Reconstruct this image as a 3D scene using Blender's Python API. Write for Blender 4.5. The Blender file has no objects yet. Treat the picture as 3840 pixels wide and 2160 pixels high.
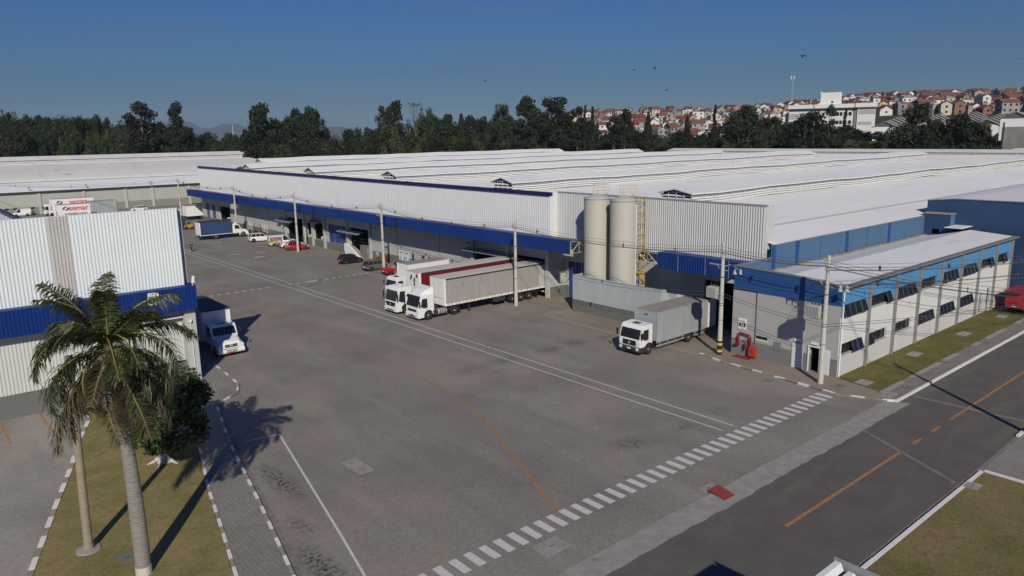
import bpy, math, random
from mathutils import Vector, Matrix
C = bpy.context.scene
COL = C.collection
R = math.radians
rnd = random.Random(7)

# ---------------------------------------------------------------- camera
YAW, PIT, ROLL, CH = R(49.69), R(11.555), R(-0.93), 19.3
_f = Vector((math.cos(YAW)*math.cos(PIT), math.sin(YAW)*math.cos(PIT), -math.sin(PIT)))
_r = Vector((math.sin(YAW), -math.cos(YAW), 0)); _u = _r.cross(_f)
_r2 = _r*math.cos(ROLL)+_u*math.sin(ROLL); _u2 = -_r*math.sin(ROLL)+_u*math.cos(ROLL)
cam = bpy.data.cameras.new('camera'); camo = bpy.data.objects.new('camera', cam); COL.objects.link(camo)
camo.matrix_world = Matrix(((_r2.x,_u2.x,-_f.x,0),(_r2.y,_u2.y,-_f.y,0),(_r2.z,_u2.z,-_f.z,CH),(0,0,0,1)))
cam.lens = 26.38; cam.sensor_width = 36; cam.sensor_fit = 'HORIZONTAL'; cam.clip_start = 0.5; cam.clip_end = 20000
C.camera = camo
# ---------------------------------------------------------------- light
SUN_AZ, SUN_EL = R(54.5), R(32)          # direction the light travels towards, sun elevation
w = bpy.data.worlds.new('World'); C.world = w; w.use_nodes = True
nt = w.node_tree; bg = nt.nodes['Background']
sky = nt.nodes.new('ShaderNodeTexSky'); sky.sky_type = 'NISHITA'; sky.sun_disc = False
sky.sun_elevation = SUN_EL; sky.sun_rotation = math.atan2(-math.cos(SUN_AZ), -math.sin(SUN_AZ))
sky.air_density = 2.0; sky.dust_density = 0.0; sky.ozone_density = 6.0; sky.altitude = 700
tint = nt.nodes.new('ShaderNodeMix'); tint.data_type = 'RGBA'; tint.blend_type = 'MULTIPLY'; tint.inputs['Factor'].default_value = 1
tint.inputs['B'].default_value = (.175, .415, .99, 1)          # white balance of the sky
nt.links.new(sky.outputs[0], tint.inputs['A']); 
# faint high streaks of thin cloud, laid out by direction on the sky
tcd = nt.nodes.new('ShaderNodeTexCoord'); mpw = nt.nodes.new('ShaderNodeMapping'); mpw.inputs['Scale'].default_value = (2.2,2.2,26); nt.links.new(tcd.outputs['Generated'], mpw.inputs[0])
nzw = nt.nodes.new('ShaderNodeTexNoise'); nzw.inputs['Scale'].default_value = 1.6; nzw.inputs['Detail'].default_value = 6; nzw.inputs['Roughness'].default_value = .55; nt.links.new(mpw.outputs[0], nzw.inputs['Vector'])
mrw = nt.nodes.new('ShaderNodeMapRange'); mrw.inputs[1].default_value = .50; mrw.inputs[2].default_value = .78; mrw.inputs[4].default_value = .38; nt.links.new(nzw.outputs['Fac'], mrw.inputs[0])
cld = nt.nodes.new('ShaderNodeMix'); cld.data_type = 'RGBA'; cld.inputs['B'].default_value = (1.9,2.75,4.0,1); nt.links.new(mrw.outputs[0], cld.inputs['Factor']); nt.links.new(tint.outputs['Result'], cld.inputs['A'])
nt.links.new(cld.outputs['Result'], bg.inputs[0]); bg.inputs[1].default_value = 0.05
sl = bpy.data.lights.new('sun', 'SUN'); sl.energy = 3.85; sl.angle = R(0.53); sl.color = (1, 0.92, 0.785)
so = bpy.data.objects.new('sun', sl); COL.objects.link(so); so.location = (-40, -60, 90)
_d = Vector((math.cos(SUN_AZ)*math.cos(SUN_EL), math.sin(SUN_AZ)*math.cos(SUN_EL), -math.sin(SUN_EL)))
so.rotation_euler = _d.to_track_quat('-Z', 'Y').to_euler()
C.view_settings.view_transform = 'Standard'; C.view_settings.look = 'None'
C.view_settings.exposure = 0.0; C.view_settings.gamma = 1
C.render.engine = 'CYCLES'; C.cycles.max_bounces = 5; C.cycles.diffuse_bounces = 2

# ---------------------------------------------------------------- helpers
class MB:
    def __init__(s): s.v = []; s.f = []; s.m = []
    def add(s, vs, fs, mi=0):
        o = len(s.v); s.v += [tuple(v) for v in vs]
        for f in fs: s.f.append([i+o for i in f]); s.m.append(mi)
        return s
    def box(s, x0, y0, z0, x1, y1, z1, mi=0):
        if x0 > x1: x0, x1 = x1, x0
        if y0 > y1: y0, y1 = y1, y0
        if z0 > z1: z0, z1 = z1, z0
        return s.add([(x0,y0,z0),(x1,y0,z0),(x1,y1,z0),(x0,y1,z0),(x0,y0,z1),(x1,y0,z1),(x1,y1,z1),(x0,y1,z1)],
              [(3,2,1,0),(4,5,6,7),(0,1,5,4),(1,2,6,5),(2,3,7,6),(3,0,4,7)], mi)
    def quad(s, a, b, c, d, mi=0): return s.add([a,b,c,d], [(0,1,2,3)], mi)
    def poly(s, pts, mi=0): return s.add(pts, [list(range(len(pts)))], mi)
    def prism(s, pts, ax, a0, a1, mi=0):
        """extrude a closed 2D outline; ax 'x': pts are (y,z); 'y': (x,z); 'z': (x,y)"""
        n = len(pts)
        def p(t, a): return (a,t[0],t[1]) if ax=='x' else (t[0],a,t[1]) if ax=='y' else (t[0],t[1],a)
        vs = [p(t,a0) for t in pts]+[p(t,a1) for t in pts]
        fs = [list(range(n))[::-1], list(range(n,2*n))]+[(i,(i+1)%n,n+(i+1)%n,n+i) for i in range(n)]
        return s.add(vs, fs, mi)
    def tube(s, pts, r, n=6, mi=0, cap=True):
        pts = [Vector(p) for p in pts]; rs = r if isinstance(r,(list,tuple)) else [r]*len(pts)
        vs = []
        for i,p in enumerate(pts):
            t = (pts[min(i+1,len(pts)-1)]-pts[max(i-1,0)])
            t = t.normalized() if t.length > 1e-9 else Vector((0,0,1))
            a = t.cross(Vector((0,0,1)) if abs(t.z) < .9 else Vector((1,0,0))).normalized(); b = t.cross(a)
            vs += [p+(a*math.cos(k*2*math.pi/n)+b*math.sin(k*2*math.pi/n))*rs[i] for k in range(n)]
        fs = [(i*n+k, i*n+(k+1)%n, (i+1)*n+(k+1)%n, (i+1)*n+k) for i in range(len(pts)-1) for k in range(n)]
        if cap: fs += [list(range(n))[::-1], [(len(pts)-1)*n+k for k in range(n)]]
        return s.add(vs, fs, mi)
    def lathe(s, prof, cx=0, cy=0, n=24, mi=0, ax='z'):
        """prof: list of (radius, height)"""
        vs = []
        for r_, h in prof:
            for k in range(n):
                a = k*2*math.pi/n; c, d = r_*math.cos(a), r_*math.sin(a)
                vs.append((cx+c,cy+d,h) if ax=='z' else (cx+c,h,cy+d) if ax=='y' else (h,cx+c,cy+d))
        fs = [(i*n+k, i*n+(k+1)%n, (i+1)*n+(k+1)%n, (i+1)*n+k) for i in range(len(prof)-1) for k in range(n)]
        if prof[0][0] > 1e-4: fs.append(list(range(n))[::-1])
        if prof[-1][0] > 1e-4: fs.append([(len(prof)-1)*n+k for k in range(n)])
        return s.add(vs, fs, mi)
    def ribs(s, p0, p1, z0, z1, period, depth, mi=0, zb=None):
        """corrugated sheet wall from p0 to p1 (plan), ribs stand out to the left of the direction p0->p1;
        z0/z1 may be (start,end) pairs"""
        p0, p1 = Vector(p0).to_2d(), Vector(p1).to_2d(); L = (p1-p0).length; t = (p1-p0)/L; n = Vector((-t.y,t.x))
        z0 = z0 if isinstance(z0,tuple) else (z0,z0); z1 = z1 if isinstance(z1,tuple) else (z1,z1)
        k = max(1, round(L/period)); per = L/k; st = []
        for i in range(k):
            for a, o in ((0,0),(.42,0),(.56,1),(.86,1)): st.append(((i+a)*per, o*depth))
        st.append((L,0)); vs = []
        for a, o in st:
            p = p0+t*a+n*o; q = a/L
            vs += [(p.x,p.y,z0[0]*(1-q)+z0[1]*q),(p.x,p.y,z1[0]*(1-q)+z1[1]*q)]
        return s.add(vs, [(2*i,2*i+2,2*i+3,2*i+1) for i in range(len(st)-1)], mi)
    def mesh(s, name, mats, smooth=False):
        me = bpy.data.meshes.new(name); me.from_pydata(s.v, [], s.f)
        for m in (mats if isinstance(mats,(list,tuple)) else [mats]): me.materials.append(m)
        if any(s.m): me.polygons.foreach_set('material_index', s.m)
        if smooth: me.polygons.foreach_set('use_smooth', [True]*len(s.f))
        me.update(); return me

def tag(o, label=None, cat=None, group=None, kind=None):
    if label: o['label'] = label
    if cat: o['category'] = cat
    if group: o['group'] = group
    if kind: o['kind'] = kind
    return o
def ob(name, mb, mats, parent=None, world=False, smooth=False, bevel=0, loc=None):
    """links one mesh object; world=True: mesh is in world metres, stored relative to its parent's base"""
    me = mb if isinstance(mb, bpy.types.Mesh) else None
    if me is None:
        if world and parent is not None:
            base = parent.location.copy(); q = parent.parent
            while q is not None: base += q.location; q = q.parent
            mb.v = [(v[0]-base.x, v[1]-base.y, v[2]-base.z) for v in mb.v]
        me = mb.mesh(name, mats, smooth)
    o = bpy.data.objects.new(name, me); COL.objects.link(o)
    if parent is not None: o.parent = parent
    if loc: o.location = loc
    if bevel:
        b = o.modifiers.new('bevel', 'BEVEL'); b.width = bevel; b.segments = 2; b.limit_method = 'ANGLE'; b.angle_limit = R(35)
    return o
def obs(name, mb, mats, parent=None, world=False, **kw):
    """like ob(), but every separate piece of the mesh becomes an object of its own"""
    par = list(range(len(mb.v)))
    def find(i):
        while par[i] != i: par[i] = par[par[i]]; i = par[i]
        return i
    for f in mb.f:
        for i in f[1:]: par[find(i)] = find(f[0])
    grp = {}
    for f, m_ in zip(mb.f, mb.m): grp.setdefault(find(f[0]), []).append((f, m_))
    out = []
    for fs in grp.values():
        q = MB(); ids = {}
        for f, m_ in fs:
            for i in f:
                if i not in ids: ids[i] = len(q.v); q.v.append(mb.v[i])
            q.f.append([ids[i] for i in f]); q.m.append(m_)
        out.append(ob(name, q, mats, parent, world, **kw))
    return out
def thing(name, label, cat, loc=(0,0,0), rz=0, group=None):
    o = bpy.data.objects.new(name, None); COL.objects.link(o); o.empty_display_size = .3
    o.location = loc; o.rotation_euler = (0,0,rz)
    return tag(o, label, cat, group)
def dup(o, loc, rz=0, label=None, parent=None, scale=None):
    c = o.copy(); COL.objects.link(c)
    if parent is None:
        c.location = loc; c.rotation_euler = (0,0,rz)
        if scale: c.scale = scale
        if label: c['label'] = label
    else: c.parent = parent
    for ch in list(o.children): dup(ch, None, 0, None, c)
    return c
def struct(name, mb, mats, smooth=False): return tag(ob(name, mb, mats, smooth=smooth), kind='structure')

# ---------------------------------------------------------------- materials
def mat(name, col, rough=.7, metal=0, spec=.5, noise=0, scale=1.0, col2=None, detail=4, rnd_var=0, bump=0, stretch=None, coat=0, stain=None):
    """Principled material; base colour varied by object-space noise (real dirt/wear of the surface)"""
    m = bpy.data.materials.new(name); m.use_nodes = True; t = m.node_tree; b = t.nodes['Principled BSDF']
    b.inputs['Roughness'].default_value = rough; b.inputs['Metallic'].default_value = metal
    b.inputs['Specular IOR Level'].default_value = spec; b.inputs['Coat Weight'].default_value = coat
    c4 = (*col, 1)
    if not noise and col2 is None and not rnd_var and not stain:
        b.inputs['Base Color'].default_value = c4; return m
    geo = t.nodes.new('ShaderNodeNewGeometry'); vec = geo.outputs['Position']
    if stretch:
        mp = t.nodes.new('ShaderNodeMapping'); mp.inputs['Scale'].default_value = stretch
        t.links.new(vec, mp.inputs[0]); vec = mp.outputs[0]
    nz = t.nodes.new('ShaderNodeTexNoise'); nz.inputs['Scale'].default_value = scale; nz.inputs['Detail'].default_value = detail
    nz.inputs['Roughness'].default_value = .65; t.links.new(vec, nz.inputs['Vector'])
    rp = t.nodes.new('ShaderNodeValToRGB'); rp.color_ramp.elements[0].position = .32; rp.color_ramp.elements[1].position = .68
    lo = tuple(c*(1-noise) for c in col) if col2 is None else col2
    rp.color_ramp.elements[0].color = (*lo,1); rp.color_ramp.elements[1].color = c4
    t.links.new(nz.outputs['Fac'], rp.inputs['Fac']); out = rp.outputs[0]
    if stain:
        sc, th, scol, st2 = stain
        mp2 = t.nodes.new('ShaderNodeMapping'); mp2.inputs['Scale'].default_value = st2; t.links.new(geo.outputs['Position'], mp2.inputs[0])
        n2 = t.nodes.new('ShaderNodeTexNoise'); n2.inputs['Scale'].default_value = sc; n2.inputs['Detail'].default_value = 6; n2.inputs['Roughness'].default_value = .7
        t.links.new(mp2.outputs[0], n2.inputs['Vector'])
        r2 = t.nodes.new('ShaderNodeValToRGB'); r2.color_ramp.elements[0].position = th; r2.color_ramp.elements[1].position = min(1, th+.12)
        t.links.new(n2.outputs['Fac'], r2.inputs['Fac'])
        mx = t.nodes.new('ShaderNodeMix'); mx.data_type = 'RGBA'; mx.inputs['B'].default_value = (*scol,1)
        t.links.new(r2.outputs[0], mx.inputs['Factor']); t.links.new(out, mx.inputs['A']); out = mx.outputs['Result']
    if rnd_var:
        oi = t.nodes.new('ShaderNodeObjectInfo'); hs = t.nodes.new('ShaderNodeHueSaturation')
        mr = t.nodes.new('ShaderNodeMapRange'); mr.inputs[3].default_value = 1-rnd_var; mr.inputs[4].default_value = 1+rnd_var
        t.links.new(oi.outputs['Random'], mr.inputs[0]); t.links.new(mr.outputs[0], hs.inputs['Value'])
        ma = t.nodes.new('ShaderNodeMath'); ma.operation = 'MULTIPLY'; ma.inputs[1].default_value = 7.31
        fr = t.nodes.new('ShaderNodeMath'); fr.operation = 'FRACT'; m3 = t.nodes.new('ShaderNodeMapRange')
        m3.inputs[3].default_value = .475; m3.inputs[4].default_value = .525
        t.links.new(oi.outputs['Random'], ma.inputs[0]); t.links.new(ma.outputs[0], fr.inputs[0]); t.links.new(fr.outputs[0], m3.inputs[0]); t.links.new(m3.outputs[0], hs.inputs['Hue'])
        t.links.new(out, hs.inputs['Color']); out = hs.outputs[0]
    t.links.new(out, b.inputs['Base Color'])
    if bump:
        bp = t.nodes.new('ShaderNodeBump'); bp.inputs['Strength'].default_value = bump; bp.inputs['Distance'].default_value = .05
        t.links.new(nz.outputs['Fac'], bp.inputs['Height']); t.links.new(bp.outputs[0], b.inputs['Normal'])
    return m

def paver_mat(name, c1, c2, mortar, bw, bh, rot=0, warm=(.20,.165,.13), oil=True):
    """block paving: brick pattern in world metres with large worn patches and real oil stains"""
    m = bpy.data.materials.new(name); m.use_nodes = True; t = m.node_tree; b = t.nodes['Principled BSDF']
    b.inputs['Roughness'].default_value = .85; b.inputs['Specular IOR Level'].default_value = .25
    geo = t.nodes.new('ShaderNodeNewGeometry'); mp = t.nodes.new('ShaderNodeMapping'); mp.inputs['Rotation'].default_value = (0,0,rot)
    t.links.new(geo.outputs['Position'], mp.inputs[0])
    br = t.nodes.new('ShaderNodeTexBrick'); br.inputs['Scale'].default_value = 1; br.inputs['Brick Width'].default_value = bw; br.inputs['Row Height'].default_value = bh
    br.inputs['Mortar Size'].default_value = .012; br.inputs['Color1'].default_value = (*c1,1); br.inputs['Color2'].default_value = (*c2,1); br.inputs['Mortar'].default_value = (*mortar,1)
    t.links.new(mp.outputs[0], br.inputs['Vector'])
    def nz(scale, lo, hi, det=5, src=None, ro=.6):
        n = t.nodes.new('ShaderNodeTexNoise'); n.inputs['Scale'].default_value = scale; n.inputs['Detail'].default_value = det; n.inputs['Roughness'].default_value = ro
        t.links.new(src or geo.outputs['Position'], n.inputs['Vector'])
        r = t.nodes.new('ShaderNodeMapRange'); r.inputs[1].default_value = lo; r.inputs[2].default_value = hi
        t.links.new(n.outputs['Fac'], r.inputs[0]); return r.outputs[0]
    def mix(fac, a, bcol, typ='MIX'):
        x = t.nodes.new('ShaderNodeMix'); x.data_type = 'RGBA'; x.blend_type = typ
        if isinstance(fac, float): x.inputs['Factor'].default_value = fac
        else: t.links.new(fac, x.inputs['Factor'])
        t.links.new(a, x.inputs['A'])
        if isinstance(bcol, tuple): x.inputs['B'].default_value = (*bcol,1)
        else: t.links.new(bcol, x.inputs['B'])
        return x.outputs['Result']
    def scl(o, k):
        x = t.nodes.new('ShaderNodeMath'); x.operation = 'MULTIPLY'; x.inputs[1].default_value = k; t.links.new(o, x.inputs[0]); return x.outputs[0]
    col = br.outputs[0]
    col = mix(scl(nz(.09,.42,.68,6), .8), col, warm)
    col = mix(scl(nz(.13,.47,.64,8), .62), col, tuple(c*.58 for c in c1))
    mpt = t.nodes.new('ShaderNodeMapping'); mpt.inputs['Scale'].default_value = (.55,.07,1); mpt.inputs['Rotation'].default_value = (0,0,-.12); t.links.new(geo.outputs['Position'], mpt.inputs[0])
    col = mix(scl(nz(1.0,.50,.68,7,mpt.outputs[0]), .40), col, tuple(c*.62 for c in c1))
    mpb = t.nodes.new('ShaderNodeMapping'); mpb.inputs['Scale'].default_value = (.5,.12,1); mpb.inputs['Rotation'].default_value = (0,0,.25); t.links.new(geo.outputs['Position'], mpb.inputs[0])
    col = mix(scl(nz(.6,.5,.75,6,mpb.outputs[0]), .38), col, tuple(min(1,c*1.5) for c in c1))
    col = mix(scl(nz(3.2,.42,.72,4), .42), col, tuple(c*.55 for c in c1))
    col = mix(scl(nz(7.5,.45,.75,3), .30), col, tuple(min(1,c*1.7) for c in c1))
    if oil:
        col = mix(scl(nz(.9,.62,.72,9,ro=.75), .45), col, tuple(c*.45 for c in c1))
        mpo = t.nodes.new('ShaderNodeMapping'); mpo.inputs['Scale'].default_value = (3.2,4.6,1); t.links.new(geo.outputs['Position'], mpo.inputs[0])
        spots = nz(1.0,.47,.56,7,mpo.outputs[0],.8); tot = None
        for cx, cy, rx, ry, k in ((15.6,39.2,.8,3.2,.9),(14.3,33.6,.6,1.6,.6),(13.4,29.8,.8,2.6,.95),(39.8,48.4,2.2,1.2,.6),(36.2,48.4,1.8,1.3,.4),(45.2,48.2,1.7,1.0,.75),(48.7,48.2,1.3,1.3,.8),(34.5,29.3,1.6,1.2,.55),(39.1,28.6,1.2,.7,.6),(43.4,28.8,1.3,.8,.35),(51.8,47.5,1.6,1.0,.55),(51.9,57.0,1.6,1.3,.4),(35.1,100.4,2.2,1.4,.5),(31,88,3,2,.25),(47.5,118,3,2,.3),(27,50,5,4,.12),(24,30,5,4,.12)):
            m1 = t.nodes.new('ShaderNodeMapping'); m1.vector_type = 'TEXTURE'; m1.inputs['Location'].default_value = (cx,cy,0); m1.inputs['Scale'].default_value = (rx,ry,1e3); t.links.new(geo.outputs['Position'], m1.inputs[0])
            ln = t.nodes.new('ShaderNodeVectorMath'); ln.operation = 'LENGTH'; t.links.new(m1.outputs[0], ln.inputs[0])
            mr = t.nodes.new('ShaderNodeMapRange'); mr.inputs[1].default_value = 1.15; mr.inputs[2].default_value = .1; mr.inputs[4].default_value = k; t.links.new(ln.outputs['Value'], mr.inputs[0])
            if tot is None: tot = mr.outputs[0]
            else:
                mxx = t.nodes.new('ShaderNodeMath'); mxx.operation = 'MAXIMUM'; t.links.new(tot, mxx.inputs[0]); t.links.new(mr.outputs[0], mxx.inputs[1]); tot = mxx.outputs[0]
        ad = t.nodes.new('ShaderNodeMath'); ad.operation = 'MULTIPLY'; t.links.new(tot, ad.inputs[0]); t.links.new(spots, ad.inputs[1])
        pw = t.nodes.new('ShaderNodeMath'); pw.operation = 'MULTIPLY'; pw.use_clamp = True; pw.inputs[1].default_value = 1.25; t.links.new(ad.outputs[0], pw.inputs[0])
        col = mix(pw.outputs[0], col, (.022,.02,.02))
    t.links.new(col, b.inputs['Base Color']); return m

def grass_mat(name, a, b, c, sc=.35):
    """turf: patches of green, dry and bare blades with fine tufts"""
    m = bpy.data.materials.new(name); m.use_nodes = True; t = m.node_tree; p = t.nodes['Principled BSDF']; p.inputs['Roughness'].default_value = .95; p.inputs['Specular IOR Level'].default_value = .1
    geo = t.nodes.new('ShaderNodeNewGeometry')
    def nz(s_, lo, hi, k, det=8):
        n = t.nodes.new('ShaderNodeTexNoise'); n.inputs['Scale'].default_value = s_; n.inputs['Detail'].default_value = det; n.inputs['Roughness'].default_value = .68; t.links.new(geo.outputs['Position'], n.inputs['Vector'])
        r = t.nodes.new('ShaderNodeMapRange'); r.inputs[1].default_value = lo; r.inputs[2].default_value = hi; r.inputs[4].default_value = k; t.links.new(n.outputs['Fac'], r.inputs[0]); return r.outputs[0], n
    def mix(f, x, y):
        q = t.nodes.new('ShaderNodeMix'); q.data_type = 'RGBA'; t.links.new(f, q.inputs['Factor'])
        if isinstance(x, tuple): q.inputs['A'].default_value = (*x,1)
        else: t.links.new(x, q.inputs['A'])
        q.inputs['B'].default_value = (*y,1); return q.outputs['Result']
    col = mix(nz(sc,.42,.62,1)[0], a, b); col = mix(nz(sc*2.7,.52,.70,.8)[0], col, c)
    col = mix(nz(4.5,.50,.66,.55)[0], col, tuple(v*.42 for v in a)); f, n = nz(13,.52,.66,.6,4); col = mix(f, col, tuple(v*.35 for v in b)); col = mix(nz(9,.56,.7,.5,4)[0], col, tuple(min(1,v*1.7) for v in a))
    bp = t.nodes.new('ShaderNodeBump'); bp.inputs['Strength'].default_value = .8; bp.inputs['Distance'].default_value = .06; t.links.new(n.outputs['Fac'], bp.inputs['Height']); t.links.new(bp.outputs[0], p.inputs['Normal'])
    t.links.new(col, p.inputs['Base Color']); return m
M = {}
M['paver'] = paver_mat('block_paving', (.268,.244,.214), (.230,.212,.190), (.142,.130,.116), .22, .11, 0, (.285,.245,.205))
M['walk'] = paver_mat('walkway_paving', (.255,.24,.215), (.222,.21,.19), (.07,.066,.058), .45, .22, R(90), (.265,.235,.195), False)
M['parking'] = paver_mat('parking_paving', (.33,.305,.275), (.285,.268,.245), (.18,.17,.15), .22, .11, 0, (.36,.315,.26), False)
M['apron'] = paver_mat('apron_paving', (.285,.24,.195), (.25,.21,.172), (.15,.13,.11), .22, .11, 0, (.32,.26,.205), False)
M['asphalt'] = mat('asphalt', (.132,.120,.110), .9, spec=.2, col2=(.098,.091,.086), scale=.6, detail=10, stain=(.30,.52,(.152,.124,.106),(.16,1.5,1)))
M['concrete'] = mat('concrete', (.33,.315,.29), .85, noise=.3, scale=1.5, detail=7, stain=(.8,.6,(.17,.15,.13),(1,1,1)))
M['concrete_d'] = mat('old_concrete', (.24,.22,.195), .9, noise=.45, scale=1.2, detail=8)
M['pole'] = mat('pole_concrete', (.52,.50,.46), .85, noise=.15, scale=2, stretch=(1,1,.3), detail=5)
M['grass'] = grass_mat('lawn_grass', (.115,.125,.034), (.19,.155,.066), (.20,.13,.075), .45)
M['grass_dry'] = grass_mat('dry_grass', (.29,.235,.105), (.195,.175,.066), (.27,.19,.11), .40)
M['grass_n'] = grass_mat('near_lawn', (.235,.18,.085), (.135,.14,.045), (.21,.14,.08), .22)
M['kerbwhite'] = mat('kerb_white_paint', (.74,.73,.70), .8, noise=.15, scale=3, detail=6)
M['kerb'] = mat('kerb_stone', (.34,.28,.22), .9, noise=.35, scale=2.5, detail=6)
M['roadwhite'] = mat('road_paint_white', (.62,.61,.585), .8, noise=.2, scale=6, detail=8, stain=(7,.60,(.27,.255,.24),(1,1,1)))
M['roadwhite2'] = mat('road_paint_worn', (.50,.49,.47), .8, noise=.3, scale=5, detail=8, stain=(4,.56,(.25,.24,.225),(1,1,1)))
M['orange'] = mat('road_paint_orange', (.42,.205,.075), .8, noise=.35, scale=3, detail=8)
M['roof'] = mat('white_roof_sheet', (.76,.765,.76), .55, noise=.08, scale=.35, detail=8, stretch=(.25,1,1), stain=(.4,.60,(.60,.59,.565),(.2,1.4,1)))
M['roof_old'] = mat('aged_roof_sheet', (.74,.72,.68), .65, noise=.14, scale=.3, detail=8, stretch=(1,.2,1), stain=(.35,.62,(.5,.48,.45),(1.2,.15,1)))
M['clad'] = mat('white_cladding', (.76,.77,.77), .45, noise=.05, scale=.5, detail=6)
M['clad_g'] = mat('weathered_cladding', (.52,.51,.49), .5, noise=.1, scale=.8, detail=6)
M['clad_l'] = mat('pale_cladding', (.72,.77,.79), .45, noise=.05, scale=.6, detail=6)
M['slat'] = mat('louvre_slat', (.66,.66,.67), .6)
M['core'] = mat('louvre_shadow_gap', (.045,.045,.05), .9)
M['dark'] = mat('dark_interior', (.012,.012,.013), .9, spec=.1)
M['blue'] = mat('blue_cladding', (.005,.032,.175), .5, spec=.25, noise=.1, scale=1, detail=5)
M['navy'] = mat('navy_trim', (.012,.010,.085), .5)
M['wallg'] = mat('pale_grey_wall', (.46,.475,.455), .85, noise=.07, scale=.7, detail=7, stain=(.6,.66,(.36,.37,.36),(1,1,.35)))
M['kicker'] = mat('dark_grey_wall', (.150,.158,.146), .85, noise=.12, scale=.8, detail=6)
M['wallw'] = mat('off_white_wall', (.66,.66,.645), .8, noise=.06, scale=.6, detail=7)
M['officeg'] = mat('office_grey_wall', (.40,.40,.395), .85, noise=.05, scale=.8, detail=7)
M['officed'] = mat('office_dark_grey', (.19,.195,.20), .85, noise=.08, scale=.8, detail=7)
M['officeb'] = mat('office_front_blue', (.013,.075,.245), .75, noise=.1, scale=.5, detail=7)
M['officeb2'] = mat('office_light_blue', (.085,.27,.50), .7, noise=.08, scale=.5, detail=7)
M['wallblue'] = mat('faded_blue_wall', (.072,.152,.275), .8, noise=.16, scale=.8, detail=8, stretch=(1,1,.3), stain=(1.1,.6,(.04,.10,.205),(1,1,.25)))
M['dkblue'] = mat('dark_blue_wall', (.017,.055,.138), .75, noise=.2, scale=.6, detail=8)
M['brick'] = mat('rough_blockwork', (.38,.33,.28), .95, noise=.5, scale=3, detail=6)
M['glass'] = mat('dark_glass', (.018,.021,.026), .12, spec=.6)
M['glassb'] = mat('blue_glass', (.012,.017,.030), .15, spec=.35)
M['glassl'] = mat('pale_glass', (.42,.55,.56), .2, spec=.6)
M['frame'] = mat('window_frame', (.022,.022,.025), .5)
M['white'] = mat('white_paint', (.78,.78,.77), .35, coat=.3)
M['whitem'] = mat('matt_white', (.76,.76,.75), .7)
M['black'] = mat('black_plastic', (.018,.018,.019), .55)
M['tyre'] = mat('tyre_rubber', (.022,.021,.021), .9, spec=.2)
M['rim'] = mat('wheel_rim', (.38,.37,.36), .45, metal=.5)
M['chassis'] = mat('chassis', (.035,.034,.034), .7)
M['alu'] = mat('aluminium_panel', (.50,.53,.56), .42, metal=.35, noise=.14, scale=.9, stretch=(1.2,1,.25), detail=7)
M['boxroof'] = mat('box_roof', (.30,.27,.245), .8, noise=.15, scale=1)
M['tarp'] = mat('grey_curtain', (.35,.338,.318), .7, noise=.16, scale=1.2, stretch=(1,1,.3), detail=8, stain=(1.0,.6,(.22,.21,.195),(1,1,.45)))
M['tarproof'] = mat('trailer_roof', (.56,.51,.465), .75, noise=.1, scale=.8)
M['redtarp'] = mat('red_curtain', (.155,.006,.012), .6, noise=.12, scale=1)
M['bluetarp'] = mat('blue_curtain', (.022,.055,.15), .7, noise=.12, scale=1)
M['red'] = mat('red_car_paint', (.42,.012,.016), .25, coat=.6)
M['redd'] = mat('red_van_paint', (.33,.018,.03), .35, coat=.4)
M['blackp'] = mat('black_car_paint', (.012,.012,.014), .2, coat=.7)
M['greyp'] = mat('grey_car_paint', (.17,.18,.185), .3, metal=.4, coat=.5)
M['silverp'] = mat('silver_car_paint', (.42,.44,.46), .3, metal=.4, coat=.5)
M['lime'] = mat('lime_panel', (.42,.55,.03), .4)
M['purple'] = mat('purple_print', (.16,.07,.20), .45, col2=(.42,.20,.16), scale=2.2, detail=3)
M['lamp'] = mat('headlight_lens', (.72,.74,.76), .1, spec=.8)
M['taill'] = mat('tail_light', (.45,.01,.01), .2)
M['hydr'] = mat('hydrant_red', (.27,.010,.020), .4)
M['orangebox'] = mat('orange_cabinet', (.36,.055,.016), .5)
M['yellow'] = mat('safety_yellow', (.62,.36,.05), .6)
M['silo'] = mat('silo_cream', (.50,.485,.425), .5, noise=.07, scale=.6, stretch=(1,1,.4), detail=7)
M['silotop'] = mat('silo_grey_cap', (.42,.42,.40), .6)
M['steel'] = mat('galvanised_steel', (.42,.43,.44), .5, metal=.4)
M['transf'] = mat('transformer_grey', (.40,.42,.41), .55)
M['cable'] = mat('cable', (.09,.09,.095), .7)
M['rust'] = mat('rusty_plate', (.27,.045,.032), .7, noise=.2, scale=4)
M['wood'] = mat('wood', (.24,.13,.075), .8, noise=.3, scale=6)
M['ink'] = mat('navy_ink', (.01,.012,.03), .5)
M['inkr'] = mat('red_ink', (.55,.012,.03), .5)
M['inkb'] = mat('blue_ink', (.03,.12,.30), .5)
M['door'] = mat('blue_door', (.02,.055,.19), .55)
M['skin'] = mat('skin', (.33,.18,.12), .6)
M['cloth_d'] = mat('dark_clothes', (.02,.02,.022), .9)
M['cloth_w'] = mat('white_clothes', (.6,.6,.58), .9)
M['cloth_r'] = mat('red_bag', (.25,.03,.03), .9)
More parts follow.
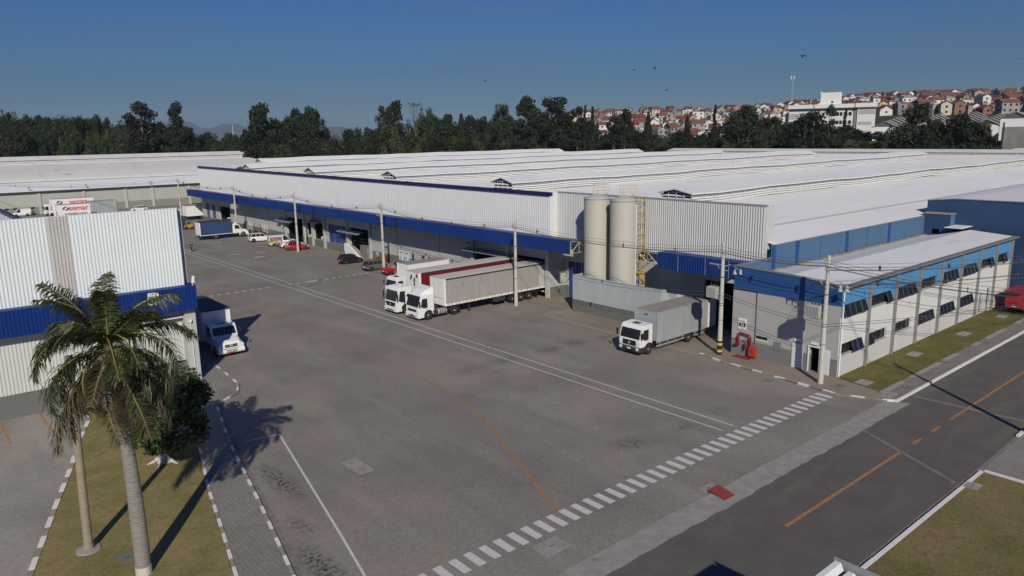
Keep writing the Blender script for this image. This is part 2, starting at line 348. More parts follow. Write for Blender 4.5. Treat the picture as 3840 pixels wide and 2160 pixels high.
# ================================================================ terrain
def smooth(a, b, x):
    t = max(0, min(1, (x-a)/(b-a))); return t*t*(3-2*t)
def at(px, d, z=0):
    """a world point d metres away along the compass bearing that column px (of 2576) looks at"""
    v = _f*1887.6+_r2*(px-1288); a = math.atan2(v.y, v.x); return Vector((d*math.cos(a), d*math.sin(a), z))
def bearing(x, y): return math.degrees(YAW-math.atan2(y, x))    # degrees right of the view axis
def hz(x, y):
    """height of the land: level site, hill with the town to the right, wooded rise to the left"""
    d = math.hypot(x, y); a = bearing(x, y)
    if a > 90 or a < -90 or d < 200: return 0
    right = smooth(0, 5, a)*(1-smooth(60, 85, a)); left = smooth(16, 30, -a)*(1-smooth(60, 85, -a))
    z = right*((9+7.5*smooth(16, 27, a))*smooth(232, 292, d)+27*min(1, max(0, (d-300)/440))-26*smooth(820, 1500, d))
    z += left*22*smooth(330, 640, d)
    return z
mb = MB(); n = 0
rad = [0, 12, 200, 220, 240, 260, 280, 300, 330, 360, 400, 440, 480, 520, 560, 600, 640, 680, 720, 760, 800, 900, 1100, 1500, 2500, 4500, 9000]
NA = 120
for i, r in enumerate(rad):
    for k in range(NA):
        a = k*2*math.pi/NA; x, y = r*math.cos(a), r*math.sin(a); mb.v.append((x, y, hz(x, y)-.22))
for i in range(len(rad)-1):
    for k in range(NA): mb.f.append([i*NA+k, (i+1)*NA+k, (i+1)*NA+(k+1)%NA, i*NA+(k+1)%NA]); mb.m.append(0)
M['land'] = mat('rough_ground', (.075,.075,.035), .95, spec=.1, col2=(.045,.052,.022), scale=.05, detail=10)
struct('ground', mb, M['land'], True)
# far hills on the horizon
mb = MB()
def ridge(px0, px1, d, peaks, base=-20):
    n = 60; top = []; bot = []; back = []
    for i in range(n+1):
        px = px0+(px1-px0)*i/n; h = 0
        for c, w_, hh in peaks: h = max(h, hh*math.exp(-((px-c)/w_)**2))
        h += 12*math.sin(px*.05)+6*math.sin(px*.17+1)
        top.append(at(px, d*1.12, h)); bot.append(at(px, d, base)); back.append(at(px, d*1.35, base))
    k = len(mb.v); mb.v += [tuple(p) for p in bot+top+back]; m_ = n+1
    for i in range(n):
        mb.f.append([k+i+1, k+i, k+m_+i, k+m_+i+1]); mb.m.append(0)
        mb.f.append([k+m_+i+1, k+m_+i, k+2*m_+i, k+2*m_+i+1]); mb.m.append(0)
ridge(150, 800, 8000, [(480,90,235),(610,75,195),(330,120,120),(700,80,110)])
ridge(700, 1300, 7000, [(862,60,135),(960,90,80),(1080,120,70)])
ridge(-300, 500, 5000, [(-100,300,120),(300,120,60)])
ridge(430, 1050, 1600, [(560,120,22),(700,120,14),(900,100,4)])
M['hill'] = mat('wooded_hill', (.05,.065,.03), .95, spec=.1, col2=(.03,.042,.018), scale=.01, detail=10)
struct('hills', mb, M['hill'], True)

# ================================================================ ground surfaces
def sheet(name, pts, z, m): return struct(name, MB().poly([(x,y,z) for x,y in pts]), m)
def slab(mb, pts, z0, z1, mi=0):
    a = sum(pts[i][0]*pts[(i+1)%len(pts)][1]-pts[(i+1)%len(pts)][0]*pts[i][1] for i in range(len(pts)))
    return mb.prism(pts if a > 0 else pts[::-1], 'z', z0, z1, mi)
sheet('yard_paving', [(-90,20.4),(75,20.4),(75,262),(-90,262)], 0, M['paver'])
sheet('road', [(-140,13.2),(330,13.2),(330,21.2),(-140,21.2)], .002, M['asphalt'])
# concrete gutter apron with wavy, broken edges
up = [(x, 21.9+.02*math.sin(x*.9)+.025*math.sin(x*5.3)+rnd.uniform(-.03,.03)) for x in [i*.5 for i in range(-60,108)]]
lo = [(x, 20.42+.03*math.sin(x*.5+1)+.03*math.sin(x*3.1)+rnd.uniform(-.035,.035)) for x in [i*.5 for i in range(-60,110)]]
mb = MB(); slab(mb, lo+up[::-1], -.05, .010); struct('gutter', mb, M['concrete'])
def line(mb, pts, w_, z=.012, mi=0):
    for (a, b) in zip(pts, pts[1:]):
        a, b = Vector(a), Vector(b); t = (b-a).normalized(); n_ = Vector((-t.y,t.x))*w_/2; e = t*w_*.25
        mb.quad(*[(p.x,p.y,z) for p in (a-n_-e, b-n_+e, b+n_+e, a+n_-e)], mi); z += .0004
mb = MB()
for x in (41.73, 40.48):
    line(mb, [(x,26.6),(x,62)], .13, .006); line(mb, [(x,62.02),(x,150)], .13, .006)
line(mb, [(16.3,46.35),(18.5,46.0),(15.35,31.4),(13.3,22.4)], .13, .006)
struct('white_line_marking', mb, M['roadwhite'])
mb = MB()
for i in range(41):
    x = 16.15+i*.882
    mb.quad((x+rnd.uniform(-.02,.02),24.76,.006),(x+.44,24.76,.006),(x+.44+rnd.uniform(-.02,.02),26.03,.006),(x,26.03,.006))
struct('crosswalk_marking', mb, M['roadwhite'])
mb = MB()
for i in range(23):
    x = 29.6+i*1.06
    if i in (9,10,13,14): continue
    mb.quad((x,94.6,.006),(x+.5,94.6,.006),(x+.5,95.35,.006),(x,95.35,.006))
mb.quad((43.6,94.5,.006),(46.0,94.5,.006),(46.0,95.4,.006),(43.6,95.4,.006))
for x, y in ((49,144.6),(46.2,127.5),(50.2,126.5)): mb.quad((x-1,y-.3,.006),(x+1,y-.3,.006),(x+1,y+.3,.006),(x-1,y+.3,.006))
mb.quad((47,120.7,.006),(48.6,120.7,.006),(48.6,122,.006),(47,122,.006))
struct('worn_crossing_marking', mb, M['roadwhite2'])
mb = MB()
ctl = [(24.95,26.1),(27.45,32.05),(30.1,38.95),(31.7,45.6),(32.4,52.4),(32.62,58.3),(32.65,69.7),(32.5,82),(32.2,95),(32.1,102)]
pts = []
for i in range(len(ctl)-1):
    p0, p1, p2, p3 = [Vector(ctl[max(0,min(len(ctl)-1,j))]) for j in (i-1,i,i+1,i+2)]
    for k in range(8):
        t = k/8; pts.append(.5*((2*p1)+(p2-p0)*t+(2*p0-5*p1+4*p2-p3)*t*t+(3*p1-p0-3*p2+p3)*t**3))
vs = []
for i, p in enumerate(pts):
    t = (pts[min(i+1,len(pts)-1)]-pts[max(i-1,0)]).normalized(); vs += [(p.x-t.y*.075,p.y+t.x*.075,.0065),(p.x+t.y*.075,p.y-t.x*.075,.0065)]
mb.add(vs, [(2*i,2*i+1,2*i+3,2*i+2) for i in range(len(pts)-1)])
for a, b in ((32.3,45.4),(47.2,48.5),(50.2,51.5),(53.2,140)): mb.quad((a,17.25,.0075),(b,17.25,.0075),(b,17.44,.0075),(a,17.44,.0075))
for x, y in ((4.75,59),(7.18,59.3),(2.3,58.6)): mb.quad((x-.07,y-2.4,.0165),(x+.07,y-2.4,.0165),(x+.07,y+2.4,.0165),(x-.07,y+2.4,.0165))
struct('orange_line_marking', mb, M['orange'])
mb = MB()
def joint(a, b):
    pts_l, pts_r = [], []
    for i in range(13):
        t = i/12; x = a[0]+(b[0]-a[0])*t; y = a[1]+(b[1]-a[1])*t
        pts_l.append((x-.13-rnd.uniform(0,.05),y)); pts_r.append((x+.13+rnd.uniform(0,.05),y))
    slab(mb, pts_l+pts_r[::-1], -.02, .009)
joint((47.2,20.36),(43.5,13.6)); joint((56.3,20.9),(56.5,13.9)); joint((90,20.9),(90.2,13.9))
struct('road_joint', mb, M['concrete_d'])
# left parking bay, lawn island and walkway
kl = [(-8,2),(1.2,31),(3.35,38.2),(5.25,44.1),(7.2,50.0),(8.2,53.5),(9.6,57.4),(10.4,61.8)]
sheet('parking_paving', [(-70,2),(-70,61.8)]+kl[::-1], .012, M['parking'])
kr = [(5.5,13),(8.3,23.6),(10.06,31.7),(11.1,36.5),(12.05,41.05),(13.35,46.1),(13.7,47.6),(14.0,50.5),(13.6,54.0),(10.4,61.8)]
mb = MB(); slab(mb, kl+kr[::-1], -.1, .09); struct('lawn', mb, M['grass_dry'])
wr = [(8.0,14.5),(10.6,22.4),(12.15,29.8),(13.55,36.5),(15.6,47.0),(17.3,53.9),(18.2,55.0),(19.5,55.9),(20.4,57.9),(20.7,62),(20.9,65.4)]
mb = MB(); slab(mb, [(p[0]+.20,p[1]) for p in kr]+[(16.5,61.8),(18.9,65.4)]+wr[::-1], -.1, .10); struct('walkway', mb, M['walk'])
def kerb(pts, w_, z1, pw, pg, white_first=True, name='kerb', solid=False):
    """kerb of separate stones along a path, painted white in turns"""
    mb = MB(); seg = [Vector(p) for p in pts]; t_ = 0; wh = white_first
    acc = [0]
    for a, b in zip(seg, seg[1:]): acc.append(acc[-1]+(b-a).length)
    def P(s):
        s = max(0,min(acc[-1],s))
        for i in range(len(seg)-1):
            if s <= acc[i+1]+1e-6:
                q = (s-acc[i])/max(1e-6,acc[i+1]-acc[i]); tt = (seg[i+1]-seg[i]).normalized(); return seg[i].lerp(seg[i+1],q), Vector((-tt.y,tt.x))
    while t_ < acc[-1]-.05:
        L = pw if wh else pg; e = min(t_+L, acc[-1]); 
        n_ = max(1, int((e-t_)/.8)) if not solid else max(1,int((e-t_)/1.0))
        for i in range(n_):
            a, na = P(t_+(e-t_)*i/n_+.008); b, nb = P(t_+(e-t_)*(i+1)/n_-.008)
            j = rnd.uniform(-.008,.008)
            slab(mb, [tuple(a), tuple(b), tuple(b+nb*w_), tuple(a+na*w_)], -.05, z1+j, 0 if wh else 1)
        t_ = e
        wh = not wh
    return struct(name, mb, [M['kerbwhite'], M['kerb']])
kerb([(p[0]+.20,p[1]) for p in kr[:7]], .17, .135, .95, .75)
kerb([(p[0],p[1]) for p in wr[:5]], .17, .135, .9, .95)
kerb([(15.6,47.0),(17.3,53.9),(18.2,55.0),(19.5,55.9),(20.4,57.9),(20.7,62),(20.9,65.4)], .17, .135, .9, 1.4, False)
kerb([(p[0]+.02,p[1]) for p in kl], .26, .125, 1.2, .9)
mb = MB()
line(mb, [(wr[i][0]+.16,wr[i][1]) for i in range(5)], .30, .005); struct('kerb_apron', mb, M['concrete_d'])
mb = MB(); line(mb, [(p[0]-.2,p[1]) for p in kl[:5]], .22, .0145); struct('parking_kerb_apron', mb, M['concrete_d'])
# office side
pv = [(56.05,38.6),(53.75,38.0),(53.55,36.8),(53.15,35.4),(52.85,31.2),(52.55,27.1),(52.35,24.9),(52.75,23.6),(53.6,21.9),(54.1,21.25),(55.3,21.3),(55.15,22.85),(56.05,26.65)]
mb = MB(); slab(mb, pv, -.1, .10); struct('office_pavement', mb, M['apron'])
kerb([(53.77,38.0),(53.55,36.8),(53.15,35.4),(52.85,31.2),(52.55,27.1),(52.35,24.9),(52.75,23.6),(53.6,21.9),(54.1,21.2)][::-1], -.2, .135, .95, 1.15)
mb = MB(); slab(mb, [(55.1,22.88),(55.98,26.62),(89,26.62),(89,22.88)], -.1, .11); struct('lawn', mb, M['grass'])
mb = MB(); slab(mb, [(54.3,21.32),(55.1,22.86),(140,22.86),(140,21.32)], -.1, .094); struct('pavement_strip', mb, M['concrete_d'])
kerb([(54.0,21.12),(140,21.12)], .19, .14, 200, 1, True, solid=True)
mb = MB()
x = 55.2
while x < 100:
    l_ = rnd.uniform(1.5,6); mb.box(x,22.50,.098,x+l_-.1,22.90,.122); x += l_+rnd.uniform(0,4)
struct('pavement_edging', mb, M['concrete'])
# right foreground lawn and driveway
mb = MB(); slab(mb, [(-20,-40),(45.9,-40),(45.9,12.95),(-20,12.95)], -.1, .10); struct('lawn', mb, M['grass_n'])
kerb([(20,12.96),(45.95,12.96)], .2, .13, 200, 1, True, solid=True)
kerb([(46.1,13.0),(46.1,4)], .14, .12, 3.0, 1.2, True)
sheet('driveway_paving', [(46.1,-30),(90,-30),(90,13.25),(46.1,13.25)], .004, M['walk'])
mb = MB(); line(mb, [(-30,13.28),(46,13.28),(60,13.45)], .26, .008); struct('road_edge', mb, M['concrete_d'])
kerb([(53.2,13.3),(140,13.3)], .18, .14, .9, .9, True)
# apron by the main warehouse
sheet('warehouse_apron', [(53.9,58.4),(53.7,38.2),(61.5,38.2),(61.5,64),(60.5,64),(60.5,175),(58.2,175),(58.2,58.4)], .004, M['apron'])
mb = MB()
line(mb, [(53.75,38.2),(53.62,47),(53.76,51.65),(54.0,58.3),(57.8,58.0)], .32, .0085); line(mb, [(58.05,64.9),(58.05,59.6)], .25, .0085)
struct('apron_edge', mb, M['concrete'])
# covers
def cover(pts, z, label, m='concrete', h=.03):
    t = thing('manhole_cover', label, 'manhole cover', (sum(p[0] for p in pts)/4, sum(p[1] for p in pts)/4, z), group='concrete manhole covers')
    mb = MB(); slab(mb, pts, z-.03, z+h); ob('slab', mb, M[m], t, True)
    cx, cy = t.location.x, t.location.y
    ob('lifting_slot', MB().box(cx-.13,cy-.025,z+h-.002,cx+.13,cy+.025,z+h+.004), M['black'], t, True)
def sq(x, y, a, b): return [(x-a/2,y-b/2),(x+a/2,y-b/2),(x+a/2,y+b/2),(x-a/2,y+b/2)]
cover(sq(19.9,38.6,1.0,1.05), 0, 'concrete cover in the open yard, the farther of a touching pair')
cover(sq(19.95,37.45,1.0,1.05), 0, 'concrete cover in the open yard, the nearer of a touching pair')
cover(sq(22.4,23.8,1.55,1.1), 0, 'large square concrete cover in the paving just below the zebra crossing')
cover(sq(32.95,22.35,1.2,.6), .012, 'pale concrete slab beside the rust red ramp at the gutter', h=.02)
cover(sq(56.4,24.6,1.2,1.0), .11, 'concrete cover in the office lawn nearest the corner utility pole')
cover(sq(66.9,25.1,1.5,.9), .11, 'concrete cover in the middle of the office lawn')
cover(sq(77.0,24.7,1.6,.9), .11, 'concrete cover in the office lawn toward the red van')
cover(sq(87.0,24.6,1.4,.8), .11, 'farthest concrete cover in the office lawn, by the red van fence')
cover(sq(54.0,25.5,1.2,.9), .10, 'brown concrete cover in the pavement beside the corner utility pole', 'concrete_d')
cover(sq(51.6,29.9,.9,.8), 0, 'small cover in the yard by the painted office kerb', 'concrete_d')
cover(sq(54.9,22.2,1.5,.9), .10, 'concrete cover on the street corner by the white kerb end')
cover(sq(43.6,12.75,.9,.7), .10, 'concrete cover on the near lawn at the road edge')
cover(sq(6.85,36.3,.75,.85), .09, 'dark cover in the dry lawn beside the big palm trunk', 'kicker')
# litter and small white paint bits on the lawn are omitted; rust red ramp plate at the gutter
t = thing('ramp_plate', 'rust red steel ramp plate lying across the gutter at the road', 'ramp', (32.8,21.5,.01))
mb = MB(); mb.add([(32.35,20.9,.03),(33.3,20.9,.03),(33.45,22.05,.16),(32.5,22.05,.16),(32.35,20.9,.012),(33.3,20.9,.012),(33.45,22.05,.14),(32.5,22.05,.14)],[(0,1,2,3),(7,6,5,4),(0,4,5,1),(1,5,6,2),(2,6,7,3),(3,7,4,0)])
ob('plate', mb, M['rust'], t, True); ob('pipe', MB().tube([(32.42,21.95,.08),(33.4,21.95,.08)],.06,8), M['chassis'], t, True)
# ================================================================ main warehouse
def wall_x(mb, X, y0, y1, z0, z1, ops, mi=0, dep=.35, sign=1):
    """wall face in the plane x=X seen from -x (sign=1), with openings (y0,y1,z0,z1) and their reveals"""
    ys = sorted({y0,y1}|{min(max(o[i],y0),y1) for o in ops for i in (0,1)}); zs = sorted({z0,z1}|{min(max(o[i],z0),z1) for o in ops for i in (2,3)})
    for a, b in zip(ys, ys[1:]):
        for c, d in zip(zs, zs[1:]):
            ym, zm = (a+b)/2, (c+d)/2
            if any(o[0]<ym<o[1] and o[2]<zm<o[3] for o in ops): continue
            mb.quad((X,b,c),(X,a,c),(X,a,d),(X,b,d), mi)
    for o in ops:
        a, b, c, d = max(o[0],y0), min(o[1],y1), max(o[2],z0), min(o[3],z1)
        if a >= b or c >= d: continue
        mb.quad((X,a,c),(X+dep,a,c),(X+dep,a,d),(X,a,d), mi); mb.quad((X,b,c),(X,b,d),(X+dep,b,d),(X+dep,b,c), mi)
        if o[3] <= z1: mb.quad((X,a,d),(X+dep,a,d),(X+dep,b,d),(X,b,d), mi)
        if o[2] >= z0: mb.quad((X,a,c),(X,b,c),(X+dep,b,c),(X+dep,a,c), mi)
def room(mb, X, y0, y1, z0, z1, d, mi=0):
    mb.quad((X+d,y0,z0),(X+d,y1,z0),(X+d,y1,z1),(X+d,y0,z1),mi); mb.quad((X,y0,z0),(X+d,y0,z0),(X+d,y0,z1),(X,y0,z1),mi)
    mb.quad((X,y1,z0),(X,y1,z1),(X+d,y1,z1),(X+d,y1,z0),mi); mb.quad((X,y0,z1),(X+d,y0,z1),(X+d,y1,z1),(X,y1,z1),mi); mb.quad((X,y0,z0),(X,y1,z0),(X+d,y1,z0),(X+d,y0,z0),mi)
FONT = {'0':['111','101','101','101','111'],'2':['111','001','111','100','111']}
def text(name, s, size, m, parent, loc, rot, depth=.006, bold=0, width=None, sx=1):
    """raised lettering as a mesh"""
    cu = bpy.data.curves.new(name, 'FONT'); cu.body = s; cu.size = size; cu.align_x = 'CENTER'; cu.align_y = 'CENTER'; cu.extrude = depth; cu.offset = bold; cu.resolution_u = 3
    o = bpy.data.objects.new(name, cu); COL.objects.link(o); dg = bpy.context.evaluated_depsgraph_get(); dg.update()
    me = bpy.data.meshes.new_from_object(o.evaluated_get(dg)); bpy.data.objects.remove(o); me.materials.clear(); me.materials.append(m)
    q = bpy.data.objects.new(name, me); COL.objects.link(q); q.parent = parent; q.location = loc; q.rotation_euler = rot; q.scale = (sx,1,1); return q
FX = (R(90),0,R(-90))    # text in a plane x=const read from -x
FY = (R(90),0,0)         # text in a plane y=const read from -y

mw = thing('main_warehouse', 'long white warehouse with blue canopy, navy roof trim and louvred roof monitors', 'warehouse', (60.5,64.2,0))
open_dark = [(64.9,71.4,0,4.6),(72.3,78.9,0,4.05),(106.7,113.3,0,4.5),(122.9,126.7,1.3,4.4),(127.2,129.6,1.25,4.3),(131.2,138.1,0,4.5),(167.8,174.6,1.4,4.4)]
winb = [(87.55,88.6,1.25,2.1),(89.2,90.35,1.25,2.1),(147.6,148.4,.65,2.0),(149.3,150.0,.65,2.0),(155.8,156.6,.6,2.0),(157.5,158.4,.6,2.0)]
winp = [(95.2,96.2,.7,2.06),(96.8,97.75,.7,2.05)]
doorb = [(91.0,91.9,0,2.1),(93.75,94.55,0,2.1),(151.3,151.95,0,1.95),(154.4,155.05,0,2.0)]
bigb = [(114.5,121.0,1.3,4.5),(176.9,179.5,1.3,4.5),(180.9,183.3,1.25,4.5)]
ops = open_dark+winb+winp+doorb+bigb
mb = MB(); wall_x(mb, 60.5, 64.2, 186, 1.3, 6.6, ops, 0)
mb.quad((60.5,64.2,1.3),(62.9,64.2,1.3),(62.9,64.2,7.3),(60.5,64.2,7.3))           # return into the recess
wall_x(mb, 62.9, 36.3, 64.2, 1.3, 7.6, [(40.4,44.05,0,4.7),(60.4,63.6,0,4.3)], 0)
mb.quad((60.5,186,1.3),(60.5,186,6.6),(78,186,6.6),(78,186,1.3))
ob('wall', mb, M['wallg'], mw, True)
mb = MB(); wall_x(mb, 60.497, 64.2, 186, 0, 1.3, ops, 0); mb.quad((60.497,64.197,0),(62.9,64.197,0),(62.9,64.197,1.3),(60.497,64.197,1.3))
wall_x(mb, 62.9, 36.3, 64.2, 0, 1.3, [(40.4,44.05,0,4.7),(60.4,63.6,0,4.3)], 0)
ob('wall_base', mb, M['kicker'], mw, True)
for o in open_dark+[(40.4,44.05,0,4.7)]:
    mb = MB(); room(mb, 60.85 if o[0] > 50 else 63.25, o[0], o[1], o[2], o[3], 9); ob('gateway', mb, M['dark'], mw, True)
for o in winb:
    f = ob('window', MB().box(60.68,o[0],o[2],60.74,o[1],o[3]), M['glass'], mw, True)
    mb = MB(); mb.box(60.44,o[0]-.09,o[2]-.08,60.52,o[1]+.09,o[2]); mb.box(60.44,o[0]-.09,o[2],60.52,o[0],o[3]+.08); mb.box(60.44,o[1],o[2],60.52,o[1]+.09,o[3]+.08); ob('frame', mb, M['whitem'], f, True)
for o in winp:
    f = ob('window', MB().box(60.6,o[0],o[2],60.66,o[1],o[3]), M['glassl'], mw, True)
    mb = MB(); mb.box(60.42,o[0]-.1,o[3],60.52,o[1]+.1,o[3]+.12); mb.box(60.45,o[0]-.08,o[2],60.52,o[0],o[3]); mb.box(60.45,o[1],o[2],60.52,o[1]+.08,o[3]); mb.box(60.57,(o[0]+o[1])/2-.03,o[2],60.6,(o[0]+o[1])/2+.03,o[3]); ob('frame', mb, M['whitem'], f, True)
for o in doorb:
    d = ob('door', MB().box(60.6,o[0],o[2],60.66,o[1],o[3]), M['door'], mw, True)
    ob('handle', MB().box(60.54,o[0]+.1,1.0,60.6,o[0]+.16,1.12), M['steel'], d, True)
for o in bigb+[(60.4,63.6,0,4.3)]:
    xo = 60.65 if o[0] > 64 else 63.05
    mb = MB(); mb.ribs((xo,o[0]),(xo,o[1]),o[2],o[3],.35,.03); d = ob('sliding_door', mb, M['door'], mw, True)
    mb = MB()
    for y in (o[0]+(o[1]-o[0])*.33, o[0]+(o[1]-o[0])*.66): mb.box(xo-.06,y-.03,o[2]+.02,xo-.04,y+.03,o[3]-.3 if o[2] > 1 else o[3])
    obs('door_rail', mb, M['steel'], d, True)
mb = MB()
for y in (79.45,87.0,98.35,106.0,114.1,121.9,130.5,138.8,146.65,159.3,167,175.5): mb.box(60.46,y-.04,0,60.52,y+.04,6.5)
obs('panel_joint', mb, M['officed'], mw, True)
mb = MB()
for y in (71.85,64.55,106.3,113.9,126.95,130.4,138.5,122.3,79.2): mb.box(60.25,y-.3,0,60.49,y+.3,6.4)
obs('pilaster', mb, M['wallg'], mw, True)
for a, b, z in ((72.3,80.2,4.35),(108.5,115.7,3.8),(134.4,141.2,3.75),(123,127,4.55)):
    mb = MB(); mb.add([(59.3,a,z-.12),(59.3,b,z-.12),(60.49,b,z+.2),(60.49,a,z+.2),(59.3,a,z-.02),(59.3,b,z-.02),(60.49,b,z+.28),(60.49,a,z+.28)],[(3,2,1,0),(4,5,6,7),(0,1,5,4),(1,2,6,5),(2,3,7,6),(3,0,4,7)]); ob('door_awning', mb, M['steel'], mw, True)
mb = MB(); mb.ribs((60.5,64.2),(60.5,186),6.6,(12.5,13.05),.40,.03); ob('upper_cladding', mb, M['clad'], mw, True)
mb = MB(); mb.quad((60.5,64.2,7.3),(61.75,64.2,7.3),(61.75,64.2,12.55),(60.5,64.2,12.5)); ob('corner_panel', mb, M['clad'], mw, True)
mb = MB(); mb.ribs((61.75,36.9),(61.75,64.2),7.0,12.55,.27,.07); mb.quad((61.75,36.9,7.0),(61.75,36.9,12.55),(63.2,36.9,12.55),(63.2,36.9,7.0)); mb.quad((61.75,36.9,12.56),(61.75,64.2,12.56),(61.95,64.2,12.56),(61.95,36.9,12.56))
mb.quad((61.95,36.9,7.0),(61.95,36.9,12.55),(61.95,64.2,12.55),(61.95,64.2,7.0))
ob('gable_cladding', mb, mat('grey_gable_cladding',(.56,.57,.57),.5,noise=.08,scale=.5,stretch=(1,1,.3)), mw, True)
mb = MB(); mb.box(61.65,36.85,12.56,62.0,64.1,12.66); ob('coping', mb, M['steel'], mw, True)
mb = MB(); mb.add([(60.33,64.15,12.18),(60.33,186.1,12.72),(60.33,186.1,13.16),(60.33,64.15,12.6),(60.9,64.15,12.18),(60.9,186.1,12.72),(60.9,186.1,13.16),(60.9,64.15,12.6)],[(0,1,2,3),(7,6,5,4),(3,2,6,7),(0,3,7,4),(1,5,6,2),(0,4,5,1)])
ob('roof_trim', mb, M['navy'], mw, True)
# canopies
mb = MB(); mb.ribs((57.5,57.9),(57.5,186.6),6.3,7.82,.34,.04); mb.quad((57.5,57.9,7.82),(60.48,57.9,7.5),(60.48,186.6,7.5),(57.5,186.6,7.82)); mb.quad((57.6,57.95,6.32),(57.6,186.5,6.32),(57.6,186.5,7.78),(57.6,57.95,7.78))
mb.quad((57.6,186.55,6.32),(60.48,186.55,6.32),(60.48,186.55,7.5),(57.6,186.55,7.8))
cn = ob('canopy', mb, M['blue'], mw, True)
mb = MB()
for y in (57.93,72,86,100,114,128,142,156,170):
    mb = MB(); A = [(57.66,y,6.36),(60.45,y,6.36),(60.45,y,7.4),(57.66,y,7.7)]
    for a, b in ((0,1),(1,2),(2,3),(3,0)): mb.tube([A[a],A[b]],.05,4)
    mb.tube([A[0],(59.0,y,7.5)],.04,4); mb.tube([(59.0,y,7.5),A[1]],.04,4); mb.tube([(59.0,y,6.36),(59.0,y,7.5)],.04,4)
    ob('truss', mb, M['steel'], cn, True)
mb = MB()
for y in (93.5,120,147): mb.box(57.40,y-.25,6.33,57.44,y+.25,7.8)
obs('canopy_joint', mb, M['navy'], cn, True)
mb = MB(); mb.ribs((60.0,38.0),(60.0,47.75),5.75,7.42,.30,.05); mb.quad((60.0,38,7.42),(61.74,38,7.36),(61.74,47.75,7.36),(60,47.75,7.42)); mb.quad((60.05,38.05,5.77),(60.05,47.7,5.77),(60.05,47.7,7.4),(60.05,38.05,7.4))
mb.ribs((60.0,47.75),(61.74,47.75),5.75,7.38,.3,.04)
cn = ob('canopy', mb, M['blue'], mw, True)
mb = MB()
for y0, y1 in ((47.85,49.2),(49.2,50.5)):
    for a, b in (((60.1,y0,6.1),(60.1,y1,6.1)),((60.1,y0,7.2),(60.1,y1,7.2)),((60.1,y0,6.1),(60.1,y1,7.2)),((60.1,y0,6.1),(60.1,y0,7.2)),((60.1,y1,6.1),(60.1,y1,7.2))): mb.tube([a,b],.05,4)
mb.tube([(60.1,50.5,6.1),(62.9,50.5,6.1)],.05,4); mb.tube([(60.1,50.5,7.2),(62.9,50.5,7.2)],.05,4)
ob('truss', mb, M['steel'], cn, True)
mb = MB()
for y in (45.2,42.0,39.4): mb.box(59.92,y-.02,5.77,59.95,y+.02,7.4)
obs('canopy_joint', mb, M['steel'], cn, True)
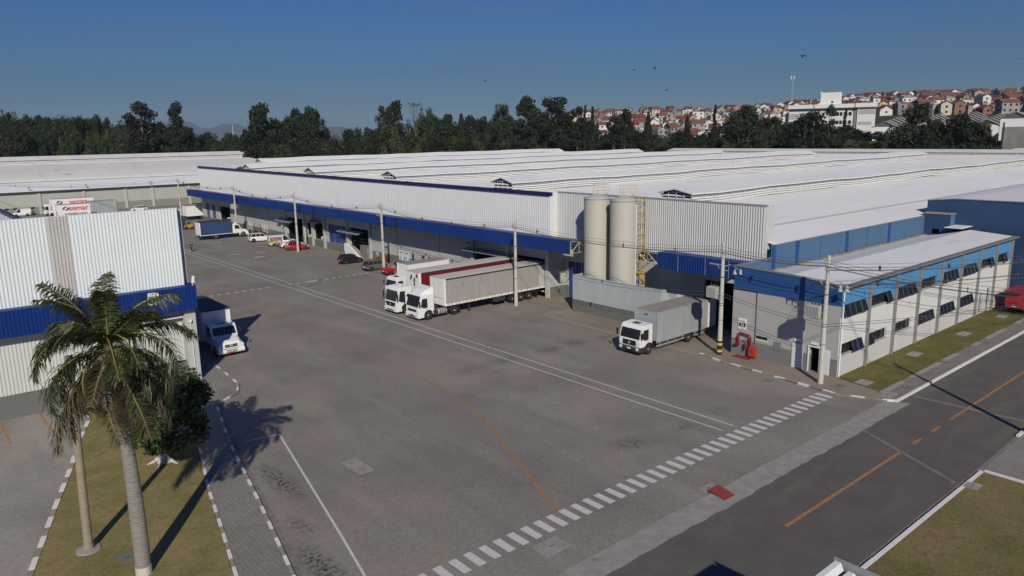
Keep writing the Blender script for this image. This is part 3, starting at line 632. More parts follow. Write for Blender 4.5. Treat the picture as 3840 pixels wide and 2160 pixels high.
# roof bays and monitors
XE = 203
ridges = [(50.4,62.2,13.38),(78.8,61.0,13.68),(107.9,61.0,13.78),(137.1,61.0,13.85),(168.7,61.0,13.88),(207.0,79.0,13.95)]
for k, (yr, xs, zr) in enumerate(ridges):
    hw = 2.05; zb = 11.78
    yl = 36.25 if k == 0 else (ridges[k-1][0]+yr)/2
    yh = (ridges[k+1][0]+yr)/2 if k < 5 else 222
    zl = 9.05 if k == 0 else zb-.215*(yr-hw-yl); zh = zb-.215*(yh-yr-hw)
    if k == 4: yh, zh = 185.8, 9.0
    if k == 5: yl, zl = 186.7, 9.0
    mb = MB(); n = 18
    for i in range(n):
        a, b = xs+(XE-xs)*i/n, xs+(XE-xs)*(i+1)/n
        mb.quad((a,yl,zl),(b,yl,zl),(b,yr-hw+.1,zb),(a,yr-hw+.1,zb)); mb.quad((a,yr+hw-.1,zb),(b,yr+hw-.1,zb),(b,yh,zh),(a,yh,zh))
    rf = ob('roof', mb, M['roof'], mw, True)
    if k == 0:
        mb = MB(); 
        for q in range(3): mb.box(62,39.95+q*.0,10.03-.0,XE,40.0,10.075) if q == 0 else None
        ob('sheet_lap', mb, M['steel'], rf, True)
    xm = {0:66.2,1:65.5,2:65.5,3:65.5,4:65.5,5:84.0}[k]; xe = 230 if k == 0 else 200
    ze = 12.93 if k == 0 else 13.02; ov = 2.32
    def sag(x): return .07*math.sin(x*.16+k*2)+.05*math.sin(x*.41+k)
    mo = thing('roof_monitor', None, None, (xm, yr, zb)); mo.parent = mw; mo.location = (xm-60.5, yr-64.2, zb); del_ = mo
    mb = MB(); n = int((xe-xm)/5)
    for i in range(n):
        a, b = xm-.35+(xe-xm+.6)*i/n, xm-.35+(xe-xm+.6)*(i+1)/n; sa, sb = sag(a), sag(b)
        for sgn in (-1,1):
            q = [(a,yr,zr+sa),(a,yr+sgn*ov,ze+sa),(b,yr+sgn*ov,ze+sb),(b,yr,zr+sb)]; mb.quad(*q)
            mb.quad((a,yr+sgn*ov,ze+sa-.13),(b,yr+sgn*ov,ze+sb-.13),(b,yr+sgn*ov,ze+sb),(a,yr+sgn*ov,ze+sa))
        if i == 0: mb.poly([(a,yr-ov,ze+sa-.12),(a,yr-ov,ze+sa),(a,yr,zr+sa),(a,yr+ov,ze+sa),(a,yr+ov,ze+sa-.12),(a,yr,zr+sa-.12)], 1)
    ob('monitor_roof', mb, [M['roof'], M['slat']], mo, True)
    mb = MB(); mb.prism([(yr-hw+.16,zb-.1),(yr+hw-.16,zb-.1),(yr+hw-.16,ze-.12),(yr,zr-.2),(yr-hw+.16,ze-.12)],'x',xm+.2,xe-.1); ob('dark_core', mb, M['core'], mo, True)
    mb = MB(); ns = 4
    for i in range(ns):
        z = zb+.02+(ze-zb-.14)*i/ns; h = (ze-zb-.14)/ns*.70
        for sgn in (-1,1):
            for j in range(n):
                a, b = xm+(xe-xm)*j/n, xm+(xe-xm)*(j+1)/n; sa, sb = sag(a), sag(b); y = yr+sgn*hw
                mb.add([(a,y,z+sa),(b,y,z+sb),(b,y-sgn*.10,z+h+sb),(a,y-sgn*.10,z+h+sa)],[(0,1,2,3) if sgn < 0 else (3,2,1,0)])
        zf = zb+.05+(zr-.25-zb)*i/ns; hf = (zr-.25-zb)/ns*.45
        yy = hw if zf+hf < ze-.15 else hw*max(.15,(zr-.2-zf-hf)/(zr-ze))
        mb.quad((xm,yr+yy,zf),(xm,yr-yy,zf),(xm+.1,yr-yy,zf+hf),(xm+.1,yr+yy,zf+hf))
    ob('louvre', mb, M['slat'], mo, True)
    mb = MB(); x = xm
    while x < xe:
        for sgn in (-1,1): mb.box(x-.025,yr+sgn*(hw+.02)-.02,zb,x+.025,yr+sgn*(hw+.02)+.02,ze-.05)
        x += 2.45
    for y in (-hw,-hw*.5,0,hw*.5,hw): mb.box(xm-.05,yr+y-.04,zb-.1,xm,yr+y+.04,zr-.15-(zr-ze)*abs(y)/hw)
    ob('monitor_post', mb, M['slat'], mo, True)
# cross block closing the bays at the far end
mb = MB()
mb.quad((203,36,9.6),(203,222,9.6),(212.5,222,12.3),(212.5,36,12.3)); mb.quad((219.5,36,12.3),(219.5,222,12.3),(232,222,9),(232,36,9))
mb.quad((203,36.2,0),(203,36.2,9.6),(212.5,36.2,12.3),(212.5,36.2,0)); ob('roof', mb, M['roof_old'], mw, True)
mb = MB(); mb.prism([(212.2,13.15),(216,13.75),(219.8,13.15),(219.8,13.05),(216,13.62),(212.2,13.05)],'y',30,166); ob('monitor_roof', mb, M['roof_old'], mw, True)
mb = MB(); mb.box(212.7,30.5,12.2,219.3,165.5,13.1); ob('dark_core', mb, M['officed'], mw, True)
mb = MB()
for i in range(3): mb.box(212.5,30.5,12.32+i*.26,212.6,165.5,12.47+i*.26)
y = 31
while y < 165: mb.box(212.44,y-.05,12.2,212.5,y+.05,13.05); y += 3
ob('louvre', mb, M['slat'], mw, True)
# outer walls that close the volume
mb = MB(); mb.quad((78,186.3,0),(78,186.3,9),(78,222,9),(78,222,0)); mb.quad((62.9,36.28,6.4),(62.9,36.28,9.05),(203,36.28,9.05),(203,36.28,6.4)); mb.quad((79,222,0),(232,222,0),(232,222,9),(79,222,9)); mb.quad((232,222,0),(232,36,0),(232,36,9),(232,222,9)); mb.quad((203,36.2,0),(232,36.2,0),(232,36.2,9),(203,36.2,9.6))
ob('rear_wall', mb, M['wallw'], mw, True)
mb = MB()
for (yr, xs, zr), (yr2, xs2, zr2) in list(zip(ridges, ridges[1:]))[:4]:
    mb.poly([(62.1,yr,12.0),(62.1,yr2,12.0),(62.1,(yr+yr2)/2,9.4)])
# signs under the canopy
def plate(parent, y, z, w_, h, X=60.44, name='sign'):
    return ob(name, MB().box(X,y-w_/2,z-h/2,X+.04,y+w_/2,z+h/2), M['wallw'], parent, True)
for y, s in ((80.1,'02'),(105.2,'03'),(139.4,'04')):
    sg = plate(mw, y, 5.15, 1.0, 1.0); b0 = sg.location
    ob('number_panel', MB().box(60.425,y-.42,4.85,60.436,y+.42,5.35), M['ink'], sg, True)
    text('number', s, .55, M['whitem'], sg, (60.42-60.5, y-64.2, 5.1), FX, .004, .012)
plate(mw, 139.9, 2.9, .6, .7)

# ================================================================ office building
of = thing('office_building', 'two storey grey, white and blue office block with awning windows and white roof', 'office', (56.05,26.65,0))
prof = [(36.25,7.88),(31.2,7.72),(29.3,7.62),(28.0,7.5),(26.65,7.3)]
ofo = [(28.15,29.0,.1,2.15),(32.8,33.95,1.82,2.12)]
mb = MB(); wall_x(mb, 56.05, 26.65, 36.25, 1.5, 5.8, ofo, 0); ob('wall', mb, M['officeg'], of, True)
mb = MB(); wall_x(mb, 56.047, 26.65, 36.25, .0, 1.5, ofo, 0); ob('wall_base', mb, M['officed'], of, True)
mb = MB(); mb.poly([(56.045,36.25,5.8)]+[(56.045,26.65,5.8)]+[(56.045,y,z) for y, z in prof[::-1]]); ob('blue_band', mb, M['officeb'], of, True)
mb = MB()
for (y0, z0), (y1, z1) in zip(prof, prof[1:]): mb.add([(55.98,y0,z0),(56.28,y0,z0),(56.28,y1,z1),(55.98,y1,z1),(55.98,y0,z0+.09),(56.28,y0,z0+.09),(56.28,y1,z1+.09),(55.98,y1,z1+.09)],[(4,5,6,7),(3,2,1,0),(0,1,5,4),(2,3,7,6),(1,2,6,5),(3,0,4,7)])
mb.box(56.28,36.05,7.86,66,36.3,7.95)
ob('coping', mb, M['officed'], of, True)
mb = MB(); mb.quad((56.27,26.8,7.0),(56.27,36.2,7.0),(56.27,36.2,7.86),(56.27,26.8,7.3)); mb.box(56.29,36.06,6.5,62.0,36.24,7.86); ob('parapet', mb, M['wallblue'], of, True)
cols = [60.7,65.65,70.45,75.4,80.35,85.2,90.05,94.8]; bays = [56.05]+cols
upw = [(x+.32, x+4.0) for x in bays[:8]]; low = [(x+.25, x+3.8) for x in bays[:6]]
def wall_y(mb, Y, x0, x1, z0, z1, ops, mi=0, dep=.3):
    t = MB(); wall_x(t, 0, x0, x1, z0, z1, ops, mi, dep)
    mb.add([(v[1],Y+v[0],v[2]) for v in t.v], [f[::-1] for f in t.f], mi)
uo = [(a,b,4.95,5.88) for a, b in upw]; lo_ = [(a,b,1.82,2.72) for a, b in low]; do = [(86.4,87.5,.1,2.3),(88.5,89.6,1.0,2.6)]
mb = MB(); wall_y(mb, 26.65, 56.05, 95.6, 1.78, 4.93, lo_+do); ob('wall', mb, M['wallw'], of, True)
mb = MB(); wall_y(mb, 26.648, 56.05, 95.6, 0, 1.78, lo_+do); ob('wall_base', mb, mat('office_base_paint',(.55,.55,.54),.85,noise=.08,scale=.8), of, True)
mb = MB(); wall_y(mb, 26.645, 56.05, 95.6, 4.93, 7.3, uo); ob('blue_band', mb, M['officeb2'], of, True)
M['pillar'] = mat('pillar_grey', (.235,.235,.235), .85, noise=.08, scale=.8)
for x in cols: ob('pillar', MB().box(x-.15,26.46,0,x+.15,26.64,7.28), M['pillar'], of, True)
ob('eave', MB().box(56.0,26.2,7.3,95.6,26.75,7.44), M['officed'], of, True)
ob('corner_downpipe', MB().tube([(56.2,26.55,.1),(56.2,26.55,7.2)],.06,6), M['whitem'], of, True)
wr_ = random.Random(5)
def window(a, b, z0, z1, n, opened):
    wn = ob('window', MB().box(a,26.86,z0,b,26.9,z1), M['glass'], of, True)
    mb = MB(); mb.box(a,26.8,z0,b,26.86,z0+.06); mb.box(a,26.8,z1-.06,b,26.86,z1)
    for i in range(n+1): x = a+(b-a)*i/n; mb.box(max(a,x-.03),26.8,z0+.06,min(b,x+.03),26.86,z1-.06)
    ob('frame', mb, M['frame'], wn, True)
    for i, ang in opened:
        x0, x1 = a+(b-a)*i/n+.02, a+(b-a)*(i+1)/n-.02; h = z1-z0-.05; s, c = math.sin(R(ang*.55))*h*1.05, math.cos(R(ang*.55))*h*1.05
        mb = MB(); q = [(x0,26.62,z1-.03),(x1,26.62,z1-.03),(x1,26.62-s,z1-.03-c),(x0,26.62-s,z1-.03-c)]
        mb.quad(q[3],q[2],q[1],q[0],0); mb.quad(*[(p[0],p[1]+.03,p[2]) for p in q],0)
        for u, v in ((0,1),(1,2),(2,3),(3,0)): mb.tube([q[u],q[v]],.028,4,1)
        ob('awning_sash', mb, [M['glassb'], M['frame']], wn, True)
    ob('sill', MB().box(a-.05,26.56,z0-.07,b+.05,26.8,z0-.002), M['officeg'], wn, True)
op_u = [[(0,28),(1,28),(2,28),(3,40)],[(3,36)],[(0,30),(1,30),(2,30),(3,36)],[],[(0,30),(1,30),(2,30),(3,30)],[(0,30),(1,30),(2,34),(3,38)],[(3,36)],[(2,36)]]
op_l = [[(2,36),(3,36)],[(0,30)],[],[(0,28),(1,28),(2,28),(3,28)],[(0,28),(1,28),(2,28),(3,28)],[(0,28),(1,28),(2,28),(3,28)]]
for (a, b), o in zip(upw, op_u): window(a, b, 4.97, 5.86, 4, o)
for (a, b), o in zip(low, op_l): window(a, b, 1.84, 2.70, 4, o)
ob('door', MB().box(86.4,26.85,.1,87.5,26.9,2.3), M['officed'], of, True)
ob('window', MB().box(88.5,26.85,1.0,89.6,26.9,2.6), M['glass'], of, True)
# front doors, vents, signs
mb = MB(); room(mb, 56.4, 28.15, 29.0, .1, 2.15, 2.5); ob('doorway', mb, M['dark'], of, True)
mb = MB(); mb.box(55.97,28.05,.1,56.1,28.14,2.25); mb.box(55.97,29.01,.1,56.1,29.1,2.25); mb.box(55.97,28.14,2.16,56.1,29.01,2.25); ob('door_frame', mb, M['whitem'], of, True)
def louvre_door(y0, y1, X, half=None):
    d = ob('door', MB().box(X,y0,.12,X+.045,y1,2.15), M['whitem'], of, True)
    mb = MB(); z = .2
    while z < 2.05: mb.add([(X-.02,y0+.05,z),(X-.02,y1-.05,z),(X-.001,y1-.05,z+.06),(X-.001,y0+.05,z+.06)],[(3,2,1,0)]); z += .09
    ob('louvre', mb, M['slat'], d, True)
louvre_door(29.55,30.5,55.99); louvre_door(27.25,27.95,55.95)
ob('window', MB().box(56.2,32.8,1.82,56.24,33.95,2.12), M['glass'], of, True)
mb = MB(); mb.box(56.0,32.75,1.74,56.2,34.0,1.815); ob('sill', mb, M['whitem'], of, True)
mb = MB(); mb.box(56.0,31.52,1.22,56.046,32.15,1.93); ob('vent_panel', mb, M['officed'], of, True)
sg = ob('sign', MB().box(55.99,34.8,2.42,56.03,35.6,3.38), M['whitem'], of, True)
ob('number_panel', MB().box(55.978,34.88,2.66,55.989,35.52,2.98), M['ink'], sg, True)
text('number', '16', .36, M['whitem'], sg, (55.976-56.05,35.2-26.65,2.82), FX, .003, .01)
text('lettering', 'Bloco', .12, M['ink'], sg, (55.985-56.05,35.2-26.65,2.54), FX, .003, .002)
text('emblem', '\u2767 msb', .17, M['ink'], sg, (55.985-56.05,35.2-26.65,3.16), FX, .003, .002)
for y in (30.05,28.6):
    sg = ob('sign', MB().box(56.0,y-.3,2.28,56.03,y+.3,2.58), M['whitem'], of, True)
    ob('sign_band', MB().box(55.985,y-.26,2.31,55.999,y+.26,2.37), M['ink'], sg, True)
ob('conduit', MB().tube([(55.98,36.2,5.95),(55.98,33.9,5.95),(55.98,33.9,1.35)],.035,6), M['cable'], of, True)
# office roof
mb = MB(); n = 12
for i in range(n):
    a, b = 56.3+(95.6-56.3)*i/n, 56.3+(95.6-56.3)*(i+1)/n
    mb.quad((a,26.5,7.38),(b,26.5,7.38),(b,31.1,7.74),(a,31.1,7.74)); mb.quad((a,31.1,7.74),(b,31.1,7.74),(b,35.7,6.72),(a,35.7,6.72))
rf = ob('roof', mb, M['roof'], of, True)
mb = MB(); x = 56.5
while x < 95: l_ = wr_.uniform(.5,1.3); mb.box(x,35.62,6.5,x+l_-.03,35.98+wr_.uniform(-.06,.06),6.88+wr_.uniform(-.05,.06)); x += l_
ob('rough_upstand', mb, M['brick'], of, True)
mb = MB(); mb.box(56.3,35.7,6.5,98,36.2,6.70); ob('gutter', mb, M['concrete'], of, True)
# faded blue wall closing the main hall above the office roof
bwl = thing('parapet_wall', 'faded light blue panel wall with darker posts between the office roof and the main roof', 'wall', (61.7,36.2,0))
ob('panel', MB().box(61.7,36.04,6.4,98,36.2,9.0), M['wallblue'], bwl, True)
for i, x in enumerate((61.9,66.0,70.65,75.85,80.6,85.7,98.0)): ob('post', MB().box(x-.22,35.92,6.45,x+.22,36.035,9.05), M['officeb'] if i not in (2,4) else M['wallblue'], bwl, True)
ob('capping', MB().box(61.7,36.0,9.0,98,36.24,9.06), M['officed'], bwl, True)
# dark blue hall beyond the office
dh = thing('dark_blue_hall', 'tall dark blue hall with white roof at the right edge behind the office', 'hall', (96.6,36,0))
mb = MB(); yz = [(36.4,10.75),(33.4,11.05),(26.3,11.05),(25.2,10.85),(14,8.6)]
mb.poly([(96.6,36.4,0)]+[(96.6,14,0)]+[(96.6,y,z) for y, z in yz[::-1]]); mb.quad((96.6,36.4,0),(96.6,36.4,10.75),(150,36.4,10.75),(150,36.4,0)); mb.quad((96.6,14,0),(150,14,0),(150,14,8.6),(96.6,14,8.6)); ob('wall', mb, M['dkblue'], dh, True)
mb = MB()
for (y0, z0), (y1, z1) in zip(yz, yz[1:]): mb.quad((97.0,y0,z0-.02),(97.0,y1,z1-.02),(150,y1,z1-.02),(150,y0,z0-.02)); mb.add([(96.5,y0,z0),(97.0,y0,z0),(97.0,y1,z1),(96.5,y1,z1),(96.5,y0,z0+.07),(97.0,y0,z0+.07),(97.0,y1,z1+.07),(96.5,y1,z1+.07)],[(4,5,6,7),(3,0,4,7),(1,2,6,5),(2,3,7,6),(0,1,5,4)],1)
ob('roof', mb, [M['roof'], M['officed']], dh, True)
tw = thing('stair_tower', 'small dark blue roof stair tower with black doorway, in front of the dark blue hall', 'tower', (95.2,34.6,6.7))
mb = MB(); wall_x(mb, 95.2, 33.2, 36.2, 6.6, 9.35, [(34.3,35.2,6.7,7.6)], 0, .2); mb.quad((95.2,33.2,6.6),(96.58,33.2,6.6),(96.58,33.2,9.35),(95.2,33.2,9.35),1); mb.quad((95.2,36.2,6.6),(95.2,36.2,9.35),(96.58,36.2,9.35),(96.58,36.2,6.6)); ob('wall', mb, [M['dkblue'], M['wallblue']], tw, True)  # side face given the paler blue to look sunlit beside the dark front
ob('roof', MB().box(95.1,33.1,9.35,96.58,36.3,9.45), M['brick'], tw, True); mb = MB(); room(mb,95.4,34.3,35.2,6.7,7.6,.9); ob('doorway', mb, M['dark'], tw, True)
ob('lean_to_roof', MB().box(93.4,31.3,8.02,96.58,33.15,8.1), M['roof'], dh, True)

# ================================================================ silos and their enclosure
def silo(y, label):
    t = thing('silo', label, 'silo', (59.95,y,0), group='storage silos')
    prof_ = [(1.42,0)]+[(1.42 if i % 2 == 0 else 1.42, .1+i*1.04) for i in range(12)]+[(1.42,12.35)]
    p = []
    for i in range(9): p += [(1.42,i*1.4+.02),(1.42,i*1.4+1.36),(1.432,i*1.4+1.37),(1.432,i*1.4+1.4)]
    p[-1] = (1.42,12.42)
    ob('tank', MB().lathe(p, n=48), M['silo'], t, smooth=False)
    ob('cone_cap', MB().lathe([(1.5,12.36),(1.5,12.44),(.2,12.92),(.0,12.94)], n=48), M['silotop'], t)
    mb = MB(); mb.tube([(0,0,12.9),(0,0,13.15)],.05,6); mb.tube([(.9,-.5,12.6),(.9,-.5,12.95)],.09,8); ob('vent', mb, M['steel'], t)
    mb = MB(); y_ = -.45
    pr = [(-.6,.7),(-.2,1.0),(.35,.9),(.9,.35),(1.2,-.35)]
    for z in (13.2,13.55,13.9): mb.tube([(a*.9,b*.9-.5,z) for a, b in pr],.02,4)
    for a, b in pr: mb.tube([(a*.9,b*.9-.5,12.6),(a*.9,b*.9-.5,13.95)],.02,4)
    ob('guard_rail', mb, M['yellow'], t)
    return t
s1 = silo(56.15, 'left of the two tall cream silos, beside the main warehouse corner')
s2 = silo(52.35, 'right of the two tall cream silos, with the yellow ladder on its side')
ca, sa = math.cos(R(-48)), math.sin(R(-48))
def cage(t, z0, z1):
    mb = MB(); mc = MB(); bx, by = 1.55*ca, 1.55*sa; tx, ty = -sa, ca
    for s in (-.22,.22): mb.tube([(bx+tx*s,by+ty*s,z0),(bx+tx*s,by+ty*s,z1+1.3)],.025,4)
    z = z0
    while z < z1+1: mb.tube([(bx-tx*.22,by-ty*.22,z),(bx+tx*.22,by+ty*.22,z)],.015,4); z += .3
    ob('ladder', mb, M['steel'], t)
    z = z0+.9
    while z < z1+1.2:
        pts = []
        for k in range(9):
            a = R(-90+180*k/8); u, v = .38*math.sin(a), .75*math.cos(a); pts.append((bx+tx*u+ca*v,by+ty*u+sa*v,z))
        mc.tube(pts,.035,4); z += 1.15
    for k in (1,3,4,5,7):
        a = R(-90+180*k/8); u, v = .38*math.sin(a), .75*math.cos(a); mc.tube([(bx+tx*u+ca*v,by+ty*u+sa*v,z0+.9),(bx+tx*u+ca*v,by+ty*u+sa*v,z1+1.1)],.016,4)
    mc.box(bx+ca*.1-.5,by+sa*.1-.5,z0+2.55,bx+ca*.1+.5,by+sa*.1+.5,z0+2.62)
    ob('ladder_cage', mc, M['yellow'], t)
cage(s2, 2.2, 12.0)
s2['label'] = 'right of the two tall cream silos, with the yellow caged ladder on its side'
ob('level_pipe', MB().tube([(1.47*math.cos(R(-75)),1.47*math.sin(R(-75)),.2),(1.47*math.cos(R(-75)),1.47*math.sin(R(-75)),12)],.05,6), M['whitem'], s2)
en = thing('silo_wall', 'low grey and pale blue-grey wall enclosing the foot of the silos', 'wall', (57.8,52,0))
ob('wall', MB().box(57.8,45.5,1.34,58.0,57.75,4.04).prism([(58.0,1.34),(60.2,1.34),(60.2,2.2),(59.3,3.0),(58.5,4.04),(58.0,4.04)],'y',45.5,45.7).box(58.0,57.55,1.34,60.4,57.75,4.04), mat('blue_grey_wall',(.42,.475,.485),.85,noise=.12,scale=1,detail=8,stretch=(1,1,.35)), en, True)
ob('wall_base', MB().box(57.797,45.497,0,58.0,57.753,1.34).box(58.0,45.497,0,60.2,45.7,1.34).box(58.0,57.55,0,60.4,57.753,1.34), M['kicker'], en, True)
mb = MB(); mb.box(57.77,45.46,4.04,58.03,57.79,4.07); ob('coping', mb, M['wallg'], en, True)

# ================================================================ near left building
lb = thing('loading_building', 'near white corrugated building with a blue canopy behind the palm at the left', 'warehouse', (10,61.8,0))
lef = -34
mb = MB(); mb.ribs((lef,61.8),(18.15,61.8),7.6,14.07,.235,-.05); mb.quad((18.15,61.8,7.6),(18.15,62.15,7.6),(18.15,62.15,14.07),(18.15,61.8,14.07)); mb.quad((18.15,62.15,7.6),(lef,62.15,7.6),(lef,62.15,14.07),(18.15,62.15,14.07)); mb.box(lef,61.8,14.07,18.17,62.17,14.1); ob('upper_cladding', mb, M['clad_l'], lb, True)
mb = MB(); mb.ribs((9.25,61.735),(10.55,61.735),7.65,14.075,.235,-.05); ob('weathered_strip', mb, M['clad_g'], lb, True)
mb = MB(); mb.ribs((lef,60.85),(18.7,60.85),6.08,7.98,.25,-.04); mb.quad((lef,60.85,7.98),(18.7,60.85,7.98),(18.7,63.2,7.98),(lef,63.2,7.98)); mb.ribs((18.7,60.85),(18.7,84),6.08,7.98,.25,-.04); mb.quad((18.0,63.2,7.98),(18.7,63.2,7.98),(18.7,84,7.98),(18.0,84,7.98)); ob('canopy', mb, M['blue'], lb, True)
mb = MB()
for y in (66,70,74,78,82): mb.tube([(18.6,y,6.15),(17.9,y,6.15)],.06,4); mb.tube([(18.6,y,6.15),(17.9,y,7.8)],.06,4)
ob('truss', mb, M['steel'], lb, True)
mb = MB(); mb.ribs((lef,61.8),(13.9,61.8),1.75,6.5,.235,-.04); mb.ribs((13.9,61.8),(18.5,61.8),5.4,6.5,.235,-.04); ob('lower_cladding', mb, mat('cream_cladding',(.60,.60,.575),.5,noise=.05,scale=.8), lb, True)
mb = MB(); mb.quad((lef,61.79,0),(18.6,61.79,0),(18.6,61.79,1.75),(lef,61.79,1.75)); mb.quad((18.6,61.79,0),(18.6,84,0),(18.6,84,1.3),(18.6,61.79,1.3)); ob('wall_base', mb, M['kicker'], lb, True)
mb = MB(); mb.ribs((13.95,62.15),(17.75,62.15),1.75,5.4,.22,-.03); ob('roller_door', mb, mat('cream_door',(.56,.56,.54),.5), lb, True)
mb = MB(); mb.box(13.9,61.6,5.38,17.8,61.82,5.55); ob('lintel', mb, M['wallw'], lb, True)
mb = MB(); mb.box(17.75,61.35,0,18.6,62.3,6.1); ob('corner_column', mb, M['wallg'], lb, True)
mb = MB(); mb.tube([(18.15,61.28,5.0),(18.15,61.28,.4)],.035,6); mb.lathe([(.0,4.98),(.12,5.0),(.12,5.16),(0,5.2)],18.15,61.25,10); ob('downpipe', mb, M['whitem'], lb, True)
mb = MB(); mb.box(18.45,60.9,7.98,18.5,60.95,8.2); mb.add([(18.4,60.8,8.2),(18.6,60.8,8.2),(18.66,60.85,8.75),(18.5,60.85,8.75),(18.4,60.92,8.2),(18.6,60.92,8.2),(18.66,60.95,8.75),(18.5,60.95,8.75)],[(0,1,2,3),(7,6,5,4),(0,4,5,1),(1,5,6,2),(2,6,7,3),(3,7,4,0)]); ob('floodlight', mb, M['whitem'], lb, True)
sg = ob('sign', MB().box(15.05,60.74,6.9,15.85,60.8,7.86), M['whitem'], lb, True)
ob('number_panel', MB().box(15.1,60.728,7.12,15.8,60.739,7.55), M['ink'], sg, True); text('number', '15', .42, M['whitem'], sg, (15.45-10,60.724-61.8,7.33), FY, .003, .012)
mb = MB(); mb.box(18.2,62.3,8.0,18.55,62.9,13.95); ob('end_post', mb, M['pole'], lb, True)
mb = MB(); mb.quad((18.15,62.2,0),(18.15,84,0),(18.15,84,8.0),(18.15,62.2,8.0)); mb.quad((lef,84,0),(lef,84,9),(18.15,84,9),(18.15,84,0)); ob('dock_wall', mb, M['wallg'], lb, True)
mb = MB(); mb.poly([(lef,62.2,8.6),(18.1,62.2,8.6),(18.1,84,8.6),(lef,84,8.6)]); mb.quad((10.75,75,8.6),(10.75,75,11.75),(10.75,118,11.75),(10.75,118,8.6)); mb.poly([(lef,75,10.3),(10.75,75,11.75),(10.75,118,11.75),(lef,118,10.3)]); mb.quad((lef,118,0),(lef,118,10.3),(10.75,118,11.75),(10.75,118,0)); mb.quad((10.75,84,0),(10.75,118,0),(10.75,118,8.6),(10.75,84,8.6)); ob('roof', mb, M['roof'], lb, True)
mb = MB(); mb.box(10.6,75,11.75,10.95,118,12.1); ob('roof_trim', mb, M['navy'], lb, True)
mb = MB(); mb.quad((lef,61.8,0),(lef,118,0),(lef,118,9),(lef,61.8,14)); ob('side_wall', mb, M['wallw'], lb, True)

# ================================================================ far left warehouse
fw = thing('far_warehouse', 'far grey walled warehouse with a stepped curved white roof beyond the left yard', 'warehouse', (40,241,0))
xa, xb = -120, 108
fo = [(25.0+i*2.0,25.9+i*2.0,1.5,2.0) for i in (0,1,2,4,5)]+[(18,19,1.5,2),(21,22,1.5,2)]+[(53.2,54.5,0,2.5)]
mb = MB(); wall_y(mb, 241, xa, xb, 2.0, 6.0, fo); ob('wall', mb, mat('sage_wall',(.43,.44,.40),.85,noise=.08,scale=.4), fw, True)
mb = MB(); wall_y(mb, 240.99, xa, xb, 0, 2.0, fo); ob('wall_base', mb, mat('sage_wall_base',(.24,.245,.215),.85,noise=.08,scale=.4), fw, True)
for x in (-12,0,12,24,35.3,46.2,57,64.4,75,86): ob('pilaster', MB().box(x-.35,240.75,0,x+.35,240.98,6), M['wallg'], fw, True)
for a, b, c, d in fo[:-1]: ob('window', MB().box(a,241.15,c,b,241.2,d), M['glass'], fw, True)
ob('door', MB().box(53.2,241.1,0,54.5,241.15,2.5), M['door'], fw, True)
mb = MB(); mb.box(xa,240.2,6.0,xb,241.2,6.25); ob('eave_shadow_band', mb, M['officed'], fw, True)  # dark grey band standing in for the shadow line under the eave
mb = MB(); pr = [(239.9,6.25),(239.9,6.35),(247,8.45)]
for (y0, z0), (y1, z1) in zip(pr, pr[1:]): mb.quad((xa,y0,z0),(xb,y0,z0),(xb,y1,z1),(xa,y1,z1))
ob('eave_roof', mb, M['clad'], fw, True)
mb = MB(); pr = [(246.6,8.5),(248,9.1),(251,9.8),(256,10.7),(260,11.2),(260.1,11.25),(265,11.8),(270,12.3),(275,12.6)]; n = 24
for (y0, z0), (y1, z1) in zip(pr, pr[1:]):
    for i in range(n): a, b = xa+(xb-xa)*i/n, xa+(xb-xa)*(i+1)/n; mb.quad((a,y0,z0),(b,y0,z0),(b,y1,z1),(a,y1,z1))
ob('roof', mb, M['roof_old'], fw, True)
mb = MB(); mb.poly([(44.5,251,9.83),(45.8,251,9.83),(43.8,259.8,11.2),(42.6,259.8,11.2)]); mb.v = [(v[0],v[1]-.0,v[2]+.03) for v in mb.v]; ob('stained_sheet', mb, M['clad_g'], fw, True)
mb = MB(); mb.quad((xa,260.05,11.2),(xb,260.05,11.2),(xb,260.15,11.34),(xa,260.15,11.34)); ob('sheet_lap', mb, M['steel'], fw, True)
mb = MB(); mb.prism([(274.6,14.0),(279,15.0),(284,14.0),(284,13.9),(279,14.88),(274.6,13.9)],'x',xa,xb-2); ob('monitor_roof', mb, M['roof_old'], fw, True)
mb = MB(); mb.box(xa,275.2,12.5,xb-2.5,283,13.9); ob('dark_core', mb, M['officed'], fw, True)
mb = MB()
for i in range(4): mb.box(xa,275.0,12.62+i*.34,xb-2.5,275.1,12.85+i*.34)
ob('louvre', mb, M['slat'], fw, True)
mb = MB(); mb.quad((xa,283,12.6),(xb,283,12.6),(xb,312,6),(xa,312,6)); ob('roof_rear', mb, M['roof_old'], fw, True)
mb = MB(); mb.quad((xb,241,0),(xb,312,0),(xb,312,6),(xb,241,6)); mb.poly([(xb,241,6),(xb,312,6),(xb,283,12.6),(xb,275,12.6),(xb,260,11.2),(xb,247,8.4)]); mb.quad((xa,312,0),(xb,312,0),(xb,312,6),(xa,312,6)); ob('side_wall', mb, M['wallw'], fw, True)
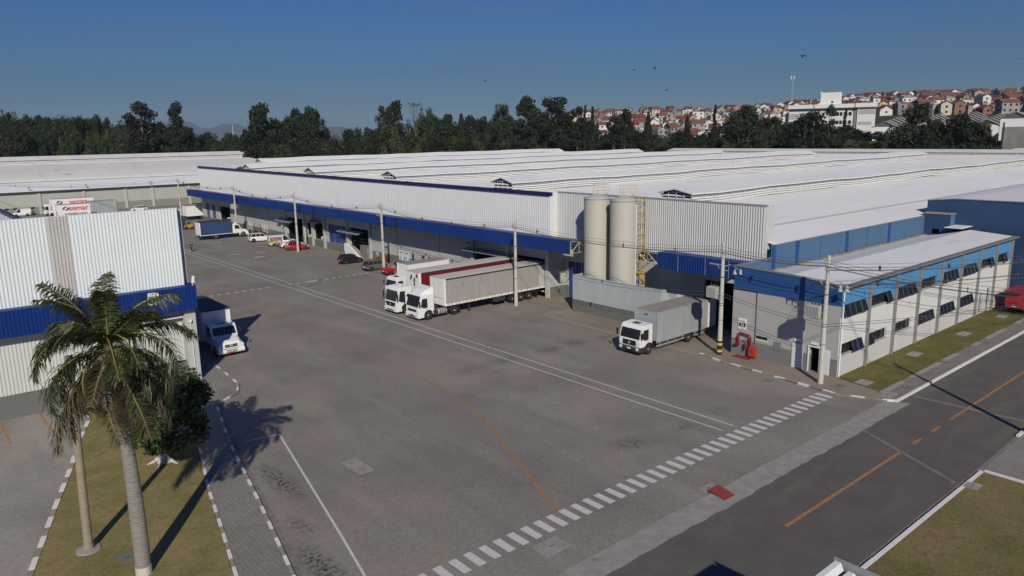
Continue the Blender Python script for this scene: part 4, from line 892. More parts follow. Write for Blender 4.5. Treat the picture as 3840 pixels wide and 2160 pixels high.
# ================================================================ vehicles
PI = math.pi
_wm = {}
def wheel_mesh(r, w_):
    k = (r, w_)
    if k not in _wm:
        a = MB().lathe([(r*.56,-w_/2+.03),(r*.9,-w_/2),(r,-w_/2+.04),(r,w_/2-.04),(r*.9,w_/2),(r*.56,w_/2-.03)], n=24, ax='y')
        b = MB().lathe([(0,-w_/2+.02),(r*.22,-w_/2+.0),(r*.25,-w_/2+.05),(r*.5,-w_/2+.07),(r*.58,-w_/2+.015),(r*.58,w_/2-.015),(r*.5,w_/2-.07),(r*.25,w_/2-.05),(r*.22,w_/2),(0,w_/2-.02)], n=20, ax='y')
        _wm[k] = (a.mesh('wheel', M['tyre'], True), b.mesh('rim', M['rim'], True))
    return _wm[k]
def wheel(t, x, y, r=.32, w_=.2):
    a, b = wheel_mesh(r, w_); o = ob('wheel', a, None, t, loc=(x,y,r)); ob('rim', b, None, o)
def arc(cx, cz, r, a0, a1, n=8): return [(cx+r*math.cos(R(a0+(a1-a0)*i/n)), cz+r*math.sin(R(a0+(a1-a0)*i/n))) for i in range(n+1)]

def cab_over(t, W=2.45, L=2.0, H=2.75, wx=-1.32, wr=.5, style=0, deflect=0, paint='white'):
    """cab-over-engine lorry cab: front bumper at x=0, body runs back to x=-L"""
    h = W/2; wb = 1.50
    pr = [(-.06,.78),(-.02,1.15),(-.05,wb),(-.30,H-.28),(-.42,H-.08),(-.62,H),(-L,H+.03),(-L,.95)]
    pr += [(x,z) for x, z in arc(wx,wr,wr+.13,35,145) if x > -L+.02][::-1]
    pr += [(-.7,.78)]
    mb = MB().prism(pr[::-1],'y',-h,h); cab = ob('cab', mb, M[paint], t, bevel=.05)
    tn = lambda z: -.05-.25*(z-wb)/(H-.28-wb)
    mb = MB(); z0, z1 = wb+.02, H-.36
    mb.add([(tn(z0)+.012,-h+.1,z0),(tn(z0)+.012,h-.1,z0),(tn(z1)+.012,h-.14,z1),(tn(z1)+.012,-h+.14,z1),(tn(z0)-.03,-h+.1,z0),(tn(z0)-.03,h-.1,z0),(tn(z1)-.03,h-.14,z1),(tn(z1)-.03,-h+.14,z1)],[(0,1,2,3),(0,4,5,1),(1,5,6,2),(2,6,7,3),(3,7,4,0)]); ob('windscreen', mb, M['glass'], t)
    mb = MB()
    for k in (-.5,.45): mb.tube([(tn(z0)+.03,k,z0+.02),(tn(z0+.1)+.03,k+.55,z0+.16)],.012,4)
    ob('wiper', mb, M['black'], t)
    if style == 1:
        mb = MB().prism([(tn(z1)+.02,z1-.02),(tn(z1)+.16,z1-.02),(tn(z1)+.1,z1+.2),(-.36,z1+.26)],'y',-h+.03,h-.03); ob('sun_visor', mb, M['black'], t, bevel=.02)
    for s in (-1,1):
        y = s*(h+.006); q = [(-.34,wb+.06),(-.52,H-.4),(-1.18,H-.4),(-1.18,wb-.12),(-.75,wb-.16)]
        mb = MB().prism(q,'y',min(y,y-s*.02),max(y,y-s*.02)); ob('side_window', mb, M['glass'], t)
        mb = MB(); m0 = (-.12,s*(h+.02),H-.45); mb.tube([(-.2,s*h,H-.35),(-.02,s*(h+.22),H-.5),(-.02,s*(h+.22),wb+.1),(-.2,s*h,wb-.05)],.018,5); mb.box(-.08,s*(h+.14),wb+.12,.0,s*(h+.33),H-.55); ob('mirror', mb, M['black'], t, bevel=.02)
        mb = MB(); mb.box(-.72,s*(h-.01),1.02,-.70,s*(h+.008),H-.5) if False else mb.box(-1.27,s*(h-.01),.85,-1.25,s*(h+.006),H-.3); mb.box(-1.15,s*(h-.01),1.2,-1.0,s*(h+.02),1.25); ob('door_seam', mb, M['officed'], t)
        mb = MB().prism(arc(wx,wr,wr+.16,10,170)+arc(wx,wr,wr+.10,170,10),'y',s*(h-.28),s*(h+.015)); ob('mudguard', mb, M['chassis'] if style != 1 else M[paint], t)
        mb = MB(); 
        for i in range(3): mb.box(-.72-i*.0,s*(h-.15),.34+i*.2,-.28,s*(h+.0),.38+i*.2)
        ob('step', mb, M['chassis'], t)
        mb = MB().box(.0,s*(h-.42),.52,.055,s*(h-.10),.76) ; ob('headlight', mb, M['lamp'], t, bevel=.02)
        wheel(t, wx, s*(h-.16), wr, .3)
    bm = MB().prism([(-.06,.32),(.03,.36),(.05,.74),(.0,.79),(-.75,.79),(-.75,.36)],'y',-h-.01,h+.01); ob('bumper', bm, M[paint] if style in (1,2) else M['chassis'], t, bevel=.03)
    mb = MB(); gz0, gz1 = (.92,1.36) if style != 1 else (1.0,1.22)
    mb.prism([(-.03,gz0),(.0,gz0),(.012,gz1),(-.03,gz1)],'y',-h*.62,h*.62)
    if style == 2: mb.prism([(-.02,gz0+.18),(.012,gz0+.18),(.018,gz1),(-.02,gz1)],'y',-h*.8,h*.8)
    for i in range(4): z = gz0+.05+i*(gz1-gz0)/4; mb.box(0,-h*.58,z,.03,h*.58,z+.025)
    mb.box(.05,-h*.55,.44,.062,h*.55,.56)
    ob('grille', mb, M['black'], t)
    if style != 1: ob('emblem', MB().lathe([(.11,-.01),(.13,0),(.11,.012)],0,1.13,16,ax='x'), M['steel'], t, loc=(.03,0,0))
    ob('number_plate', MB().box(.052,-.22,.58,.066,.22,.70), M['whitem'] if style != 1 else M['inkr'], t)
    mb = MB().box(-1.25,-.35,H+.0,-.75,.35,H+.07); ob('roof_hatch', mb, M['glass'] if style == 0 else M[paint], t, bevel=.02)
    mb = MB()
    for y in (-h*.75,-.35,.35,h*.75): mb.box(-.55,y-.06,H-.06,-.45,y+.06,H+.02)
    ob('marker_lamp', mb, M['lamp'], t)
    if deflect:
        mb = MB(); a, b = h*.72, h*.98; z0 = H-.05
        mb.add([(-.45,-a,z0),(-.45,a,z0),(-L,b,z0),(-L,-b,z0),(-.62,-a*.9,z0+.14),(-.62,a*.9,z0+.14),(-1.2,a*.95,z0+deflect*.62),(-1.2,-a*.95,z0+deflect*.62),(-L,b*.98,z0+deflect),(-L,-b*.98,z0+deflect)],
          [(0,1,5,4),(4,5,6,7),(7,6,8,9),(1,2,8,6,5),(0,4,7,9,3),(2,3,9,8)]); ob('wind_deflector', mb, M[paint], t, bevel=.05)
    return cab
def chassis(t, x0, x1, W=.9, z=.72):
    mb = MB()
    for s in (-1,1): mb.box(x0,s*W/2-.05,z,x1,s*W/2+.05,z+.24)
    n = int((x1-x0)/1.6)
    for i in range(n+1): mb.box(x0+(x1-x0)*i/n-.05,-W/2,z+.05,x0+(x1-x0)*i/n+.05,W/2,z+.2)
    mb.box(x0+.2,-.25,.5,x1-.6,.25,z+.06)
    ob('chassis_frame', mb, M['chassis'], t)
def axle(t, x, h, r=.5, dual=True):
    for s in (-1,1):
        wheel(t, x, s*(h-.17), r, .28)
        if dual: wheel(t, x, s*(h-.50), r, .26)
def guards(t, x, h, r=.5):
    for s in (-1,1):
        mb = MB().prism(arc(x,r,r+.14,5,175)+arc(x,r,r+.10,175,5),'y',min(s*(h-.6),s*h),max(s*(h-.6),s*h)); mb.box(x-r-.2,s*(h-.6),.25,x-r-.18,s*h,.8); ob('mudguard', mb, M['chassis'], t)
def cargo_box(t, x0, x1, W, z0, z1, body, roof, name='cargo_box', rail='alu', front=None):
    """closed body with corner posts and rails; x0 (rear) < x1 (front)"""
    h = W/2
    b = ob(name, MB().box(x0,-h,z0,x1,h,z1-.02), M[body], t)
    ob('box_roof', MB().box(x0-.01,-h-.012,z1-.02,x1+.01,h+.012,z1+.02), M[roof], b, bevel=.015)
    mb = MB()
    for x in (x0,x1):
        for s in (-1,1): mb.box(x-.045,s*(h-.04),z0-.06,x+.045,s*(h+.016),z1-.021)
    for s in (-1,1): mb.box(x0+.045,s*(h-.03),z0-.08,x1-.045,s*(h+.014),z0+.07); mb.box(x0+.045,s*(h-.03),z1-.12,x1-.045,s*(h+.014),z1-.021)
    ob('box_frame', mb, M[rail], b)
    if front: ob('front_panel', MB().box(x1+.002,-h+.045,z0,x1+.02,h-.045,z1-.03), M[front], b)
    return b
def side_rail(t, x0, x1, h):
    for s in (-1,1):
        mb = MB()
        for z in (.5,.8): mb.box(x0,s*(h-.06),z,x1,s*(h-.02),z+.13)
        x = x0+.2
        while x < x1: mb.box(x-.03,s*(h-.10),.5,x+.03,s*(h-.06),1.05); x += 1.1
        ob('side_guard', mb, M['steel'], t)
def tail(t, x, h, z=.75):
    ob('rear_bumper', MB().box(x-.05,-h+.1,.45,x+.05,h-.1,.57), M['chassis'], t)
    for s in (-1,1): ob('tail_light', MB().box(x-.03,s*(h-.45),.62,x+.03,s*(h-.12),.75), M['taill'], t)
def markers(t, x0, x1, h, z, n, par=None):
    mb = MB()
    for i in range(n):
        x = x0+(x1-x0)*(i+.5)/n
        for s in (-1,1): mb.box(x-.12,s*(h+.014),z,x+.0,s*(h+.022),z+.05)
    mc = MB()
    for i in range(n):
        x = x0+(x1-x0)*(i+.5)/n
        for s in (-1,1): mc.box(x+.002,s*(h+.014),z,x+.12,s*(h+.022),z+.05)
    ob('reflector', mb, M['inkr'], t); ob('reflector', mc, M['whitem'], t)

# --- lorry backed into gate 16
t = thing('box_truck', 'white cab lorry with silver box and open rear door, backed in beside the 16 sign', 'truck', (49.3,42.2,0), PI)
cab_over(t, 2.4, 1.72, 2.72, -1.25, .48, 0)
chassis(t, -9.6, -1.5); axle(t, -7.05, 1.22, .48); guards(t, -7.05, 1.22, .48); side_rail(t, -6.35, -2.3, 1.22); side_rail(t, -9.4, -7.75, 1.22)
b = cargo_box(t, -9.75, -2.25, 2.55, 1.02, 3.66, 'alu', 'boxroof'); markers(b, -9.5, -2.4, 1.275, 1.06, 6)
tail(t, -9.7, 1.2)
ob('name_badge', MB().box(-2.248,-.2,3.25,-2.235,.2,3.36), M['chassis'], b)
for s in (-1,1):
    mb = MB(); a = (-9.8,s*1.27); e = (-11.0,s*(1.27+.05)) if s > 0 else (-9.9,s*2.45)
    d = Vector((e[0]-a[0],e[1]-a[1])).normalized()*1.22; n_ = Vector((-d.y,d.x)).normalized()*.025
    P = [(a[0]+n_.x,a[1]+n_.y),(a[0]-n_.x,a[1]-n_.y),(a[0]+d.x-n_.x,a[1]+d.y-n_.y),(a[0]+d.x+n_.x,a[1]+d.y+n_.y)]
    slab(mb, P, .98, 3.62); dr = ob('rear_door', mb, M['whitem'], b)
    mb = MB()
    for q in (.15,.85): mb.tube([(a[0]+d.x*q+n_.x*2,a[1]+d.y*q+n_.y*2,1.0),(a[0]+d.x*q+n_.x*2,a[1]+d.y*q+n_.y*2,3.6)],.025,5)
    for z in (1.3,2.2,3.1): mb.box(a[0]-.06,a[1]-.05,z,a[0]+.06,a[1]+.05,z+.1)
    ob('door_bar', mb, M['steel'], dr)

# --- articulated lorries at gate 02
def semi(label, loc, style, deflect, body, roof, front, trailer_x, L, ztop, H, rear_panel=None):
    t = thing('articulated_truck', label, 'truck', loc, PI)
    cab_over(t, 2.45, 2.05, H, -1.3, .51, style, deflect)
    chassis(t, -6.4, -1.9); axle(t, -4.75, 1.25, .51); guards(t, -4.75, 1.25, .51)
    for s in (-1,1):
        mb = MB().lathe([(.0,-3.75),(.3,-3.74),(.33,-3.7),(.33,-2.65),(.3,-2.61),(0,-2.6)],s*.92,.66,16,ax='x'); ob('fuel_tank', mb, M['steel'], t)
        mb = MB()
        for x in (-3.5,-3.15,-2.85): mb.lathe([(.33,x-.03),(.345,x-.025),(.345,x+.025),(.33,x+.03)],s*.92,.66,16,ax='x')
        ob('tank_strap', mb, M['black'], t)
        mb = MB().box(-2.55,s*.7,.4,-1.95,s*1.15,.9); ob('battery_box', mb, M['chassis'], t)
    ob('fifth_wheel', MB().lathe([(.5,.98),(.5,1.08),(0,1.1)],-4.6,0,16), M['chassis'], t)
    z0 = 1.22
    h = 1.3
    b = ob('trailer_body', MB().box(0,-h,z0,L,h,ztop-.03), M[body], t, loc=(trailer_x-L,0,0))
    ob('trailer_roof', MB().prism([(-h,ztop-.03),(h,ztop-.03),(h,ztop+.0),(h*.6,ztop+.045),(-h*.6,ztop+.045),(-h,ztop)],'x',-.01,L+.01), M[roof], b)
    mb = MB()
    for s in (-1,1): mb.box(.02,s*(h-.02),ztop-.2,L-.25,s*(h+.02),ztop-.04)
    ob('top_rail', mb, M['chassis'], b)
    mb = MB()
    for s in (-1,1): mb.box(0,s*(h-.02),z0-.06,L,s*(h+.02),z0+.16)
    for s in (-1,1): mb.box(L-.22,s*(h-.02),z0+.16,L+.02,s*(h+.018),ztop-.03)
    ob('side_rave', mb, M['whitem'], b)
    mb = MB(); mc = MB()
    n = int(L/1.0)
    for i in range(1,n):
        x = L*i/n
        for s in (-1,1): mb.box(x-.03,s*(h+.02),z0-.08,x+.03,s*(h+.035),z0+.22); mc.box(x+.3,s*(h+.02),z0+.02,x+.55,s*(h+.028),z0+.08)
    ob('curtain_buckle', mb, M['black'], b); ob('reflector', mc, M['inkr'], b)
    ob('front_panel', MB().box(L+.002,-h+.03,z0,L+.03,h-.03,ztop-.06), M[front], b)
    mb = MB(); mb.box(L+.03,-h+.06,z0+.75,L+.04,h-.06,z0+.79)
    for y in (-.5,.35): mb.box(L+.03,y-.012,z0+.8,L+.036,y+.012,ztop-.1)
    ob('front_seam', mb, M['officed'], b)
    if rear_panel:
        for s in (-1,1): ob('rear_panel', MB().box(.12,s*(h-.01),z0+.2,1.1,s*(h+.012),ztop-.25), M[rear_panel], b)
    mb = MB()
    for s in (-1,1): mb.box(.3,s*.5-.07,.85,L-.4,s*.5+.07,1.2)
    for i in range(12): mb.box(.4+i*(L-.9)/11-.05,-h+.05,1.08,.4+i*(L-.9)/11+.05,h-.05,1.19)
    mb.box(1.5,-.7,.45,5.0,.7,.9)
    ob('trailer_frame', mb, M['chassis'], b)
    for i in range(3):
        for s in (-1,1):
            wheel(b, 2.65+i*1.28, s*(h-.17), .5, .28); wheel(b, 2.65+i*1.28, s*(h-.5), .5, .26)
    for s in (-1,1):
        mb = MB(); mb.box(L-3.75,s*.75-.06,.18,L-3.63,s*.75+.06,1.2); mb.box(L-3.85,s*.75-.15,.12,L-3.53,s*.75+.15,.19)
        ob('landing_gear', mb, M['chassis'], b)
        ob('pallet_box', MB().box(6.4,s*(h-.5),.55,8.0,s*(h-.05),1.08), M['chassis'], b); ob('mud_flap', MB().box(1.35,s*(h-.6),.15,1.38,s*(h-.05),.9), M['black'], b)
    ob('spare_wheel', wheel_mesh(.5,.28)[0], None, b, loc=(1.6,.6,.85)).rotation_euler = (R(90),0,0)
    mb = MB(); mb.box(-.06,-h+.1,.5,.0,h-.1,.62); ob('rear_bumper', mb, M['whitem'], b)
    return t
st1 = semi('white tractor with wind deflector pulling a long grey curtain-side trailer', (42.35,66.5,0), 1, .78, 'tarp', 'tarproof', 'whitem', -3.35, 15.0, 4.2, 2.78, 'wallg')
st2 = semi('white tractor with red curtain-side trailer behind the long grey trailer', (42.25,70.7,0), 2, 0, 'redtarp', 'tarproof', 'whitem', -3.1, 14.6, 4.36, 3.0)
mb = MB()
rs = random.Random(3)
for y, z, s in ((.85,3.95,.22),(.35,3.55,.16),(.2,3.35,.13),(-.3,3.75,.19),(-.42,3.5,.15),(.3,2.95,.17),(.55,3.3,.07)):
    pts = [(y+s*(.6+.5*rs.random())*math.cos(a), z+s*(.7+.6*rs.random())*math.sin(a)*1.2) for a in [k*2*PI/9 for k in range(9)]]
    mb.prism(pts,'x',11.535,11.542)
bdy = [c for c in st2.children if c.name.startswith('trailer_body')][0]
mb.v = [(v[0]+3.1,v[1],v[2]) for v in mb.v]; ob('dark_patch', mb, M['black'], bdy)
# --- short white box lorry beyond
t = thing('box_truck', 'white box lorry mostly hidden beyond the red trailer at the warehouse windows', 'truck', (46.4,77.6,0), PI)
cab_over(t, 2.3, 1.7, 2.6, -1.25, .46, 0); chassis(t, -8.0, -1.6); axle(t, -5.7, 1.15, .46)
cargo_box(t, -8.0, -1.95, 2.4, 1.05, 4.05, 'whitem', 'boxroof', rail='whitem'); tail(t, -8.0, 1.1)

def bonnet_truck(t, paint='white', W=2.35):
    """long-nosed lorry cab, front bumper at x=0"""
    h = W/2
    pr = [(-.05,.62),(.0,1.0),(-.12,1.32),(-1.35,1.72),(-1.75,2.52),(-2.0,2.66),(-3.05,2.72),(-3.1,.85)]+arc(-1.05,.5,.66,0,180,10)[::-1][0:11]+[(-.2,.62)]
    ob('cab', MB().prism([(-1.35,1.68),(-1.76,2.52),(-2.0,2.66),(-3.05,2.72),(-3.1,.85),(-1.75,.85),(-1.35,1.2)],'y',-h,h), M[paint], t, bevel=.06)
    mb = MB(); n = 7; rings = []
    for x, w_, z1 in ((0,.72,1.12),(-.1,.82,1.33),(-.55,.88,1.5),(-1.0,.93,1.6),(-1.45,.97,1.74)):
        zb = 1.0; rings.append([(x,-h*w_,zb-.2),(x,-h*w_,z1-.14),(x,-h*w_*.8,z1),(x,0,z1+.05),(x,h*w_*.8,z1),(x,h*w_,z1-.14),(x,h*w_,zb-.2)])
    vs = sum(rings,[]); mb.add(vs, [(i*7+k,i*7+k+1,(i+1)*7+k+1,(i+1)*7+k) for i in range(4) for k in range(6)]+[[k for k in range(7)][::-1]]); ob('bonnet', mb, M[paint], t, bevel=.03)
    for s in (-1,1):
        y0, y1 = s*(h-.42), s*(h+.03); mb = MB().prism(arc(-1.05,.5,.74,-8,188,12)+arc(-1.05,.5,.60,188,-8,12),'y',min(y0,y1),max(y0,y1)); ob('wing', mb, M[paint], t, bevel=.03)
        mb = MB().prism([(-.2,.62),(-.02,.70),(-.02,1.05),(-.3,1.15),(-.5,.95)],'y',min(s*(h-.5),s*(h+.0)),max(s*(h-.5),s*(h+.0))); ob('wing', mb, M[paint], t, bevel=.03)
        mb = MB().lathe([(.0,.02),(.09,.015),(.1,0),(.1,-.05)],s*(h-.2),.92,12,ax='x'); mb.lathe([(.0,.02),(.09,.015),(.1,0),(.1,-.05)],s*(h-.42),.92,12,ax='x'); ob('headlight', mb, M['lamp'], t)
        y = s*(h+.006); ob('side_window', MB().prism([(-1.62,1.78),(-1.92,2.45),(-2.65,2.47),(-2.65,1.72),(-1.7,1.7)],'y',min(y,y-s*.02),max(y,y-s*.02)), M['glass'], t)
        ob('mirror', MB().tube([(-1.6,s*h,2.3),(-1.45,s*(h+.25),2.2),(-1.45,s*(h+.25),1.8),(-1.6,s*h,1.75)],.018,5).box(-1.5,s*(h+.17),1.85,-1.43,s*(h+.35),2.3), M['black'], t, bevel=.02)
        wheel(t, -1.05, s*(h-.17), .5, .28)
    mb = MB(); mb.add([(-1.33,-h+.12,1.78),(-1.33,h-.12,1.78),(-1.70,h-.17,2.48),(-1.70,-h+.17,2.48)],[(0,1,2,3)]); mb.v = [(v[0]-.015,v[1],v[2]) for v in mb.v]; ob('windscreen', MB().add([(-1.385,-h+.12,1.76),(-1.385,h-.12,1.76),(-1.73,h-.17,2.46),(-1.73,-h+.17,2.46),(-1.42,-h+.12,1.74),(-1.42,h-.12,1.74),(-1.77,h-.17,2.45),(-1.77,-h+.17,2.45)],[(0,1,2,3),(0,4,5,1),(1,5,6,2),(2,6,7,3),(3,7,4,0)]), M['glass'], t)
    mb = MB().box(-.02,-.55,.92,.035,.55,1.16)
    for i in range(4): mb.box(.035,-.53,.95+i*.055,.05,.53,.97+i*.055)
    ob('grille', mb, M['black'], t)
    mb = MB().lathe([(.13,.05),(.15,.06),(.13,.075)],0,1.05,16,ax='x'); mb.box(.05,-.5,1.03,.058,.5,1.06); ob('emblem', mb, M['steel'], t)
    ob('bumper', MB().prism([(-.5,.36),(.05,.36),(.10,.48),(.08,.74),(-.5,.74)],'y',-h-.03,h+.03), M[paint], t, bevel=.04)
    mb = MB()
    for y in (-.25,.25): 
        for z in (.46,.6): mb.box(.09,y-.22,z,.108,y+.22,z+.07)
    ob('bumper_slot', mb, M['black'], t)
    ob('number_plate', MB().box(.10,-.2,.385,.115,.2,.45), M['inkr'], t)
    ob('roof_vent', MB().prism([(-2.6,2.68),(-2.0,2.66),(-2.1,2.86),(-2.55,2.88)],'y',-.35,.35), M['whitem'], t, bevel=.03)
    ob('roof_vent', MB().box(-2.02,-.28,2.70,-2.0+.02,.28,2.8), M['black'], t)
t = thing('box_truck', 'white long-nosed lorry with dark topped box beside the near left building', 'truck', (22.95,66.4,0), -PI/2)
bonnet_truck(t); chassis(t, -10.2, -2.8); axle(t, -7.2, 1.18, .5); guards(t, -7.2, 1.18, .5)
b = cargo_box(t, -10.4, -3.35, 2.6, 1.0, 3.85, 'whitem', 'chassis', rail='whitem'); mb = MB(); mb.box(-3.36,-1.33,3.72,-3.26,1.33,3.9); ob('roof_lip', mb, M['chassis'], b); tail(t, -10.3, 1.2)
side_rail(t, -6.4, -3.6, 1.2)
t = thing('curtain_truck', 'white long-nosed lorry with a blue tarpaulin body, near the walking person', 'truck', (57.25,150.75,0), 0)
bonnet_truck(t); chassis(t, -9.6, -2.8); axle(t, -6.45, 1.2, .52); guards(t, -6.45, 1.2, .52)
b = ob('tarpaulin_body', MB().box(-9.45,-1.25,1.0,-3.3,1.25,3.58), M['bluetarp'], t)
mb = MB(); n = 12; vs = []
for i in range(n+1): x = -9.5+6.25*i/n; vs += [(x,-1.28,3.58+.03*math.sin(i*1.7)),(x,0,3.72+.05*math.sin(i*1.3)),(x,1.28,3.58+.03*math.sin(i*1.7))]
mb.add(vs, [(3*i+k,3*i+3+k,3*i+4+k,3*i+1+k) for i in range(n) for k in (0,1)]); mb.box(-9.5,-1.28,3.5,-3.25,1.28,3.575); ob('tarpaulin_top', mb, M['chassis'], b)
ob('rear_door', MB().box(-9.52,-1.24,1.0,-9.46,1.24,3.5), M['whitem'], b); tail(t, -9.45, 1.2)
mb = MB()
for s in (-1,1): mb.box(-9.45,s*1.22,.92,-3.3,s*1.27,1.02); mb.box(-9.5,s*1.22,.95,-9.38,s*1.275,3.5)
ob('side_rave', mb, M['whitem'], b)

# --- lorries in the far left yard
def far_truck(label, x, y, L, ztop, body, cab=True, letters=False, rz=PI, roof='boxroof', small=None):
    t = thing('box_truck', label, 'truck', (x,y,0), rz); h = 1.3; x1 = -2.0
    if cab: cab_over(t, 2.4, 1.8, 2.75, -1.25, .5, 2)
    chassis(t, -L-2, -1.5); axle(t, -L-.2, 1.25, .5); b = cargo_box(t, -L-2.2, x1, 2.6, 1.1, ztop, body, roof, rail='steel' if body == 'alu' else 'whitem')
    if letters:
        cx = x1-L*.55-.3; ys = h+.02; rt = (R(90),0,R(180)); zc = ztop-.95
        text('lettering', 'semar', 1.75, M['inkr'], b, (cx-.55,ys,zc), rt, .004, .03)
        em = MB(); ec = (x1-1.45-.4)
        def blob(mb, pts): mb.prism(pts,'y',ys-.002,ys+.006)
        s_ = .62
        pa = [(ec-s_*math.cos(R(a)), zc+.0+s_*math.sin(R(a))) for a in range(60,300,20)]+[(ec-s_*.1,zc-.15),(ec-s_*.35,zc+.15)]
        pa = [(ec+s_*(1.1*math.cos(R(a))), zc+s_*.8*math.sin(R(a))) for a in range(-40,121,20)]+[(ec+.05,zc+.12),(ec+.3,zc-.02),(ec+.1,zc-.2)]
        blob(em, pa); ob('emblem', em, M['inkr'], b)
        em = MB(); pb = [(2*ec-.12-px_, 2*zc-pz) for px_, pz in pa]; blob(em, pb); em.prism([(ec+.05+.14*math.cos(k*PI/5),zc+.42+.14*math.sin(k*PI/5)) for k in range(10)],'y',ys+.007,ys+.01); ob('emblem', em, M['inkb'], b)
        if small: text('lettering', small, .62, M['ink'], b, (cx+.1,ys,ztop-2.35), rt, .004, .012)
    tail(t, -L-2.1, 1.2); return t
far_truck('white supermarket lorry with red lettering and a cab, nearer of two in the far yard', 32.4, 213.2, 7.0, 4.15, 'whitem', True, True, small='SUPERMERCADOS')
far_truck('white supermarket trailer with red lettering, rear of two in the far yard, behind the other', 35.0, 236.0, 10.0, 4.15, 'whitem', True, True)
t = far_truck('plain silver box trailer parked right of the lettered lorry in the far yard', 40.6, 219.5, 6.4, 4.15, 'alu', False)
bx = [c for c in t.children if c.name.startswith('cargo_box')][0]
ob('side_door', MB().box(-5.2,1.314,1.15,-3.9,1.33,3.9), M['alu'], bx)
far_truck('white lorry backed up beyond the yard corner of the warehouse, past the forklift', 56.0, 191.5, 5.5, 3.5, 'whitem', False)
t = thing('cargo_container', 'dark blue container crate stack behind the concrete post near the forklift', 'container', (51.5,176,0))
ob('container', MB().box(-1.6,-1.2,.1,1.2,1.2,2.6), M['bluetarp'], t); ob('base', MB().box(-1.6,-1.2,0,1.2,1.2,.1), M['rust'], t)

